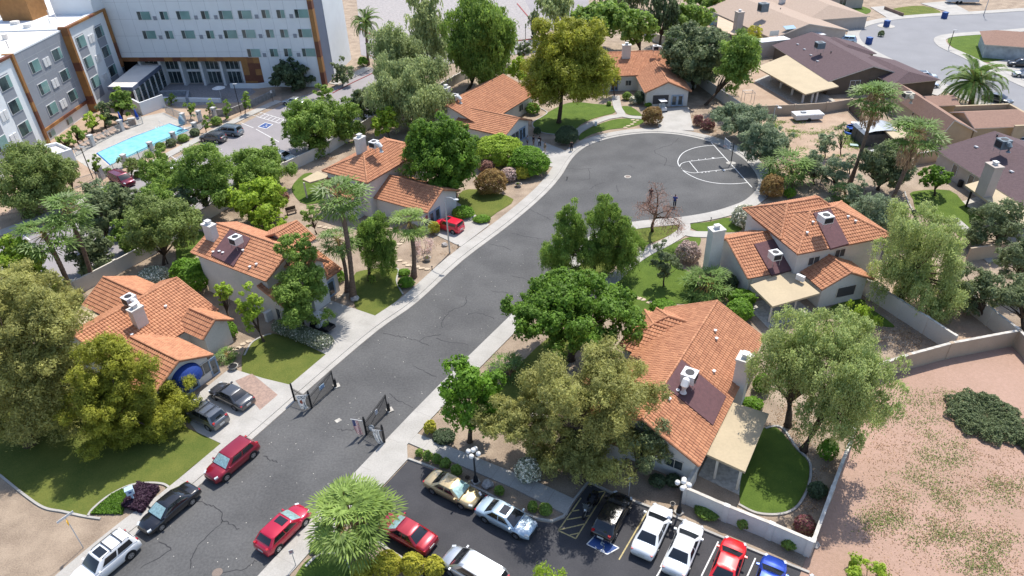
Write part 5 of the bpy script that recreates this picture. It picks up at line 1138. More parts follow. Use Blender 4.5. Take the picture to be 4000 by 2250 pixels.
def fanpalm(label, base, top_, rc, trunk=.24, skirt=0., m='palm', nf=42, blades=18, group=None):
    nf = int(nf*.9)
    b = P(*base); u, v = top_; D = math.hypot(b.x, b.y); f = Vector((b.x, b.y, 0)).normalized(); r = ray(u, v); t = D/(r[0]*f.x+r[1]*f.y); tp = Vector((r[0]*t, r[1]*t, CH+r[2]*t))
    rr = 1.22*rc/F*Vector((tp.x, tp.y, tp.z-CH)).length
    o = empty('fan_palm', b, 0, label, 'palm tree', group)
    mb = MB(); n = 14; pts = []
    for i in range(n+1):
        s_ = i/n; p = b.lerp(tp, s_)+Vector((math.sin(s_*math.pi)*.25, 0, 0)); p.z = tp.z*s_; pts.append(p)
    vs = []; rs = []; pts = [pts[int(i/3)].lerp(pts[min(n, int(i/3)+1)], (i % 3)/3) for i in range(3*n+1)]
    for i, p in enumerate(pts): vs.append(p); rs.append(trunk*(1.45-.6*min(1, i/10))*(1.0+.11*(i % 2)))
    mb.tube(vs, rs, 10); mb.build('trunk', M_barkp, o, smooth=True)
    V = []; N_ = []; W = []; H_ = []; T = []; Cc = []; pet = MB()
    for i in range(nf):
        el = math.asin(np.clip(rng.uniform(-.92, .97), -1, 1)) if True else 0; a = i*2.399+rng.uniform(-.2, .2); dr = Vector((math.cos(a)*math.cos(el), math.sin(a)*math.cos(el), math.sin(el)))
        pl = rr*rng.uniform(.50, .66)*(.22+.78*math.cos(el)); q = tp+dr*pl+Vector((0, 0, -.08*pl)); pet.tube([tp, q], [.035, .02], 4)
        sd_ = dr.cross(Vector((0, 0, 1))).normalized() if abs(dr.z) < .98 else Vector((1, 0, 0)); up = sd_.cross(dr).normalized(); bl = rr*.43*rng.uniform(.85, 1.12); tint = rng.random(); hz_ = Vector((math.cos(a), math.sin(a), 0)); dr = (dr*.45+hz_*.75+Vector((0, 0, -.10))).normalized(); up = sd_.cross(dr).normalized()
        if up.z < 0: up = -up
        for j in range(blades):
            th = (j/(blades-1)-.5)*4.6; d2 = (dr*math.cos(th)+sd_*math.sin(th)).normalized(); ll = bl*(1-.18*abs(th)/2); droop = Vector((0, 0, -.22*ll*(1+abs(math.sin(el)) if el < 0 else 1)))
            e1 = q+d2*ll*.55+droop*.15; e2 = q+d2*ll+droop
            for (p0, p1, ww) in ((q, e1, ll*.125), (e1-d2*ll*.08, e2, ll*.10)):
                V.append((p0+p1)/2); T.append(p1-p0); H_.append((p1-p0).length*1.05); W.append(ww); nn = (up+sd_*(.5 if j % 2 else -.5)); N_.append(nn); Cc.append(.15+.5*tint+.45*rng.random())
    quads('crown', np.array([tuple(x) for x in V]), np.array([tuple(x) for x in N_]), np.array(W), np.array(H_), np.array(Cc), ML[m], o, np.array([tuple(x) for x in T]))
    pet.build('petioles', mat('petiole', (.30, .20, .06), .6, scale=0), o)
    if skirt:
        K = 900; s_ = rng.random(K); zz = tp.z-s_*skirt; ph = rng.uniform(0, 2*math.pi, K); r0 = trunk+.55*np.sin(np.clip(s_*2.2+.5, 0, math.pi))*rr*.45+.1
        ax = np.array([tuple(b.lerp(tp, max(0., float(z)/tp.z))) for z in zz]); cen = np.stack([ax[:, 0]+np.cos(ph)*r0, ax[:, 1]+np.sin(ph)*r0, zz], 1)
        quads('dead_fronds', cen, np.stack([np.cos(ph), np.sin(ph), .2+0*ph], 1)+rng.normal(0, .4, (K, 3)), .10, rng.uniform(.5, 1.1, K), rng.random(K), ML['dry'], o, np.tile([0, 0, -1.], (K, 1))+rng.normal(0, .25, (K, 3)))
    return o
def datepalm(label, base, top_, rc, trunk=.3, nf=46, m='palm', group=None):
    b = P(*base); D = math.hypot(b.x, b.y); f = Vector((b.x, b.y, 0)).normalized(); r = ray(*top_); t = D/(r[0]*f.x+r[1]*f.y); tp = Vector((r[0]*t, r[1]*t, CH+r[2]*t)); rr = rc/F*Vector((tp.x, tp.y, tp.z-CH)).length
    o = empty('date_palm', b, 0, label, 'palm tree', group); mb = MB(); n = 12
    mb.tube([b.lerp(Vector((tp.x, tp.y, tp.z)), i/n) for i in range(n+1)], [trunk*(1.35-.4*min(1, i/3))*(1+.08*(i % 2)) for i in range(n+1)], 10); mb.build('trunk', M_barkp, o, smooth=True)
    V, N_, W, H_, T, Cc = [], [], [], [], [], []; rb = MB()
    for i in range(nf):
        a = i*2.399; el = math.asin(rng.uniform(-.35, .97)); L = rr*rng.uniform(.95, 1.15); tint = rng.random(); pts = []
        for k in range(11):
            s_ = k/10; e = el-s_*s_*(1.0+.5*math.cos(el)); pts.append((pts[-1] if pts else tp)+(Vector((math.cos(a)*math.cos(e), math.sin(a)*math.cos(e), math.sin(e)))*L/10 if pts else Vector()))
        rb.tube(pts, [.035]*6+[.02]*5, 4)
        for k in range(1, 11):
            d = (pts[k]-pts[k-1]).normalized(); sd_ = d.cross(Vector((0, 0, 1))).normalized()
            for sgn in (-1, 1):
                for q_ in range(4):
                    p0 = pts[k-1].lerp(pts[k], q_/4); ld = (sd_*sgn+d*.7+Vector((0, 0, .15))).normalized(); ll = L*.17*math.sin(math.pi*(.12+.8*k/11)); V.append(p0+ld*ll/2); T.append(ld); H_.append(ll); W.append(.055*rr/2.2+.03); N_.append(d.cross(ld)+Vector((0, 0, .6))); Cc.append(.1+.5*tint+.4*rng.random())
    quads('crown', np.array([tuple(x) for x in V]), np.array([tuple(x) for x in N_]), np.array(W), np.array(H_), np.array(Cc), ML[m], o, np.array([tuple(x) for x in T])); rb.build('ribs', mat('petiole', (.30, .20, .06), .6, scale=0), o); return o
# ---- trees one by one
GP = 'trees between the hotel parking and the off-white wall'
tree('big feathery green tree hiding the foot of the hotel at the left edge', 'mesq', 'mesq', (95, 850), (-40, 560, 300, 830), .2, 1.1, .3)
tree('small wispy tree beside the pool fence at the maroon minivan', 'mesq', 'mesq', (285, 760), (235, 615, 335, 745), .2, .8, .12)
tree('dark bushy tree against the white hotel bay', 'shade', 'olive', (412, 500), (372, 385, 448, 490), .26)
tree('bright bushy tree beside the dark one at the hotel entrance', 'shade', 'shade', (478, 478), (425, 338, 520, 465), .26)
tree('lime-leaved low tree between hotel and pool fence', 'mesq', 'lime', (362, 520), (315, 437, 402, 508), .22)
tree('rounded green tree left of the lime-leaved one at the hotel foot', 'shade', 'shade', (305, 560), (265, 482, 345, 558), .24)
tree('squat green tree right behind the pump house', 'shade', 'shade', (252, 580), (215, 512, 292, 575), .24)
for (bx, l_) in [((647, 366, 692, 407), 'round-headed tree in the stepped white planter'), ((722, 388, 770, 462), 'slender tree in front of the low planter wall'), ((797, 382, 843, 448), 'slender tree in the middle of the courtyard edge'), ((860, 387, 907, 462), 'slender tree left of the courtyard light pole'), ((935, 360, 982, 442), 'slender tree in front of the pale courtyard umbrella'), ((783, 448, 826, 515), 'slender tree inside the pool corner gate')]:
    tree(l_, 'shade', 'shade', ((bx[0]+bx[2])/2, bx[3]+6), bx, .22, 1, .08, group='slender trees round the hotel courtyard', lump=.7)
shrub('dense shrub right of the pool corner gate', 'shade', (822, 455, 868, 494), leaf=.18)
tree('large dark grey-green oleander against the hotel wall', 'shade', 'dark', (1140, 352), (1062, 235, 1220, 352), .3, 1.0, .1, name='oleander')
tree('pale flowering tree at the rust-panelled hotel corner', 'shade', 'olive', (1340, 335), (1290, 232, 1380, 330), .26, .7, .1)
tree('low flowering bush mass at the foot of the rust panels', 'shade', 'shade', (1260, 385), (1212, 330, 1305, 388), .24, .8, .1)
shrub('dark round bush at the far hotel corner', 'hedge', (1398, 222, 1436, 262), leaf=.2)
datepalm('slim feather palm standing against the gravel lot beside the hotel', (1439, 255), (1428, 88), 62, .28, 40)
tree('broad bright green tree on the hotel side of the wall, above the two-storey hip roof', 'mesq', 'shade', (1212, 598), (1090, 390, 1320, 602), .24, 1.15, .2, group=GP)
tree('green tree just right of the broad one on the hotel side of the wall', 'mesq', 'shade', (1335, 560), (1245, 375, 1402, 560), .24, 1.1, .2, group=GP)
tree('dark-skirted tree by the hotel driveway bend', 'shade', 'olive', (1430, 480), (1330, 350, 1478, 470), .26, 1.1, .15, group=GP)
tree('small bright multi-stemmed tree inside the wall', 'shade', 'lime', (1522, 545), (1447, 418, 1556, 535), .24, 1, .12)
tree('weeping grey-green tree right behind the feather palm', 'euc', 'euc', (1560, 420), (1435, 100, 1640, 345), .24, 1, .22)
tree('weeping tree behind the chimney of the house with the people', 'euc', 'euc', (1637, 500), (1445, 235, 1745, 490), .24, 1.1, .22)
tree('tall weeping tree in front of the gravel lot, left of the lime-tinged one', 'euc', 'euc', (1687, 245), (1590, -20, 1745, 262), .3, 1, .28)
tree('tallest weeping tree with lime-tinged crown and thick trunk inside the wall', 'euc', 'shade', (1829, 352), (1725, -30, 2015, 325), .26, 1.15, .35)
tree('small tree at the gravel lot kerb behind the wall', 'shade', 'shade', (1925, 262), (1905, 205, 1955, 255), .24, .8, .08)
tree('small bright tree left of the great golden-green pine', 'shade', 'lime', (2030, 336), (1983, 215, 2062, 325), .24, 1, .1)
tree('thin grey-green tree peeping over the wall left of the pine', 'shade', 'olive', (2045, 240), (2008, 163, 2075, 228), .26, .9, .1)
tree('great golden-green pine on the lawn at the head of the round', 'pine', 'pineg', (2183, 480), [(2070, 62, 2375, 310), (2050, 170, 2385, 415)], .24, 1.5, .36)
tree('side limb pine foliage over the tiled roof at the head of the round', 'pine', 'pineg', (2400, 375), (2345, 262, 2437, 335), .24, .9, .12, name='small_pine')
BG = 'trees filling the top edge'
for bs, bx, k_, m_, l_, s_ in [((2085, 190), (2058, 20, 2122, 142), 'euc', 'olive', 'dark weeping tree by the road at the top, left of the pine crown', .9), ((2170, 140), (2092, -40, 2250, 68), 'euc', 'euc', 'weeping tree rising behind the great pine at the top', 1), ((2340, 190), (2232, 0, 2452, 138), 'shade', 'shade', 'wide lime-green tree between the pine and the dark trunks at the top', 1), ((2500, 230), (2425, 35, 2572, 180), 'shade', 'shade', 'drooping green tree behind the tiled roof ridge', 1), ((2577, 178), (2535, -40, 2655, 128), 'euc', 'dark', 'dark tree with bare black trunks above the end house', .9), ((2690, 160), (2600, 12, 2785, 137), 'shade', 'shade', 'lime-green tree left of the backyard pool', 1), ((2760, 60), (2680, -60, 2845, 38), 'shade', 'shade', 'green tree at the top edge beyond the backyard pool', 1), ((2440, 40), (2330, -90, 2560, 20), 'euc', 'olive', 'grey-green tree cut by the top edge above the pine', 1)]:
    tree(l_, k_, m_, bs, bx, .3, s_, .28, group=BG)
tree('tree with many black trunks right of the end house', 'shade', 'olive', (2706, 350), (2592, 95, 2855, 335), .24, 1.15, .28)
tree('leaning golden-green tree beside the pale slanting wall', 'mesq', 'shade', (2757, 410), (2800, 105, 2988, 362), .24, 1.2, .28)
tree('thin tree in the dirt yard left of the tan patio roof', 'mesq', 'gold', (2900, 200), (2900, 95, 2985, 190), .24, .7, .1)
tree('wide silvery-green mesquite on the right rim of the round, farther half', 'mesq', 'mesq2', (2960, 545), (2785, 400, 3020, 525), .2, 1.1, .2)
tree('wide silvery-green mesquite on the right rim of the round, nearer half', 'mesq', 'mesq2', (3040, 660), (2890, 490, 3075, 640), .2, 1.1, .2)
tree('grey-green mesquite thicket left of the dirt yard', 'mesq', 'mesq2', (3080, 600), (3000, 490, 3110, 600), .2, .9, .15)
shrub('clipped ball bush with reddish top beside the end driveway', 'red', (2512, 417, 2586, 494), leaf=.14, dens=1.2)
shrub('dark ball bush by the person on the kerb', 'dark', (2168, 490, 2260, 570), leaf=.14, dens=1.2)
shrub('small dark ball bush at the corner of the garage with people', 'dark', (2083, 495, 2112, 528), leaf=.14)
shrub('magenta-flowered round bush nearer the end driveway', 'pinkf', (2708, 450, 2747, 497), leaf=.14, flowers=.35)
shrub('magenta-flowered round bush farther from the end driveway', 'pinkf', (2738, 462, 2793, 513), leaf=.14, flowers=.35)
for bx, m_, l_ in [((2430, 360, 2467, 393), 'shade', 'light green bush left of the end house garage'), ((2458, 375, 2491, 411), 'white', 'white-flowered bush in the end house bed'), ((2473, 357, 2518, 411), 'dark', 'dark tall bush against the end house garage'), ((2518, 398, 2546, 420), 'hedge', 'low green bush at the garage corner behind the ball bush'), ((2055, 400, 2110, 450), 'hedge', 'dense green bush beside the porch left of the pine'), ((2050, 348, 2086, 396), 'lime', 'lime bush at the roof corner left of the pine'), ((2370, 395, 2388, 415), 'shade', 'tiny bush on the gravel strip of the end lawn')]:
    shrub(l_, m_, bx, leaf=.17, flowers=.3 if m_ == 'white' else None)
tree('towering dark green ficus beside the two-storey hip-roofed house', 'ficus', 'ficus', (1742, 775), (1592, 442, 1872, 768), .22, 1.5, .3)
shrub('large bright green rounded bush before the garage with people', 'lime', (1846, 528, 2032, 655), kind='ficus', leaf=.2, dens=1.2)
shrub('clipped dense green hedge next to the driveway with people', 'hedge', (1985, 575, 2143, 692), kind='ficus', leaf=.18, dens=1.3, name='hedge')
for bx, m_, l_ in [((2002, 640, 2076, 706), 'gold', 'yellow-green bush under the clipped hedge'), ((1949, 653, 2026, 712), 'pinkw', 'pinkish-grey flowering bush left of the yellow-green one'), ((1868, 622, 1934, 678), 'twig', 'small brownish bush at the foot of the ficus'), ((1858, 662, 1976, 766), 'red', 'big red-brown ball bush beside the ficus'), ((1766, 803, 1852, 857), 'hedge', 'low round green bush beside the red box car drive'), ((1849, 838, 1914, 872), 'hedge', 'smaller low green bush by the sidewalk near the red box car'), ((1672, 860, 1716, 922), 'gold', 'yellow-green bush at the nose of the red box car')]:
    shrub(l_, m_, bx, leaf=.15, flowers=.5 if m_ == 'pinkw' else None)
shrub('leafless pinkish twiggy shrub on the gravel bed by the palm', 'pinkw', (1600, 918, 1708, 1003), kind='euc', leaf=.11, dens=.35, flowers=.8)
fanpalm('tall fan palm with thick trunk in front of the two-storey hip-roofed house', (1380, 1165), (1322, 755), 105, .30, nf=46)
fanpalm('shorter fan palm directly behind the tall thick-trunked one', (1357, 1138), (1318, 935), 78, .24, nf=38)
fanpalm('fan palm on the gravel bed beside the flower pot', (1616, 1083), (1598, 865), 78, .28, nf=40, m='palmg')
tree('slender young tree in the front garden between second and third house', 'shade', 'shade', (1237, 915), (1175, 795, 1252, 900), .2, .9, .1)
tree('dense drooping bright tree on the small lawn between the palms', 'euc', 'shade', (1442, 1095), [(1385, 820, 1500, 1000), (1400, 850, 1552, 1085)], .18, 1.4, .2)
tree('low bright green tree behind the second house roof', 'ficus', 'lime', (1050, 900), (975, 830, 1128, 905), .2, 1, .12)
tree('bright mid-sized tree behind the second house, above the low one', 'shade', 'lime', (1010, 872), (898, 695, 1125, 862), .22, 1.1, .18)
tree('patchy tree in front of the second house, beside the golf cart', 'shade', 'shade', (1186, 1292), (1062, 1040, 1302, 1282), .17, .95, .16)
tree('narrow upper-crowned tree rising over the second house roof', 'shade', 'shade', (1160, 1240), (1088, 880, 1228, 1100), .17, .95, .14)
tree('small tree with leaning trunk between first and second house, right one', 'shade', 'lime', (1031, 1335), (912, 1105, 1022, 1292), .18, 1.1, .13)
tree('small tree between first and second house, left one', 'shade', 'lime', (900, 1270), (828, 1098, 918, 1205), .18, 1.0, .11)
shrub('big bright green bush beside the white two-storey wall', 'hedge', (668, 1010, 825, 1155), kind='ficus', leaf=.2, dens=1.2)
shrub('white-flowered oleander hedge behind the first house roof', 'white', (526, 1048, 670, 1110), leaf=.17, flowers=.35, name='hedge')
tree('olive-brown half-bare tree on the circular gravel bed', 'shade', 'mesq', (640, 1034), (468, 755, 792, 1000), .2, .8, .2)
tree('lime sprouting clump low on the half-bare tree bed', 'shade', 'lime', (655, 1030), (575, 865, 672, 960), .18, 1, .08)
for bs, bx, m_, l_ in [((650, 800), (560, 640, 748, 765), 'shade', 'green tree behind the maroon minivan, upper of the parking row'), ((800, 850), (688, 560, 932, 805), 'shade', 'large green tree in the parking row right of the maroon minivan'), ((1000, 750), (868, 568, 1142, 745), 'shade', 'wide bright tree in the parking row near the wall bend'), ((1060, 640), (1030, 545, 1108, 630), 'shade', 'small tree half hiding the white car by the wall'), ((470, 900), (385, 700, 560, 880), 'olive', 'dusty green tree left of the parking row'), ((420, 950), (300, 720, 470, 930), 'olive', 'dusty tree between the tall palm crown and the parking'), ((340, 1070), (238, 898, 452, 1072), 'olive', 'wide dark green tree behind the leaning palm trunk'), ((590, 940), (520, 720, 690, 860), 'shade', 'green tree at the middle of the parking row')]:
    tree(l_, 'mesq' if m_ == 'shade' else 'shade', m_, bs, bx, .22, 1.1, .2, group=GP)
tree('lime-green tree mass at the left edge above the khaki pine', 'ficus', 'lime', (60, 1250), (-60, 905, 205, 1165), .22, 1.2, .3)
tree('small lime tree at the foot of the shorter left palm', 'shade', 'lime', (225, 1215), (163, 1045, 278, 1195), .2, 1, .12)
fanpalm('tall leaning fan palm of the left pair, higher crown', (367, 1112), (256, 812), 85, .26, nf=42)
fanpalm('shorter fan palm of the left pair, lower crown', (292, 1180), (172, 915), 92, .28, nf=42)
tree('huge khaki pine at the left edge with dark forked trunk', 'pine', 'pinek', (120, 1735), [(-110, 1085, 330, 1480), (-110, 1280, 430, 1760)], .2, 1.5, .45, low=-.95)
tree('upper khaki pine crown behind the first house patio', 'pine', 'pinek', (60, 1480), (-80, 1010, 300, 1330), .22, 1.1, .3)
tree('golden pine overhanging the drive with the dark parked cars', 'pine', 'pineg', (480, 1730), [(300, 1305, 620, 1640), (420, 1480, 770, 1740), (250, 1450, 560, 1770)], .18, 1.5, .35, low=-.95)
tree('enormous khaki pine sprawling beside the near right house', 'pine', 'pinek', (2240, 1800), [(2070, 1315, 2560, 1690), (1850, 1490, 2230, 1750), (2060, 1560, 2560, 1880)], .18, 1.6, .5, low=-.95)
tree('grey half-dead pine limb drooping before the white gable wall', 'pine', 'olive', (2480, 1850), (2420, 1620, 2610, 1840), .18, .7, .12, name='small_pine')
tree('dark green tree between the street gate and the khaki pine', 'shade', 'hedge', (1835, 1725), (1718, 1385, 1962, 1690), .2, 1.2, .22)
tree('broad deep-green ficus on the right of the street', 'ficus', 'ficus', (2230, 1405), (1972, 1082, 2512, 1345), .22, 1.6, .35)
tree('left one of the twin bright trees at the bend of the curved path', 'euc', 'shade', (2205, 1092), [(2170, 778, 2300, 960), (2118, 880, 2320, 1100)], .18, 1.5, .2)
tree('right one of the twin bright trees at the bend of the curved path', 'euc', 'shade', (2316, 1075), [(2290, 765, 2440, 960), (2300, 850, 2518, 1065)], .18, 1.5, .25)
tree('narrow dark cypress-like tree alone on the lawn', 'shade', 'olive', (2592, 1118), (2549, 930, 2645, 1112), .16, 1.3, .1, name='cypress_tree')
shrub('pinkish-white oleander beside the tall white chimney', 'pinkw', (2640, 938, 2737, 1032), leaf=.16, flowers=.35)
shrub('white-flowered oleander by the pavement behind the two-storey house', 'white', (2858, 803, 2980, 892), leaf=.17, flowers=.2)
fanpalm('short bushy fan palm beside the two-storey white wall', (2775, 1150), (2765, 1098), 95, .2, nf=40)
shrub('leafy bush between the short fan palm and the wall', 'dark', (2820, 1068, 2884, 1145), leaf=.17)
shrub('round bright topiary bush, upper of the two touching', 'hedge', (2846, 1128, 2950, 1200), kind='ficus', leaf=.15, dens=1.4)
shrub('round bright topiary bush, lower of the two touching', 'hedge', (2836, 1168, 2944, 1262), kind='ficus', leaf=.15, dens=1.4)
shrub('low green bush at the far gable of the near right house', 'hedge', (2545, 1175, 2640, 1215), leaf=.15)
fanpalm('fan palm fronds sticking out between ficus and khaki pine', (1985, 1470), (1985, 1430), 75, .2, nf=28)
tree('broad weeping gum with two dark leaning trunks, upper crown', 'euc', 'gum', (3078, 1662), [(2922, 1210, 3250, 1560), (3080, 1190, 3430, 1500)], .18, .85, .3, lump=.8)
tree('broad weeping gum overhanging the red dirt lot, lower crown', 'euc', 'gum', (3137, 1760), [(3150, 1290, 3550, 1640), (3120, 1480, 3450, 1745)], .18, .85, .28, lump=.8)
tree('lime-tinged bushy tree top behind the upper gum', 'euc', 'lime', (3380, 1300), (3290, 1185, 3450, 1290), .2, 1, .15)
tree('tall weeping gum between the bare yard and the two-storey house', 'euc', 'gum', (3507, 1202), [(3420, 812, 3770, 1060), (3400, 980, 3800, 1225)], .2, .95, .3, lump=.8)
tree('dusty dark tree at the right edge above the weeping gum', 'mesq', 'olive', (3900, 985), (3778, 795, 4015, 975), .24, 1.1, .2)
tree('dark feathery tree at the right edge', 'mesq', 'olive', (3990, 1150), (3890, 895, 4080, 1135), .24, 1.1, .25)
tree('dark feathery tree over the shed yard, left part', 'mesq', 'olive', (3850, 1260), (3700, 1010, 3890, 1235), .24, 1.1, .2)
tree('dark feathery tree over the shed yard, right part', 'mesq', 'olive', (4000, 1290), (3860, 1050, 4080, 1260), .24, 1.1, .2)
tree('silvery mesquite directly behind the two-storey hip roof', 'mesq', 'mesq2', (3430, 965), (3295, 745, 3530, 952), .22, 1.1, .2)
tree('dusty olive tree below the two tall skirted palms', 'mesq', 'olive', (3428, 742), (3350, 565, 3582, 728), .22, 1.2, .25)
tree('grey-green bushy tree left of the dusty olive one', 'mesq', 'mesq2', (3260, 745), (3195, 605, 3330, 735), .22, 1, .15)
tree('wispy pale tree in the weedy dirt yard', 'mesq', 'mesq2', (3222, 618), (3172, 508, 3272, 612), .22, .8, .1)
tree('thin dark half-dead conifer in the weedy dirt yard', 'mesq', 'olive', (3285, 610), (3252, 470, 3305, 602), .2, .6, .1, name='conifer')
tree('grey bush-like tree beside the metal shed', 'mesq', 'mesq2', (3318, 680), (3278, 588, 3358, 672), .22, .9, .1)
tree('round dark citrus tree on the far right small lawn', 'ficus', 'ficus', (3650, 765), (3580, 642, 3722, 742), .22, 1.2, .15)
shrub('slender lime shrub at the foot of the skirted palms', 'lime', (3472, 690, 3494, 738), leaf=.16)
fanpalm('tall palm with a shaggy brown skirt nearer the brown-walled house', (3315, 728), (3425, 372), 82, .26, skirt=4.2, nf=44)
fanpalm('tall palm with a shaggy brown skirt over the brown shingle roof', (3455, 842), (3588, 515), 88, .28, skirt=4.6, nf=44)
datepalm('stout date palm beside the curving street', (3790, 425), (3808, 318), 105, .45, 52)
fanpalm('short leafy fan palm on the rim of the round', (3095, 730), (3082, 640), 92, .22, nf=42)
fanpalm('small fan palm behind the short leafy one', (3300, 800), (3300, 752), 55, .18, nf=30)
shrub('red-tinged round bush on the right rim of the round', 'red', (2970, 683, 3062, 780), leaf=.15, dens=1.2)
shrub('low green bush below the red-tinged one', 'hedge', (3060, 735, 3110, 775), leaf=.15)

fanpalm('big bright fan palm at the kerb between the street and the parking lot', (1400, 2180), (1370, 2005), 158, .34, m='palmg', nf=50, blades=26)
GB = 'golden-green bushes along the bottom edge'
for bx, l_ in [((1372, 2183, 1466, 2262), 'golden-green bush nearest the big bright palm'), ((1462, 2150, 1572, 2262), 'golden-green bush second from the big bright palm'), ((1568, 2155, 1660, 2262), 'golden-green bush third from the big bright palm'), ((1655, 2172, 1736, 2262), 'golden-green bush at the nose of the silver minivan')]: shrub(l_, 'gold', bx, leaf=.13, group=GB, flowers=None)
tree('feathery treetop just rising over the bottom edge in the parking lot', 'euc', 'lime', (2110, 2420), (2060, 2195, 2215, 2390), .16, .9, .1)
shrub('bright feathery bush at the bottom edge of the red dirt lot', 'lime', (3290, 2172, 3500, 2330), kind='mesq', leaf=.14)
GS = 'small bushes along the parking lot bed'
for bx, l_ in [((1622, 1746, 1652, 1792), 'first spindly bush from the street end of the parking bed'), ((1650, 1760, 1690, 1805), 'second spindly bush from the street end of the parking bed'), ((1688, 1772, 1726, 1815), 'third spindly bush from the street end of the parking bed'), ((1717, 1788, 1762, 1832), 'densest green bush of the parking bed'), ((1760, 1813, 1804, 1864), 'airy bush behind the gold sedan windscreen'), ((1931, 1896, 1970, 1938), 'bush just right of the pale boulder'), ((2060, 1955, 2102, 2002), 'left bush of the pair near the pale blue sedan hood'), ((2105, 1964, 2157, 2017), 'right bush of the pair near the pale blue sedan hood')]: shrub(l_, 'shade', bx, leaf=.11, dens=.8, group=GS)
for bx, m_, l_ in [((1655, 1640, 1705, 1702), 'gold', 'lime bush at the corner of pavement and side path'), ((1690, 1680, 1778, 1730), 'dark', 'dark spreading bush beside the side path'), ((2538, 1850, 2602, 1908), 'dark', 'dark bush under the white gable wall, left'), ((2600, 1850, 2660, 1905), 'dark', 'dark bush under the white gable wall, right'), ((2715, 1970, 2810, 2022), 'shade', 'sprawling vine at the white wall nearest the globe lamp'), ((2880, 2010, 2928, 2078), 'shade', 'climbing vine in the middle of the white wall'), ((3055, 2090, 3116, 2152), 'shade', 'climbing vine near the end of the white wall'), ((2898, 1548, 2980, 1607), 'hedge', 'round bright bush at the patio cover corner'), ((2940, 1455, 3012, 1543), 'hedge', 'bright bush behind the right chimney'), ((3153, 1880, 3230, 1952), 'dark', 'dark green bush outside the curved lawn edge'), ((3102, 2007, 3182, 2092), 'pinkf', 'magenta-flowered bush in the wall corner'), ((3195, 1712, 3272, 1802), 'hedge', 'green bush against the narrow wall under the gum'), ((853, 1255, 928, 1332), 'hedge', 'leafy bush at the end of the first house'), ((2015, 1783, 2112, 1892), 'white', 'white-flowered shrub over the side path'), ((1297, 1045, 1346, 1108), 'hedge', 'upright bush behind the two palm trunks'), ((1555, 1048, 1602, 1078), 'hedge', 'upper small bush left of the gravel-bed palm trunk'), ((1554, 1080, 1618, 1127), 'hedge', 'lower small bush left of the gravel-bed palm trunk'), ((1080, 745, 1130, 790), 'twig', 'brown bush in the back garden of the third house'), ((1210, 2110, 1265, 2160), 'shade', 'bush peeking out left under the big bright palm'), ((3430, 120, 3455, 145), 'olive', 'tiny palm-like bush by the far driveway')]:
    shrub(l_, m_, bx, leaf=.14, flowers={'pinkf': .3, 'white': .4}.get(m_), kind='bush')
fanpalm('small agave-like palm at the corner of the first house', (890, 1402), (888, 1385), 42, .12, nf=26)

GX = 'trees crowding the hotel parking edge'
for bs, bx, k_, m_, l_ in [((1010, 700), (930, 590, 1120, 720), 'mesq', 'shade', 'bright tree wedged above the wall bend behind the lime tree'), ((620, 760), (540, 590, 690, 720), 'mesq', 'shade', 'leafy tree touching the maroon minivan roof'), ((720, 880), (640, 720, 800, 840), 'shade', 'olive', 'dark filling tree low behind the second house chimney'), ((860, 800), (800, 680, 920, 800), 'shade', 'olive', 'dark tree under the large parking row tree'), ((400, 870), (330, 740, 520, 860), 'mesq', 'shade', 'green tree between both dusty ones left of the row'), ((520, 980), (430, 860, 560, 1000), 'shade', 'shade', 'green tree right against the long wall'), ((120, 1150), (30, 960, 180, 1110), 'shade', 'shade', 'green tree left of the shorter palm trunk')]:
    tree(l_, k_, m_, bs, bx, .2, 1.1, .14, group=GX)
for bs, bx, k_, m_, l_ in [((3180, 720), (3110, 590, 3230, 715), 'mesq', 'mesq2', 'pale mesquite left of the skirted palm trunk'), ((3400, 860), (3310, 690, 3420, 830), 'mesq', 'mesq2', 'silvery tree between the skirted palms, below the olive one'), ((3540, 900), (3480, 800, 3600, 890), 'mesq', 'olive', 'dark low tree right of the nearer skirted palm trunk'), ((3190, 860), (3130, 760, 3240, 850), 'mesq', 'mesq2', 'bushy mesquite behind the ridge of the two-storey house')]:
    tree(l_, k_, m_, bs, bx, .2, 1.1, .12)
# clipped flowering hedge by the golf cart drive
o = empty('hedge', P(1190, 1335), 0, 'long clipped hedge with white blossoms beside the golf cart drive', 'hedge')
hc = [P(1105, 1290).lerp(P(1265, 1352), i/7) for i in range(8)]
cc_ = []; nn_ = []
for c in hc:
    d = usph(1100); d[:, 2] = np.abs(d[:, 2])*1.1-.15; cc_.append(np.array([c.x, c.y, .55])+d*np.array([1.05, 1.05, .8])*rng.uniform(.85, 1.08, (1100, 1))); nn_.append(d)
cc_ = np.concatenate(cc_); nn_ = np.concatenate(nn_); quads('foliage', cc_, nn_+rng.normal(0, .5, nn_.shape), .13, .18, np.where(rng.random(len(cc_)) < .10, 1.3, .3*rng.random(len(cc_))), ML['white'], o)
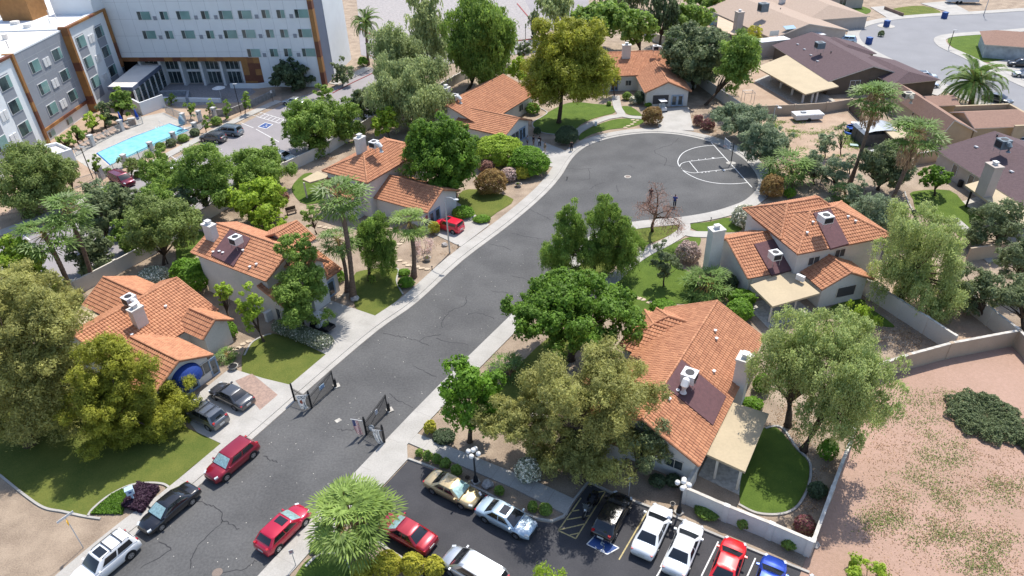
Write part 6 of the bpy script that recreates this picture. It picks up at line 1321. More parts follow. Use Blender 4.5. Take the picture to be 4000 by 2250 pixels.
# purple ground plant, weeds, ring shrub
o = empty('purple_plants', P(560, 1950), 0, 'dark purple leafy bed around the mailbox', 'plants'); pc = []
N = 5200; uv = rng.random((N, 2)); A0, B0, C0, D0 = P(480, 1985), P(545, 1895), P(628, 1912), P(560, 2010)
cen = np.array([tuple(A0.lerp(B0, a).lerp(D0.lerp(C0, a), b_)) for a, b_ in uv]); cen[:, 2] = rng.uniform(.1, .55, N)
quads('foliage', cen, rng.normal(0, .6, (N, 3))+np.array([0, 0, 1]), .12, .2, rng.random(N), ML['purple'], o)
o = empty('ground_cover', P(420, 1960), 0, 'low green ground cover inside the curved lawn edging', 'plants'); N = 5000
A0, B0, C0, D0 = P(355, 2010), P(440, 1935), P(500, 1905), P(480, 2010); uv = rng.random((N, 2)); cen = np.array([tuple(A0.lerp(B0, a).lerp(D0.lerp(C0, a), b_)) for a, b_ in uv]); cen[:, 2] = rng.uniform(.05, .22, N)
quads('foliage', cen, rng.normal(0, .6, (N, 3))+np.array([0, 0, 1]), .12, .18, rng.random(N)*.6, ML['hedge'], o)
for bx, l_ in [((3706, 1528, 3982, 1722), 'wide ring-shaped dark shrub with a bare middle on the red dirt'), ((3975, 1690, 4060, 1775), 'dark shrub cut by the right edge on the red dirt')]:
    u0, v0, u1, v1 = bx; g = P((u0+u1)/2, (v0+v1)/2+12); rx = (P(u1, (v0+v1)/2)-P(u0, (v0+v1)/2)).length/2; ry = (P((u0+u1)/2, v0)-P((u0+u1)/2, v1)).length/2
    o = empty('shrub', g, 0, l_, 'shrub'); N = 16000; a = rng.uniform(0, 2*math.pi, N); rr = 1-rng.random(N)**1.1*.97; wob = 1+.07*np.sin(a*9)+.05*np.sin(a*17+1)
    cen = np.stack([g.x+np.cos(a)*rr*rx*wob, g.y+np.sin(a)*rr*ry*.93*wob, .12+.70*np.clip(1.02-np.abs(rr-.66)*1.15, 0.12, 1)*np.where(rr > .9, np.sqrt(np.clip((1.03-rr)/.13, 0, 1)), 1)*rng.uniform(.5, 1.15, N)*(1+.25*np.sin(a*13)*np.cos(rr*21))], 1)
    quads('foliage', cen, rng.normal(0, .6, (N, 3))+np.array([0, 0, .9]), .11, .22, rng.random(N), ML['olive'], o)
    N = 1500; a = rng.uniform(0, 2*math.pi, N); rr = np.sqrt(rng.random(N))*.42; cen = np.stack([g.x+np.cos(a)*rr*rx, g.y+np.sin(a)*rr*ry, rng.uniform(.1, .4, N)], 1); quads('stem', cen, rng.normal(0, 1, (N, 3)), .03, .45, rng.random(N), ML['dry'], o)
def weeds(name, polys, n, m, size, hmax, seedv, clump=26):
    cs = []; r_ = np.random.default_rng(seedv)
    for (x0, y0, x1, y1) in polys:
        for k in range(clump):
            c = P(r_.uniform(x0, x1), r_.uniform(y0, y1)); s_ = r_.uniform(.15, .75); q = int(n*s_*s_/len(polys)/clump*4)+3
            cs.append(np.stack([c.x+r_.normal(0, s_, q), c.y+r_.normal(0, s_*.8, q), r_.uniform(.01, hmax, q)], 1))
    cen = np.concatenate(cs); N = len(cen); o = quads(name, cen, r_.normal(0, .5, (N, 3))+np.array([0, 0, 1]), size, size*1.6, r_.random(N), ML[m], None)
    return tag(o, None, None, None, 'stuff')
weeds('weeds', [(3560, 1600, 3720, 1800), (3600, 1700, 3760, 1830), (3450, 1820, 3620, 1960), (3640, 1860, 3800, 1990), (3700, 2020, 3890, 2240), (3560, 2020, 3720, 2150), (3380, 1990, 3520, 2060), (3850, 1850, 4000, 1980), (3560, 1530, 3740, 1590), (3800, 2100, 3960, 2240)], 11000, 'mesq', .075, .12, 3, 20)
weeds('dry_weeds', [(3380, 1560, 4000, 2240)], 9000, 'dry', .08, .08, 4, 240)
weeds('yard_weeds', [(3000, 470, 3130, 540), (3060, 500, 3300, 700), (3290, 520, 3380, 580)], 6000, 'shade', .14, .2, 5, 30)
weeds('leaf_litter', [(2180, 1750, 2460, 1850), (3050, 1560, 3290, 2000), (3380, 1230, 3700, 1360), (1600, 650, 1800, 1000), (1180, 620, 1700, 620), (2700, 320, 2900, 540)], 14000, 'dry', .09, .03, 6, 40)
# poolside shrubs
for i, (bx, l_) in enumerate([((605, 556, 648, 592), 'left of the third pillar'), ((647, 540, 690, 575), 'between third and fourth pillar'), ((692, 524, 740, 558), 'right of the fourth pillar'), ((740, 502, 782, 535), 'near the pool corner'), ((405, 655, 440, 688), 'at the foot of the road-end pillar'), ((570, 592, 602, 614), 'left of the middle pillar'), ((522, 668, 566, 695), 'behind the maroon minivan')]): shrub('low planted shrub along the roadside pool fence, '+l_, 'olive' if i % 2 else 'shade', bx, leaf=.18, group='shrubs along the pool fence')
tree('airy small palo verde on the pool side of the walk', 'mesq', 'mesq', (515, 690), (458, 600, 578, 682), .18, .7, .1)
tree('slender green tree at the pool corner behind the railing', 'shade', 'shade', (376, 705), (352, 595, 398, 692), .2, 1, .08)
tree('pale flowering small tree below the maroon minivan', 'mesq', 'mesq2', (380, 790), (320, 700, 440, 780), .2, .8, .1)
# bare tree in front of the round
b = P(2549, 905); o = empty('bare_tree', b, 0, 'leafless reddish-brown tree with drooping dead twigs in front of the round', 'tree'); Hb = hgt(2549, 905, 660)
mb = MB(); tips = []
def br(p, d, L, r, dep):
    pts = [p]; 
    for k in range(4): d = (d+Vector((random.uniform(-.25, .25), random.uniform(-.25, .25), random.uniform(-.18, .16 if dep < 2 else -.02)))).normalized(); pts.append(pts[-1]+d*L/4)
    mb.tube(pts, [r, r*.88, r*.75, r*.62, r*.5], 6 if dep < 2 else 4)
    if dep >= 2: tips.extend(pts[1:])
    if dep < 4:
        for k in range(3 if dep else 4):
            a = random.uniform(0, 6.28); nd = (d*.8+Vector((math.cos(a), math.sin(a), .25 if dep < 2 else -.1))*.75).normalized(); br(pts[random.choice([3, 4, 4, 2])] if dep else pts[4], nd, L*random.uniform(.62, .82), r*.55, dep+1)
br(b-Vector((0, 0, .1)), Vector((.02, 0, 1)), Hb*.34, .24, 0); mb.build('trunk', M_bark, o, smooth=True)
tp_ = np.array([tuple(t) for t in tips]); idx = rng.integers(0, len(tp_), 2600); cen = tp_[idx]+np.stack([rng.normal(0, .25, 2600), rng.normal(0, .25, 2600), -np.abs(rng.normal(0, .45, 2600))], 1)
quads('twigs', cen, rng.normal(0, 1, (2600, 3)), .05, rng.uniform(.15, .5, 2600), rng.random(2600), ML['twig'], o, np.tile([0, 0, -1.], (2600, 1))+rng.normal(0, .4, (2600, 3)))
# ============================================================ VEHICLES
def paint(name, c, metal=.35, rough=.32): return mat('paint_'+name, c, rough, metal, scale=0, spec=.5, coat=1.)
PT = dict(white=paint('white', (.72, .73, .74), .0), black=paint('black', (.010, .010, .013), .1, .25), dred=paint('dark_red', (.26, .005, .022)), red=paint('red', (.46, .006, .035), .3), bred=paint('bright_red', (.62, .008, .012), .1), gold=paint('gold', (.46, .36, .20), .6), lblue=paint('ice_blue', (.42, .53, .62), .4), cred=paint('cherry', (.34, .012, .025), .4), silver=paint('silver', (.50, .52, .54), .7), char=paint('charcoal', (.085, .088, .095), .6), grey=paint('grey', (.13, .14, .155), .6), blue=paint('blue', (.01, .05, .38), .4), maroon=paint('maroon', (.16, .01, .03), .4), bgrey=paint('blue_grey', (.20, .25, .29), .6), lred=paint('box_red', (.62, .006, .035), .1))
M_cgl = mat('car_glass', (.012, .014, .018), .05, scale=0, spec=.8); M_shade = mat('windscreen_shade', (.42, .62, .60), .35, metal=.5, scale=6, var=.35, coat=1.)
M_tyre = mat('tyre', (.018, .018, .018), .9, scale=0); M_rim = mat('rim', (.42, .43, .45), .3, metal=.8, scale=0); M_head = mat('headlight', (.55, .58, .60), .1, scale=0, coat=1.); M_tail = mat('taillight', (.40, .01, .015), .2, scale=0, coat=1.)
M_plate = mat('plate', (.55, .55, .52), .5, scale=0); M_plast = mat('dark_plastic', (.03, .03, .032), .6, scale=0); M_amber = mat('amber', (.5, .2, .02), .3, scale=0)
# kind: length, width, height, belt, wheelbase, wheel r, hood z, deck z, cabin xs (rear base, rear roof, front roof, windscreen base), nose fraction
CARS = dict(sedan=(4.85, 1.82, 1.46, .98, 2.80, .34, .88, .98, (-1.62, -.88, .38, 1.22)), suv=(4.65, 1.88, 1.68, 1.10, 2.80, .38, 1.06, 1.12, (-2.12, -1.78, .42, 1.20)), bigsuv=(4.85, 1.93, 1.82, 1.18, 2.80, .40, 1.14, 1.2, (-2.28, -2.08, .35, 1.05)), hatch=(4.5, 1.80, 1.52, 1.0, 2.70, .35, .98, 1.02, (-2.0, -1.45, .42, 1.25)), box=(4.15, 1.80, 1.62, 1.05, 2.55, .34, 1.0, 1.05, (-1.98, -1.84, .45, 1.05)), van=(5.1, 1.98, 1.75, 1.08, 3.0, .36, 1.05, 1.1, (-2.42, -2.2, .75, 1.62)), pickup=(5.6, 1.95, 1.85, 1.15, 3.5, .40, 1.15, 1.05, (-.85, -.7, .55, 1.2)))
def patch_(c, nu, nv, bulge, off, uv=(0, 1, 0, 1)):
    p00, p10, p11, p01 = [Vector(x) for x in c]; n = (p10-p00).cross(p01-p00).normalized(); vs = []
    for j in range(nv+1):
        for i in range(nu+1):
            u = uv[0]+(uv[1]-uv[0])*i/nu; v = uv[2]+(uv[3]-uv[2])*j/nv; p = (p00*(1-u)+p10*u)*(1-v)+(p01*(1-u)+p11*u)*v
            vs.append(p+n*(bulge*math.sin(math.pi*u)*(.4+.6*math.sin(math.pi*v))+off))
    return vs, [(j*(nu+1)+i, j*(nu+1)+i+1, (j+1)*(nu+1)+i+1, (j+1)*(nu+1)+i) for j in range(nv) for i in range(nu)]
def make_car(kind, pm, label, cat, loc, az, rack=False, sunroof=False, shade=True, group=None, name=None, rack_bars=False, rimm=None, pano=False):
    L, W, H_, belt, wb, wr, hood, deck, cx = CARS[kind]; o = empty(name or {'sedan': 'sedan', 'suv': 'suv', 'bigsuv': 'suv', 'hatch': 'hatchback', 'box': 'compact_car', 'van': 'minivan', 'pickup': 'pickup_truck'}[kind], loc, R(90-az), label, cat, group)
    hl, hw = L/2, W/2; tall = kind in ('suv', 'bigsuv', 'box', 'van', 'hatch')
    xs = [-hl, -hl+.05, -hl+.22, -hl+.55, cx[0]+.1, cx[0]+.6, -.3, .5, cx[3]-.1, cx[3]+.35, hl-.75, hl-.38, hl-.13, hl-.02]; xs = sorted(xs)
    V = []; K = 14
    for x in xs:
        f = (x+hl)/L; nose = max(0, (x-(hl-.95))/.95); tl = max(0, (-(x)-(hl-.6))/.6)
        w = hw*(1-.22*nose**2.2-.12*tl**2.5); 
        if x < cx[0]+.2: zt = deck-.10*tl**2-.22*max(0, (-(x)-(hl-.07))/.07)
        elif x > cx[3]-.3: zt = hood-.02-.16*nose**1.6-.16*max(0, (x-(hl-.15))/.13)
        else: zt = belt+.02
        zs = min(zt-.05, belt-.04)-.05*nose; zb = .24+.05*nose+.05*tl
        ring = [(0, zb), (w*.80, zb), (w*.965, zb+.10), (w, (zb+zs)*.5), (w*.985, zs-.1), (w*.93, zs), (w*.74, zt), (0, zt+.035)]
        ring = ring+[(-y, z) for y, z in ring[-2:0:-1]]; V += [(x, y, z) for y, z in ring]; K = len(ring)
    mb = MB(); mb.local = True; n = len(xs); Fc = [(i*K+j, i*K+(j+1) % K, (i+1)*K+(j+1) % K, (i+1)*K+j) for i in range(n-1) for j in range(K)]; Fc += [tuple(range(K-1, -1, -1)), tuple((n-1)*K+j for j in range(K))]; mb.add(V, [f[::-1] for f in Fc])
    # cabin shell
    bz = belt-.03; wt = hw*(.70 if not tall else .78); wbse = hw*.93; r0, r1, f1, f0 = cx; H2 = H_-.05
    c8 = dict(rl=(r0, -wbse, bz), rr=(r0, wbse, bz), fl=(f0, -wbse, bz), fr=(f0, wbse, bz), RL=(r1, -wt, H2), RR=(r1, wt, H2), FL=(f1, -wt, H2), FR=(f1, wt, H2))
    side_l = (c8['rl'], c8['fl'], c8['FL'], c8['RL']); side_r = (c8['fr'], c8['rr'], c8['RR'], c8['FR']); ws = (c8['fl'], c8['fr'], c8['FR'], c8['FL']); rw = (c8['rr'], c8['rl'], c8['RL'], c8['RR']); rf_ = (c8['RL'], c8['FL'], c8['FR'], c8['RR'])
    for c, b_ in ((side_l, .04), (side_r, .04), (ws, .07), (rw, .06)): vs, fs = patch_(c, 8, 4, b_, 0); mb.add(vs, fs)
    vs = []; nu, nv = 8, 6
    p00, p10, p11, p01 = [Vector(x) for x in rf_]
    for j in range(nv+1):
        for i in range(nu+1):
            u, v = i/nu, j/nv; p = (p00*(1-u)+p10*u)*(1-v)+(p01*(1-u)+p11*u)*v; p.z += .05*min(1, 3*math.sin(math.pi*u))*(.55+.45*math.sin(math.pi*v))*(math.sin(math.pi*v)**.4 if 0 < v < 1 else 0); vs.append(p)
    mb.add(vs, [(j*(nu+1)+i, j*(nu+1)+i+1, (j+1)*(nu+1)+i+1, (j+1)*(nu+1)+i) for j in range(nv) for i in range(nu)])
    ob = mb.build('body', pm, o, smooth=True)
    bm = bmesh.new(); bm.from_mesh(ob.data); bmesh.ops.remove_doubles(bm, verts=bm.verts, dist=.004); bmesh.ops.recalc_face_normals(bm, faces=bm.faces); bm.to_mesh(ob.data); bm.free()
    def gpart(nm, specs, m_):
        g = MB(); g.local = True
        for c, b_, uv in specs: vs, fs = patch_(c, 8, 3, b_, .014, uv); g.add(vs, fs)
        return g.build(nm, m_, o, smooth=True)
    gpart('windscreen', [(ws, .07, (.05, .95, .06, .93))], M_shade if shade else M_cgl); gpart('rear_window', [(rw, .06, (.08, .92, .12 if not tall else .25, .92))], M_cgl)
    for c, nm in ((side_l, 'side_window'), (side_r, 'side_window')):
        a = (.10, .475, .2, .9); b_ = (.515, .86, .2, .9)
        if c is side_r: a = (.14, .485, .2, .9); b_ = (.525, .9, .2, .9)
        gpart(nm, [(c, .04, a), (c, .04, b_)], M_cgl)
    for sx in (-1, 1):
        for sy in (-1, 1):
            w_ = MB(); w_.local = True; x = sx*wb/2; y = sy*(hw-.10); w_.tube([(x, y-.11, wr), (x, y+.11, wr)], wr, 18); t_ = w_.build('wheel', M_tyre, o)
            w_ = MB(); w_.local = True; yy = sy*(hw+.012); w_.tube([(x, yy-.01*sy, wr), (x, yy+.008*sy, wr)], wr*.60, 14); r_ = w_.build('rim', rimm or M_rim, o); r_.parent = t_
            w_ = MB(); w_.local = True; 
            for k in range(5): a_ = 2*math.pi*(k+.5)/5; w_.box((x+math.cos(a_)*wr*.40, yy+.014*sy, wr+math.sin(a_)*wr*.40), (wr*.18, .012, wr*.18), ry=-a_)
            w_.tube([(x, sy*(hw-.02), wr+.02), (x, sy*(hw+.004), wr+.02)], wr*1.16, 16); w_.build('wheel_arch', M_plast, o)
    for sy in (-1, 1):
        q = MB(); q.local = True; q.box((hl-.27, sy*hw*.64, hood-.19), (.30, .34, .12), rz=-sy*.45, ry=.25); q.build('headlight', M_head, o)
        q = MB(); q.local = True; q.box((-hl+.14, sy*hw*.72, deck-.19 if not tall else deck-.12), (.16, .30 if not tall else .2, .13 if not tall else .28), rz=sy*.25); q.build('taillight', M_tail, o)
        q = MB(); q.local = True; q.box((f0-.28, sy*(hw+.08), belt+.03), (.13, .2, .13)); q.build('mirror', pm, o)
    q = MB(); q.local = True; q.box((-hl+.0, 0, .62), (.05, .5, .16)); q.build('licence_plate', M_plate, o)
    q = MB(); q.local = True; q.box((hl-.04, 0, .50), (.08, W*.62, .16)); q.build('grille', M_plast, o)
    if sunroof: q = MB(); q.local = True; q.box((f1-.42, 0, H_-.005), (.62, wt*1.25, .03)); q.build('sunroof', M_cgl, o)
    if pano: q = MB(); q.local = True; q.box(((f1+r1)/2, 0, H_-.005), ((f1-r1)*.75, wt*1.3, .03)); q.build('sunroof', M_cgl, o)
    if rack:
        for sy in (-1, 1): q = MB(); q.local = True; q.tube([(r1+.15, sy*wt*.92, H_-.02), (r1+.3, sy*wt*.92, H_+.06), (f1-.35, sy*wt*.92, H_+.06), (f1-.15, sy*wt*.92, H_-.02)], .025, 6); q.build('roof_rail', M_plast, o)
    if rack_bars:
        for t in rack_bars: x = r1+(f1-r1)*t; q = MB(); q.local = True; q.box((x, 0, H_+.07), (.07, wt*1.9, .04)); q.build('roof_bar', M_plast, o)
    if kind == 'pickup': q = MB(); q.local = True; q.box((-1.85, 0, 1.09), (1.65, 1.6, .04)); q.build('bed', M_plast, o)
    return o
def car(kind, col, label, cat, uv, wheel, side, az, **kw):
    """uv = photo point where one wheel meets the ground; wheel f/r; side L/R of the car"""
    L, W, wb = CARS[kind][0], CARS[kind][1], CARS[kind][4]; p = P(*uv); d = azd(az); r = Vector((d.y, -d.x, 0))
    c = p-d*(wb/2)*(1 if wheel == 'f' else -1 if wheel == 'r' else 0)-r*(W/2)*(1 if side == 'R' else -1 if side == 'L' else 0)
    return make_car(kind, PT[col], label, cat, c, az, **kw)
S1, S2 = STREET, STREET+90
SG = 'cars parked along the street'; LG_ = 'cars in the parking lot'
car('bigsuv', 'white', 'white off-roader with black roof bars and sunroof at the bottom left kerb', 'car', (519, 2184), 'r', 'L', S1+180, rack=True, rack_bars=(.28, .62), sunroof=True, shade=False, group=SG)
car('sedan', 'black', 'black coupe-like car with a silver sun shade on the left kerb', 'car', (638, 2072), 'f', 'L', S1+180, group=SG)
car('suv', 'dred', 'dark red SUV facing the camera on the left kerb below the gate', 'car', (891, 1878), 'f', 'L', S1+180, group=SG)
car('hatch', 'red', 'crimson crossover with sunroof parked facing away on the right kerb', 'car', (1094, 2156), 'r', 'R', S1+.5, sunroof=True, group=SG)
car('sedan', 'gold', 'gold sedan beside the four-globe lamp', 'car', (1800, 1990), 'f', 'R', S2+1, group=LG_)
car('sedan', 'lblue', 'ice-blue sedan with a dark sunroof right of the gold one', 'car', (1893, 2043), 'r', 'R', S2+1, sunroof=True, shade=False, group=LG_)
car('sedan', 'cred', 'cherry-red sedan half under the big bright palm', 'car', (1618, 2166), 'r', 'L', S2+180+1, group=LG_)
car('van', 'silver', 'silver minivan cut by the bottom edge', 'car', (1757, 2252), 'f', 'L', S2+180+2, shade=False, group=LG_)
car('hatch', 'black', 'black hatchback on the blue disabled bay', 'car', (2406, 2105), 'r', 'R', S1-1, shade=False, group=LG_)
car('sedan', 'white', 'white sedan next to the yellow bay line', 'car', (2568, 2166), 'r', 'R', S1-2, shade=False, group=LG_)
car('sedan', 'white', 'white sedan with mirrors out between the first white sedan and the bright red car', 'car', (2692, 2238), 'r', 'R', S1-2, shade=False, group=LG_)
car('sedan', 'bred', 'bright red sedan cut by the bottom edge', 'car', (2907, 2190), 'f', 'R', S1-2, shade=False, group=LG_)
car('sedan', 'blue', 'blue car at the bottom edge right of the bright red one', 'car', (3065, 2262), 'f', 'R', S1-2, shade=False, group=LG_)
car('suv', 'silver', 'grey car tip at the bottom edge, last of the row', 'car', (3250, 2350), 'f', 'R', S1-2, shade=False, group=LG_)
car('sedan', 'char', 'charcoal sedan on the first driveway nearer the house path', 'car', (918, 1606), 'r', 'L', S2+180, shade=False)
car('suv', 'grey', 'dark grey SUV with roof rails half under the golden pine', 'car', (815, 1685), 'r', 'L', S2+180, rack=True, rack_bars=(.3, .7), shade=False)
car('box', 'lred', 'small boxy bright red car on the third driveway', 'car', (1769, 917), 'r', 'L', S2+180, sunroof=True, shade=False)
HG = 'cars in the hotel parking'
car('van', 'maroon', 'maroon minivan beside the pool fence', 'car', (437, 716), 'r', 'R', 128, shade=False, group=HG)
car('suv', 'char', 'dark grey SUV in the hotel parking, nearer of the pair', 'car', (850, 563), 'r', 'L', -72, shade=False, rack=True, group=HG)
car('van', 'bgrey', 'blue-grey minivan in the hotel parking, farther of the pair', 'car', (912, 537), 'r', 'L', -72, shade=False, rack=True, group=HG)
car('sedan', 'silver', 'silver car half hidden under the broad tree by the hatched bay', 'car', (1165, 418), 'r', 'L', -70, shade=False, group=HG)
car('sedan', 'white', 'white car tucked against the off-white wall', 'car', (1105, 625), '', '', 118, shade=False, group=HG)
car('sedan', 'silver', 'silver car roof glimpsed over the trees below the pool', 'car', (640, 662), '', '', 118, shade=False, group=HG)
FG = 'vehicles on the far street'
car('pickup', 'white', 'white pickup with an open dark bed on the far driveway', 'pickup', (3355, 205), 'r', 'R', -62, shade=False, group=FG)
car('suv', 'lblue', 'white van-like car behind the white pickup', 'car', (3300, 168), '', '', -68, shade=False, group=FG)
car('suv', 'silver', 'pale crossover peeking over the brown-walled house roof', 'car', (3606, 312), '', '', 100, shade=False, pano=True, group=FG)
car('sedan', 'silver', 'silver sedan in front of the pale crossover', 'car', (3592, 350), 'r', 'R', 100-10, shade=False, group=FG)
car('sedan', 'char', 'dark car half hidden by the date palm', 'car', (3893, 398), '', '', 148, shade=False, group=FG)
car('suv', 'black', 'black off-roader at the right edge driveway', 'car', (3985, 262), '', '', -70, shade=False, group=FG)
car('suv', 'silver', 'silver SUV nose at the right edge driveway', 'car', (4005, 302), '', '', -70, shade=False, group=FG)
car('pickup', 'white', 'white truck behind the brown shingle parapet', 'pickup', (3995, 512), '', '', 60, shade=False, group=FG)
car('sedan', 'white', 'white car below the white truck at the right edge', 'car', (3990, 565), '', '', -60, shade=False, group=FG)
def local_obj(): m_ = MB(); m_.local = True; return m_
# folded pop-up camper
o = empty('folding_camper', P(3150, 468), R(3), 'white folded pop-up camper trailer in the dirt yard', 'camper trailer')
q = local_obj(); q.box((0, 0, .65), (4.6, 2.0, .5)); q.build('body', M_metal, o); q = local_obj(); q.box((0, 0, 1.08), (4.9, 2.15, .32)); q.box((0, 0, 1.26), (4.5, 1.9, .08)); q.build('roof', M_metal, o); q = local_obj(); q.box((-.8, 0, 1.42), (.8, .6, .22)); q.build('air_vent', M_greym, o)
for s_ in (-1, 1): q = local_obj(); q.tube([(0, s_*.95, .32), (0, s_*1.08, .32)], .32, 14); q.build('wheel', M_tyre, o)
o = empty('motorhome', P(3755, 12), R(-10), 'white trailer standing on the far driveway at the top edge', 'trailer'); q = local_obj(); q.box((0, 0, 1.6), (7.5, 2.3, 2.2)); q.box((4.2, 0, 2.2), (1, 2.2, 1.0)); q.build('body', M_metal, o)
for x in (-1.5, -.6): q = local_obj(); q.tube([(x, -1.2, .38), (x, -1.0, .38)], .38, 12); q.build('wheel', M_tyre, o)
def golfcart(label, loc, az, bed):
    o = empty('golf_cart', loc, R(90-az), label, 'golf cart'); q = local_obj(); q.box((.75, 0, .55), (.7, 1.1, .45), taper=.8); q.box((-.05, 0, .33), (2.2, 1.15, .1)); q.build('body', M_black if bed else M_metal, o)
    q = local_obj(); q.box((-.1, 0, .65), (.5, 1.1, .2)); q.box((-.38, 0, .95), (.14, 1.1, .5)); q.build('seat', M_plate, o); q = local_obj(); q.box((-.05, 0, 1.85), (1.5, 1.2, .07)); q.build('roof', M_metal, o)
    for x in (-.7, .65):
        for y in (-.52, .52): f = local_obj(); f.tube([(x, y, .4), (x*.95, y, 1.85)], .02, 5); f.build('post', M_black, o)
    for x in (-.8, .85):
        for y in (-.52, .52):
            f = local_obj(); f.tube([(x, y-.1, .25), (x, y+.1, .25)], .25, 12); w_ = f.build('wheel', M_tyre, o); f = local_obj(); f.tube([(x, y+(.1 if y > 0 else -.12), .25), (x, y+(.12 if y > 0 else -.1), .25)], .13, 10); r_ = f.build('rim', M_metal, o); r_.parent = w_
    if bed:
        f = local_obj()
        for c, s_ in (((-1.15, 0, .55), (1.0, 1.15, .05)), ((-1.15, .56, .7), (1.0, .04, .3)), ((-1.15, -.56, .7), (1.0, .04, .3)), ((-1.63, 0, .7), (.04, 1.15, .3))): f.box(c, s_)
        f.build('cargo_bed', M_plast, o)
golfcart('dark golf cart with a cargo bed under the patchy tree', P(1255, 1285), S2+180, True); golfcart('golf cart with a white canopy parked before the end house garage', P(2586, 432), 170, False)
# motorcycle
o = empty('motorcycle', P(2300, 1995), R(90-(S1+180)), 'dark touring motorcycle with saddlebags on the hatched area', 'motorcycle')
for x, nm in ((-.75, 'wheel'), (.8, 'wheel')): f = local_obj(); f.tube([(x, -.07, .32), (x, .07, .32)], .32, 18); w_ = f.build(nm, M_tyre, o); g = local_obj(); g.tube([(x, -.08, .32), (x, .08, .32)], .19, 12); r_ = g.build('rim', M_rim, o); r_.parent = w_
f = local_obj(); f.box((0, 0, .45), (.6, .32, .4)); f.tube([(-.75, 0, .34), (-.3, 0, .4), (.1, 0, .35)], .05, 6); f.tube([(.8, .08, .34), (.5, .08, .95)], .03, 6); f.tube([(.8, -.08, .34), (.5, -.08, .95)], .03, 6); f.build('engine_frame', M_rim, o)
f = local_obj(); f.sphere((.15, 0, .85), .25, 10, sz=(1.3, .7, .6)); f.build('fuel_tank', PT['black'], o, smooth=True); f = local_obj(); f.box((-.35, 0, .75), (.55, .32, .12)); f.box((-.8, 0, .85), (.35, .3, .12)); f.build('seat', M_plast, o)
for s_ in (-1, 1): f = local_obj(); f.box((-.75, s_*.33, .58), (.55, .22, .34), taper=.9); f.build('saddlebag', PT['black'], o)
f = local_obj(); f.box((-1.0, 0, .98), (.42, .5, .3), taper=.85); f.build('top_case', PT['black'], o)
f = local_obj(); f.tube([(.35, -.42, 1.0), (.5, -.2, 1.05), (.5, .2, 1.05), (.35, .42, 1.0)], .018, 6); f.build('handlebar', M_rim, o); f = local_obj(); f.sphere((.68, 0, .85), .11, 8); f.build('headlight', M_head, o); f = local_obj(); f.box((.62, 0, 1.15), (.04, .42, .4), ry=-.4); f.build('windshield', M_glass, o)
# ============================================================ STREET FURNITURE
def at_h(base, u, v):        # point above the distance of base seen at (u, v)
    b = P(*base); D = math.hypot(b.x, b.y); f = Vector((b.x, b.y, 0)).normalized(); r = ray(u, v); t = D/(r[0]*f.x+r[1]*f.y); return Vector((r[0]*t, r[1]*t, CH+r[2]*t))
M_lampg = mat('lamp_pole_grey', (.50, .51, .52), .5, metal=.2, scale=0); M_globe = mat('globe_white', (.75, .74, .72), .25, scale=0)
def streetlamp(label, base, top_v, arm, h_=None):
    b = P(*base); H_ = h_ or hgt(*base, top_v); o = empty('street_lamp', b, 0, label, 'street lamp'); f = MB(); d = azd(arm)
    f.tube([b, b+Vector((0, 0, H_-.7)), b+d*.25+Vector((0, 0, H_-.15)), b+d*.8+Vector((0, 0, H_)), b+d*1.4+Vector((0, 0, H_))], [.11, .07, .055, .05, .045], 8); f.build('pole', M_lampg, o, smooth=True)
    f = MB(); f.sphere(b+d*1.75+Vector((0, 0, H_-.02)), .35, 10, sz=(1, .6 if abs(d.x) > abs(d.y) else 1, .35)); f.build('lamp_head', M_lampg, o, smooth=True); return o
streetlamp('tall pale street lamp beside the red box car', (1757, 990), 765, STREET+95)
streetlamp('pale street lamp at the edge of the weedy yard', (3005, 545), 405, 180)
streetlamp('street lamp beside the shaded far street corner', (3842, 60), -40, 200)
def globelamp(label, base, v_top):
    b = P(*base); Hh = hgt(*base, v_top); o = empty('globe_lamp', b, 0, label, 'lamp post', 'four-globe lamp posts by the parking lot'); f = MB()
    f.tube([b+Vector((0, 0, z)) for z in (.12, .2, .7, .8, Hh*.93)], [.24, .22, .16, .08, .06], 10); f.build('pole', M_black, o, smooth=True); f = MB(); f.box(b+Vector((0, 0, .08)), (.6, .6, .16), R(30)); f.build('footing', M_slab, o)
    for i in range(4):
        d = azd(20+90*i); f = MB(); f.tube([b+Vector((0, 0, Hh*.86)), b+d*.25+Vector((0, 0, Hh*.84)), b+d*.42+Vector((0, 0, Hh*.90))], .025, 6); f.build('arm', M_black, o); f = MB(); f.sphere(b+d*.42+Vector((0, 0, Hh*.90+.2)), .21, 14); f.build('globe', M_globe, o, smooth=True)
    f = MB(); f.sphere(b+Vector((0, 0, Hh+.1)), .21, 14); f.build('globe', M_globe, o, smooth=True)
globelamp('black globe lamp behind the gold sedan', (1859, 1884), 1762); globelamp('black globe lamp at the end of the white wall', (2651, 2004), 1885)
# light poles by the hotel
for base, v, l_ in [((364, 700), 575, 'thin dark light pole beside the nearer end of the pool'), ((942, 445), 328, 'thin dark light pole at the hotel walk'), ((1672, 232), 190, 'short dark fixture on the gravel lot edge'), ((3705, 190), 118, 'thin street-sign pole on the corner of the green lawn'), ((2053, 152), 105, 'thin post at the gravel lot beside the far road'), ((2445, 175), 130, 'thin pole behind the end house')]:
    b = P(*base); H_ = hgt(*base, v); o = empty('light_pole', b, 0, l_, 'pole'); f = MB(); f.cyl(b, .07, H_, 8); f.build('pole', M_black, o); f = MB(); f.box(b+Vector((.2, 0, H_)), (.75, .25, .08)); f.build('head', M_lampg, o)
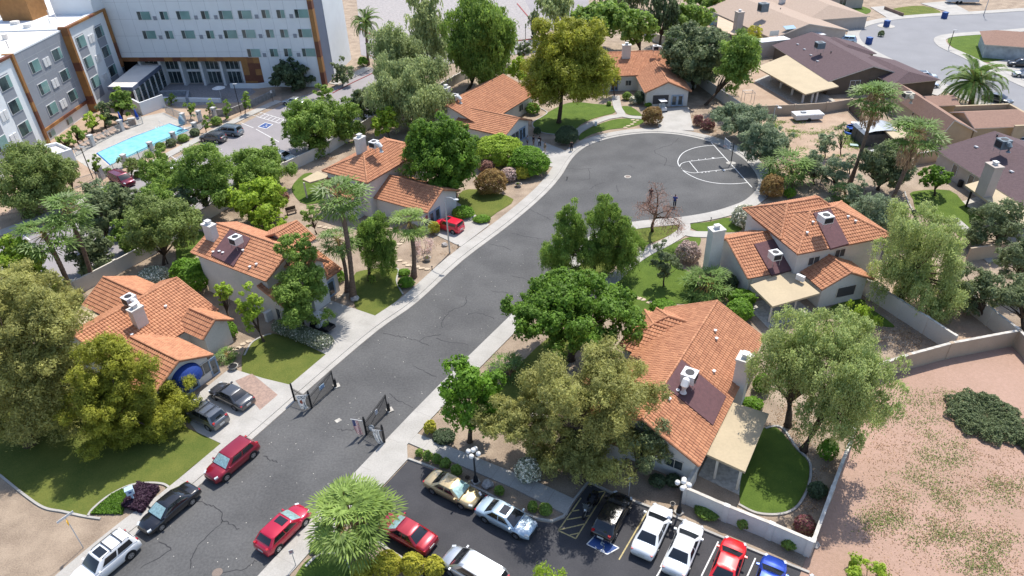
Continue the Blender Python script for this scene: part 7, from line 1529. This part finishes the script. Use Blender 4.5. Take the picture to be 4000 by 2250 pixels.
# basketball hoop
b = P(2855, 637); o = empty('basketball_hoop', b, 0, 'black-posted basketball hoop on the painted half court', 'basketball hoop'); cd_ = (P(2710, 652)-P(2850, 636)).normalized()
f = MB(); Hh = 3.35; f.tube([b, b+Vector((0, 0, Hh*.9)), b+cd_*.1+Vector((0, 0, Hh)), b+cd_*1.0+Vector((0, 0, Hh-.05))], [.07, .07, .06, .05], 8); f.tube([b+Vector((0, 0, Hh*.78)), b+cd_*.95+Vector((0, 0, Hh-.45))], .04, 6); f.build('pole', M_black, o)
sd_ = Vector((cd_.y, -cd_.x, 0)); rz = math.atan2(sd_.y, sd_.x); bc = b+cd_*1.05+Vector((0, 0, Hh-.1)); f = MB(); f.box(bc, (1.8, .03, 1.05), rz); f.build('backboard', mat('clear_board', (.35, .38, .42), .15, scale=0), o)
f = MB()
for a, s_ in (((0, .52), (1.86, .05, .06)), ((0, -.52), (1.86, .05, .06)), ((.9, 0), (.06, .05, 1.05)), ((-.9, 0), (.06, .05, 1.05)), ((0, -.1), (.6, .05, .05))): f.box(bc+sd_*a[0]+Vector((0, 0, a[1]))+cd_*.02, s_, rz)
f.build('board_frame', M_metal, o); f = MB(); rc_ = bc+cd_*.3-Vector((0, 0, .38)); f.tube([rc_+Vector((math.cos(t)*.23, math.sin(t)*.23, 0)) for t in np.linspace(0, 2*math.pi, 17)], .015, 5); f.build('rim', mat('orange_rim', (.6, .15, .04), .5, scale=0), o)
f = MB()
for t in np.linspace(0, 2*math.pi, 11)[:-1]: f.tube([rc_+Vector((math.cos(t)*.23, math.sin(t)*.23, 0)), rc_+Vector((math.cos(t+.3)*.13, math.sin(t+.3)*.13, -.42))], .008, 3)
f.build('net', M_metal, o); sheet('worn_patch', [b+Vector((math.cos(t)*.75, math.sin(t)*.55, 0)) for t in np.linspace(0, 6.28, 15)[:-1]], M_conc, z=.03)
# gates: a fixed side panel across and an open leaf along the street, each with posts
def picket(mb, a, b, h0, h1, step=.115):
    L = (b-a).length; d = (b-a).normalized(); rz = math.atan2(d.y, d.x); n = int(L/step)
    mb.tube([a+Vector((0, 0, .12)), b+Vector((0, 0, .12))], .028, 4); mb.tube([a+Vector((0, 0, h0-.2)), b+Vector((0, 0, h1-.2))], .028, 4)
    for i in range(n+1): t = i/n; p = a.lerp(b, t); hh = h0+(h1-h0)*t; mb.box((p.x, p.y, hh/2+.03), (.028, .028, hh-.02), rz); mb.tube([(p.x, p.y, hh), (p.x, p.y, hh+.11)], [.028, .002], 4)
    return d
M_flag = mat('flag_white', (.66, .66, .64), .8, scale=3, var=.1, trans=.2)
def gate(label, hinge, outer, leaf_end, sign, cat='gate'):
    a, c, e = P(*hinge), P(*outer), P(*leaf_end); o = empty('entry_gate', a, 0, label, cat, 'open iron gates across the street entrance')
    f = MB(); d = picket(f, a, c, 1.25, 1.6); f.build('side_panel', M_black, o); f = MB(); d2 = picket(f, a, e, 1.45, 2.15); f.tube([a+Vector((0, 0, .15)), e+Vector((0, 0, 1.9))], .025, 4); f.box(e+Vector((0, 0, 1.05)), (.08, .08, 2.1)); f.build('gate_leaf', M_black, o)
    for p, hh in ((a, 1.95), (c, 1.95)):
        g = MB(); g.box(p+Vector((0, 0, hh/2)), (.17, .17, hh), R(30)); g.sphere(p+Vector((0, 0, hh+.13)), .09, 8); g.build('post', M_black, o, smooth=False)
    g = MB(); g.box(e+Vector((0, 0, .5))+d2*.15, (.2, .2, 1.0), R(30)); g.build('latch_post', M_black, o); g = MB(); g.box((e+d2*.25)+Vector((0, 0, .05)), (.6, .6, .1), R(30)); g.build('footing', M_slab, o)
    g = MB(); mpt = a.lerp(e, .52)+Vector((0, 0, 1.35)); rz = math.atan2(d2.y, d2.x); n_ = Vector((d2.y, -d2.x, 0)); n_ = n_ if n_.y < 0 else -n_
    if sign: g.box(mpt+n_*.05, (.62, .03, .45), rz); so = g.build('sign_plate', mat('sign_blue_white', (.40, .52, .62), .6, scale=0), o); g = MB(); [g.box(mpt+n_*.072+Vector((0, 0, .12-.11*i)), (.48 if i else .3, .01, .035), rz) for i in range(4)]; g.build('lettering', M_blue, so)
    else: g.box(mpt+n_*.05, (.3, .03, .5), rz); so = g.build('sign_plate', M_metal, o); g = MB(); [g.box(mpt+n_*.072+Vector((0, 0, .16-.1*i)), (.2, .01, .03), rz) for i in range(4)]; g.build('lettering', M_blue, so)
    return a, c, d, d2
def cloth(name, parent, top0, top1, drop, mfun, mats, nu=20, nv=26, taper=.0, sway=.2):
    mb = MB(); vs = []; U = top1-top0; side = Vector((U.y, -U.x, 0)).normalized()
    for j in range(nv+1):
        for i in range(nu+1):
            u, v = i/nu, j/nv; vs.append(top0+U*(u*(1-taper*math.sin(v*2.4))+sway*v*v)+Vector((0, 0, -drop*v))+side*(.07*math.sin(u*9+v*4)*(v+.15)))
    b0 = len(mb.v); mb.v = [tuple(x) for x in vs]
    for j in range(nv):
        for i in range(nu): mb.f.append((j*(nu+1)+i, j*(nu+1)+i+1, (j+1)*(nu+1)+i+1, (j+1)*(nu+1)+i)); mb.m.append(mfun((i+.5)/nu, (j+.5)/nv)); mb.c.append(.5)
    return mb.build(name, mats, parent, smooth=True)
M_fd = mat('flag_ink', (.10, .12, .15), .8, scale=0, trans=.1); M_fo = mat('flag_rust', (.32, .10, .06), .8, scale=0, trans=.1); M_fr = mat('flag_red', (.40, .02, .04), .8, scale=0, trans=.15); M_fb = mat('flag_blue', (.02, .035, .16), .8, scale=0, trans=.1)
def wf(rings, blob, rows):
    def f(u, v):
        for (a, b_, r) in rings:
            d = math.hypot((u-a)*.8, (v-b_)*1.35)
            if r*.62 < d < r or d < r*.22: return 1
        for (a, b_, r) in blob:
            if math.hypot((u-a), (v-b_)*1.4) < r: return 2
        for (a0, a1, b0, b1) in rows:
            if a0 < u < a1 and b0 < v < b1 and int(v*34) % 3: return 1
        return 0
    return f
a, c, d, d2 = gate('left iron gate with a pale sign plate on its open leaf', (1218, 1594), (1152, 1565), (1308, 1515), True)
o = empty('banner_flag', a, 0, 'white printed flag hanging from the left gate', 'flag', 'white printed flags on the gates'); t0 = at_h((1218, 1596), 1152, 1548); t1 = at_h((1218, 1596), 1198, 1543)
f = MB(); f.tube([t0, at_h((1218, 1596), 1205, 1542)], .03, 6); f.build('pole', M_metal, o); cloth('cloth', o, t0.lerp(t1, .1), t1, 1.65, wf([(.3, .12, .15), (.72, .13, .17), (.35, .88, .16)], [(.42, .48, .2)], [(.72, .86, .45, .92), (.45, .55, .25, .35)]), [M_flag, M_fd, M_fo], 22, 40, .35, .15)
a, c, d, d2 = gate('right iron gate beside the flags', (1432, 1697), (1502, 1728), (1516, 1610), False)
f = MB(); p = a.lerp(c, .42)+Vector((0, -.12, 1.35)); f.tube([p, p+Vector((-.02, -.06, .02))], .28, 16); so = empty('gate_emblem', a.lerp(c, .42), 0, 'round grey emblem plate on the right gate panel', 'sign'); f.build('plate', M_greym, so); g = MB(); g.box(p+Vector((-.03, -.09, 0)), (.3, .03, .2), R(-20)); g.build('emblem', M_metal, so)
o = empty('banner_flag', c, 0, 'narrow white printed flag hanging from the right gate', 'flag', 'white printed flags on the gates'); t0 = at_h((1502, 1730), 1453, 1679); t1 = at_h((1502, 1730), 1480, 1682)
f = MB(); f.tube([t0, at_h((1502, 1730), 1496, 1682)], .025, 6); f.build('pole', M_metal, o); cloth('cloth', o, t0, t1, 1.75, wf([(.6, .14, .2), (.15, .14, .12), (.4, .9, .18)], [], [(.6, .75, .3, .8), (.2, .32, .3, .75)]), [M_flag, M_fd, M_fo], 20, 40, .1, .6)
o = empty('national_flag', a, 0, 'stars and stripes flag on a pole from the right gate post', 'flag'); t0 = at_h((1432, 1697), 1374, 1640); t1 = at_h((1432, 1697), 1396, 1642); pe = at_h((1432, 1697), 1420, 1645)
f = MB(); f.tube([at_h((1432, 1697), 1368, 1637), pe], .03, 6); f.build('pole', M_metal, o)
def usf(u, v):
    if u < .54 and v < .40: return 0 if (int(u*24) % 3 == 1 and int(v*40) % 3 == 1) else 2
    return 1 if int(u*13) % 2 == 0 else 0
cloth('cloth', o, t0, t1, 1.75, usf, [M_flag, M_fr, M_fb], 26, 44, -.1, .5)
# signs
b = P(326, 2140); Hh = hgt(326, 2140, 2020); o = empty('street_sign', b, 0, 'street name blade with a small yellow plate on a thin post at the bottom left', 'street sign'); f = MB(); f.cyl(b, .035, Hh, 6); f.build('post', M_lampg, o)
f = MB(); f.box(b+Vector((0, 0, Hh)), (1.2, .03, .2), R(55)); f.build('name_blade', M_metal, o); f = MB(); f.box(b+Vector((.05, -.08, Hh-.45)), (.42, .03, .42), R(-60)); f.build('yellow_plate', mat('sign_yellow', (.70, .38, .02), .6, scale=0), o)
b = P(1157, 2212); o = empty('kerb_sign', b, 0, 'small white parking sign on a post beside the bottom lawn', 'sign'); f = MB(); f.cyl(b, .03, 1.9, 6); f.build('post', M_lampg, o); f = MB(); f.box(b+Vector((0, -.04, 1.75)), (.32, .03, .46), R(20)); so = f.build('plate', M_metal, o); f = MB(); [f.box(b+Vector((0, -.065, 1.86-.1*i)), (.22, .01, .03), R(20)) for i in range(3)]; f.build('lettering', M_fr, so)
b = P(2455, 1940); o = empty('bay_sign', b, 0, 'small pale sign on a thin post at the black hatchback nose', 'sign'); f = MB(); f.cyl(b, .03, 2.2, 6); f.build('post', M_lampg, o); f = MB(); f.box(b+Vector((0, -.04, 2.1)), (.32, .03, .46), R(-25)); f.build('plate', mat('sign_blue_white', (.40, .52, .62), .6, scale=0), o)
for u, v, l_ in [(975, 430, 'small bay sign by the hotel walk, left'), (1068, 400, 'small bay sign by the hotel walk, right')]: b = P(u, v); o = empty('bay_sign', b, 0, l_, 'sign'); f = MB(); f.cyl(b, .04, 2.2, 6); f.build('post', M_black, o); f = MB(); f.box(b+Vector((0, -.05, 2.1)), (.35, .03, .5)); f.build('plate', M_metal, o)
b = P(528, 1962); o = empty('mailbox', b, 0, 'pale blue mailbox on a post in the purple plants', 'mailbox'); f = MB(); f.box(b+Vector((0, 0, .6)), (.12, .12, 1.2)); f.build('post', mat('mail_blue', (.38, .50, .62), .7, scale=0), o); f = MB(); f.box(b+Vector((0, 0, 1.35)), (.55, .45, .5), R(30)); f.box(b+Vector((0, 0, 1.63)), (.62, .5, .08), R(30)); f.build('box', MATS['mail_blue'], o)
f = MB(); f.box(b+Vector((.14, -.22, 1.4)), (.2, .03, .14), R(30)); f.build('door', M_blue, o)
for u, v, l_ in [(3461, 105, 'blue wheeled bin on the round drain slab'), (3687, 72, 'blue wheeled bin at the kerb by the dry lawn'), (3392, 172, 'blue wheeled bin beside the white pickup')]:
    b = P(u, v); o = empty('wheeled_bin', b, R(20), l_, 'bin', 'blue wheeled bins'); M_bin = mat('bin_blue', (.02, .06, .22), .6, scale=0); f = local_obj(); f.box((0, 0, .7), (.95, 1.0, 1.3), taper=1.0); f.build('body', M_bin, o); f = local_obj(); f.box((0, 0, 1.42), (1.05, 1.12, .12)); f.build('lid', mat('bin_lid', (.05, .12, .32), .6, scale=0), o)
disc('drain_slab', 3461, 103, 1.9, M_slab, z=.09)
def bowl(label, u, v, r=.42, m=None, plant=None):
    b = P(u, v); o = empty('flower_pot', b, 0, label, 'pot'); f = MB(); f.tube([b, b+Vector((0, 0, .1)), b+Vector((0, 0, .38)), b+Vector((0, 0, .42))], [r*.55, r*.5, r, r*1.05], 16); f.build('bowl', m or M_slab, o, smooth=True); f = MB(); f.cyl(b+Vector((0, 0, .40)), r*.85, .03, 14); f.build('soil', M_dark if not plant else M_bark, o)
    if plant: crown((b.x, b.y, .45), r*.6, r*.6, .2, 'bush', o, ML['shade'], .1, .7, .4, name='plant')
bowl('round stone bowl on the gravel bed beside the palm trunk', 1669, 1018, .48, plant=1); bowl('round stone bowl in the bed beside the big red-brown bush', 2025, 728, .5, plant=1); bowl('round empty bowl at the edge of the first front lawn', 914, 1442, .48)
bowl('small round planter beside the globe lamp footing', 2626, 1980, .2)
def boulder(label, u, v, r, m=None):
    b = P(u, v); bm = bmesh.new(); bmesh.ops.create_icosphere(bm, subdivisions=2, radius=r)
    for vv in bm.verts: vv.co *= 1+random.uniform(-.18, .18); vv.co.z *= .65
    me = bpy.data.meshes.new('boulder'); bm.to_mesh(me); bm.free(); me.materials.append(m or mat('boulder_pale', (.48, .45, .42), .9, col2=(.28, .26, .25), scale=4)); o = bpy.data.objects.new('boulder', me); C.objects.link(o); o.location = b+Vector((0, 0, r*.4)); tag(o, label, 'rock')
boulder('pale boulder behind the gold sedan hood', 1905, 1897, .5); boulder('grey boulder at the foot of the two palm trunks', 1387, 1172, .48); boulder('grey boulder beside the red box car drive', 1736, 960, .38); boulder('small pale rock at the end of the white wall', 3185, 2132, .3)
boulder('dark small rock left of the globe lamp by the gold sedan', 1826, 1867, .2, M_bark)
for u, v, l_ in [(1790, 968, 'right of the red box car drive corner'), (1688, 1053, 'at the gravel bed edge by the lamp shadow'), (2777, 862, 'on the small lawn edge behind the two-storey house'), (2215, 702, 'beside the clipped hedge corner')]:
    b = P(u, v); o = MB(); o.cyl(b, .05, .4, 6); o.cyl(b+Vector((0, 0, .4)), .1, .06, 8); q = o.build('path_light', M_black); top(q, b); tag(q, 'short black path light '+l_, 'path light', 'short black path lights')
b = P(2327, 492); o = MB(); o.box(b+Vector((0, 0, .35)), (.4, .3, .7)); o.box(b+Vector((0, 0, .72)), (.46, .36, .06)); q = o.build('utility_box', M_metal); top(q, b); tag(q, 'small white utility box on the end lawn', 'utility box')
o = empty('garden_bench', P(1140, 835), R(30), 'wooden bench in the back garden of the third house', 'bench'); f = local_obj(); f.box((0, 0, .42), (1.4, .5, .06)); f.build('seat', M_bark, o); f = local_obj(); f.box((0, .25, .75), (1.4, .05, .5)); f.build('backrest', M_bark, o)
for x in (-.6, .6): f = local_obj(); f.box((x, 0, .21), (.07, .45, .42)); f.build('leg', M_bark, o)
# weedy yard things
M_pb = mat('kid_pool_blue', (.04, .16, .62), .5, scale=0)
for u, v, r, hh, l_ in [(3326, 520, 1.15, .35, 'round blue wading pool in the weedy yard'), (3322, 498, .65, .3, 'smaller blue tub behind the wading pool')]:
    b = P(u, v); f = MB(); f.tube([b, b+Vector((0, 0, hh)), b+Vector((0, 0, hh)), b+Vector((0, 0, hh*.6))], [r, r, r*.85, r*.8], 18); q = f.build('wading_pool', M_pb); top(q, b); tag(q, l_, 'wading pool')
o = empty('metal_shed', P(3415, 560), 0, 'grey arched metal carport shed beside the brown shingle roof', 'shed'); f = MB(); rz = R(-12); c = P(3415, 552)
for i in range(6): a0 = math.pi*i/6; a1 = math.pi*(i+1)/6; f.add([c+Vector((-3*math.cos(a0), y_, 2.0+.7*math.sin(a0))) for y_ in (-2.2, 2.2)]+[c+Vector((-3*math.cos(a1), y_, 2.0+.7*math.sin(a1))) for y_ in (2.2, -2.2)], [(0, 1, 2, 3)])
f.build('roof', M_greym, o)
f = MB(); f.box(c+Vector((0, 0, 1.0)), (5.8, 4.2, 2.0)); f.build('wall', mat('mesh_dark', (.10, .095, .09), .9, scale=2), o)
o = empty('swing_frame', P(3330, 560), 0, 'dark curved garden frame beside the wading pool', 'frame'); f = MB(); p = P(3336, 556); f.tube([p, p+Vector((0, 0, 2.2)), p+Vector((1.2, -.2, 2.5)), p+Vector((2.6, -.5, 2.0)), p+Vector((3.0, -.6, .0))], .05, 6); f.build('frame', M_black, o)
for u, v, w_, l_, m_ in [(3340, 485, 1.3, 'white board lying by the dark fence', M_metal), (3335, 572, 1.2, 'pale green board on the ground in the weedy yard', mat('board_green', (.35, .45, .42), .8, scale=0)), (3430, 592, 3.0, 'white table-like boards behind the metal shed', M_metal), (3668, 652, 1.5, 'heap of white pipes against the purple-brown house wall', M_metal)]:
    b = P(u, v); f = MB(); f.box(b+Vector((0, 0, .25)), (w_, .8, .08), R(random.uniform(-30, 30))); q = f.build('board', m_); top(q, b); tag(q, l_, 'board')
o = empty('play_frame', P(2905, 405), 0, 'thin metal play frame in the dirt yard', 'frame'); 
f = MB(); p = P(2905, 405)
for dx, dy in ((0, 0), (1.8, 0), (0, 1.6), (1.8, 1.6)): f.tube([p+Vector((dx, dy, 0)), p+Vector((dx, dy, 1.9))], .04, 5)
f.tube([p+Vector((x, y, 1.9)) for x, y in ((0, 0), (1.8, 0), (1.8, 1.6), (0, 1.6), (0, 0))], .04, 5); f.build('frame', M_greym, o)
o = empty('backyard_pool', P(2760, 85), 0, 'turquoise backyard pool glimpsed through the trees at the top', 'pool'); f = MB(); f.poly([P(2705, 95), P(2725, 72), P(2800, 72), P(2805, 92), P(2760, 100)], .1, .1); f.build('water', M_pool, o); f = MB(); strip(f, pxs([(2700, 98), (2722, 68), (2806, 68), (2812, 95)]), 0, -.6, .12, .1); f.build('coping', M_conc, o)
b = P(3372, 750); f = MB(); f.cyl(P(3748, 728), .35, .9, 12); q = f.build('trash_can', M_black); top(q, P(3748, 728)); tag(q, 'round black trash can beside the purple-brown house', 'bin')
# ============================================================ PEOPLE
M_skin = mat('skin', (.36, .20, .14), .6, scale=0); M_hair = mat('hair_dark', (.02, .015, .012), .8, scale=0)
def person(label, uv, az, shirt, pants, legs_bare=False, holds=None, stride=0., h=1.74, arm=0):
    b = P(*uv); o = empty('person', b, R(90-az), label, 'person'); s_ = h/1.74
    V = []; E_ = []; Rr = []
    def v(x, y, z, r): V.append((x*s_, y*s_, z*s_)); Rr.append(r*s_); return len(V)-1
    def e(a, b_): E_.append((a, b_))
    pel = v(0, 0, .95, .15); sp = v(0, 0, 1.15, .145); ch = v(0, 0, 1.36, .165); nk = v(.01, 0, 1.50, .065); hd = v(.03, 0, 1.60, .085); h2 = v(.03, 0, 1.70, .075); e(pel, sp); e(sp, ch); e(ch, nk); e(nk, hd); e(hd, h2)
    for sy in (-1, 1):
        st = stride*sy; hp = v(0, sy*.10, .88, .105); kn = v(.04+st*.5, sy*.12, .49, .07); an = v(st, sy*.13, .09, .048); to = v(st+.17, sy*.15, .035, .04); e(pel, hp); e(hp, kn); e(kn, an); e(an, to)
        sh = v(0, sy*.20, 1.41, .07); el = v(-.02+.05*arm, sy*.27, 1.14, .048); wr_ = v(.08+.18*arm, sy*.25, .90+.18*arm, .033); hn = v(.12+.2*arm, sy*.24, .82+.2*arm, .035); e(ch, sh); e(sh, el); e(el, wr_); e(wr_, hn)
        for k in range(5): f_ = v((.14 if k else .15)+.2*arm+.02*k*0, sy*(.215+.016*k), .76+.2*arm-(.02 if 0 < k < 4 else 0), .009); e(hn, f_)
    me = bpy.data.meshes.new('body'); me.from_pydata(V, E_, []); ob = bpy.data.objects.new('body', me); link(ob, o)
    md = ob.modifiers.new('skin', 'SKIN'); sub = ob.modifiers.new('sub', 'SUBSURF'); sub.levels = 1; sub.render_levels = 1
    for i, r in enumerate(Rr): me.skin_vertices[0].data[i].radius = (r, r*(.75 if i in (1, 2) else 1)); me.skin_vertices[0].data[i].use_root = (i == 0)
    me.materials.append(M_skin)
    f = local_obj(); f.tube([(0, 0, z*s_) for z in (.88, 1.0, 1.2, 1.38, 1.47)], [.185*s_, .18*s_, .185*s_, .20*s_, .11*s_], 12)
    for sy in (-1, 1): f.tube([(0, sy*.17*s_, 1.43*s_), (-.01, sy*.24*s_, 1.28*s_), (-.02+.05*arm, sy*.27*s_, 1.16*s_)], [.09*s_, .078*s_, .072*s_], 8)
    f.build('shirt', shirt, o, smooth=True); f = local_obj(); f.tube([(0, 0, z*s_) for z in (.80, .90, .98)], [.17*s_, .185*s_, .178*s_], 12)
    for sy in (-1, 1):
        st = stride*sy; zz = .5 if legs_bare else .12; kx = .04+st*.5; pts = [(0, sy*.10*s_, .9*s_), (kx, sy*.12*s_, .49*s_)]+([] if legs_bare else [(st, sy*.13*s_, .10*s_)]); f.tube(pts, [.12*s_, .09*s_]+([] if legs_bare else [.07*s_]), 9)
    f.build('trousers', pants, o, smooth=True)
    for sy in (-1, 1): f = local_obj(); f.sphere((stride*sy+.07, sy*.14*s_, .05), .09, 8, sz=(1.5, .6, .55)); f.build('shoe', M_metal if legs_bare else M_plast, o, smooth=True)
    f = local_obj(); f.sphere((.015, 0, 1.675*s_), .105*s_, 10, sz=(1, .9, .85)); f.build('hair', M_hair, o, smooth=True)
    f = local_obj()
    for sy in (-1, 1): f.sphere((.118*s_, sy*.03*s_, 1.63*s_), .01, 6); f.sphere((.02, sy*.088*s_, 1.62*s_), .02, 6)
    f.sphere((.125*s_, 0, 1.60*s_), .017, 6); f.box((.115*s_, 0, 1.56*s_), (.012, .045, .01)); f.build('face_features', mat('face_dark', (.16, .07, .05), .6, scale=0), o)
    return o
cloth_m = lambda n, c: mat('cloth_'+n, c, .9, scale=0)
person('person in a patterned top and dark shorts nearest the garage door', (2060, 569), 100, cloth_m('bluegrey', (.16, .19, .24)), cloth_m('navy', (.02, .025, .04)), True)
person('person in a black T-shirt and brown shorts left of the one holding a white paper', (2084, 568), 120, cloth_m('black', (.015, .015, .018)), cloth_m('brown', (.20, .13, .10)), True, arm=.5)
o = person('person in black holding a white paper', (2108, 571), 200, cloth_m('black', (.015, .015, .018)), cloth_m('black', (.015, .015, .018)), False, arm=1)
b = P(2108, 571); f = MB(); f.box(b+azd(200)*.36+Vector((0, 0, 1.13)), (.24, .03, .32), R(-15)); q = f.build('paper_sheet', M_metal); top(q, b+azd(200)*.36+Vector((0, 0, 1.13))); tag(q, 'white paper in the hand of the person in black', 'paper')
person('person in an olive T-shirt and pale shorts walking by the hedge', (2129, 597), 240, cloth_m('olive', (.16, .14, .10)), cloth_m('khaki', (.42, .36, .28)), True, stride=.14)
person('person in dark clothes standing at the kerb beside the dark ball bush', (2232, 591), 190, cloth_m('black', (.015, .015, .018)), cloth_m('navy', (.02, .025, .04)))
def rider(label, uv, az, shirt):
    b = P(*uv); o = person(label, (uv[0], uv[1]), az, shirt, cloth_m('navy', (.02, .025, .04)), arm=1); o.location.z = .12
    s_ = empty('kick_scooter', b, R(90-az), 'small dark scooter under the '+label.split(' seen')[0], 'scooter'); f = local_obj(); f.box((0, 0, .10), (.75, .16, .04)); f.build('deck', M_plast, s_); f = local_obj(); f.tube([(.4, 0, .1), (.34, 0, 1.0)], .018, 6); f.tube([(.34, -.25, 1.0), (.34, .25, 1.0)], .016, 6); f.build('handlebar', M_rim, s_)
    for x in (-.42, .44): f = local_obj(); f.tube([(x, -.02, .09), (x, .02, .09)], .09, 10); f.build('wheel', M_tyre, s_)
rider('rider in blue seen through the right branches of the leafless tree', (2634, 808), 200, cloth_m('blue', (.06, .08, .25))); rider('rider in dark red-brown seen behind the middle of the leafless tree', (2541, 780), 200, cloth_m('rust', (.12, .06, .05)))
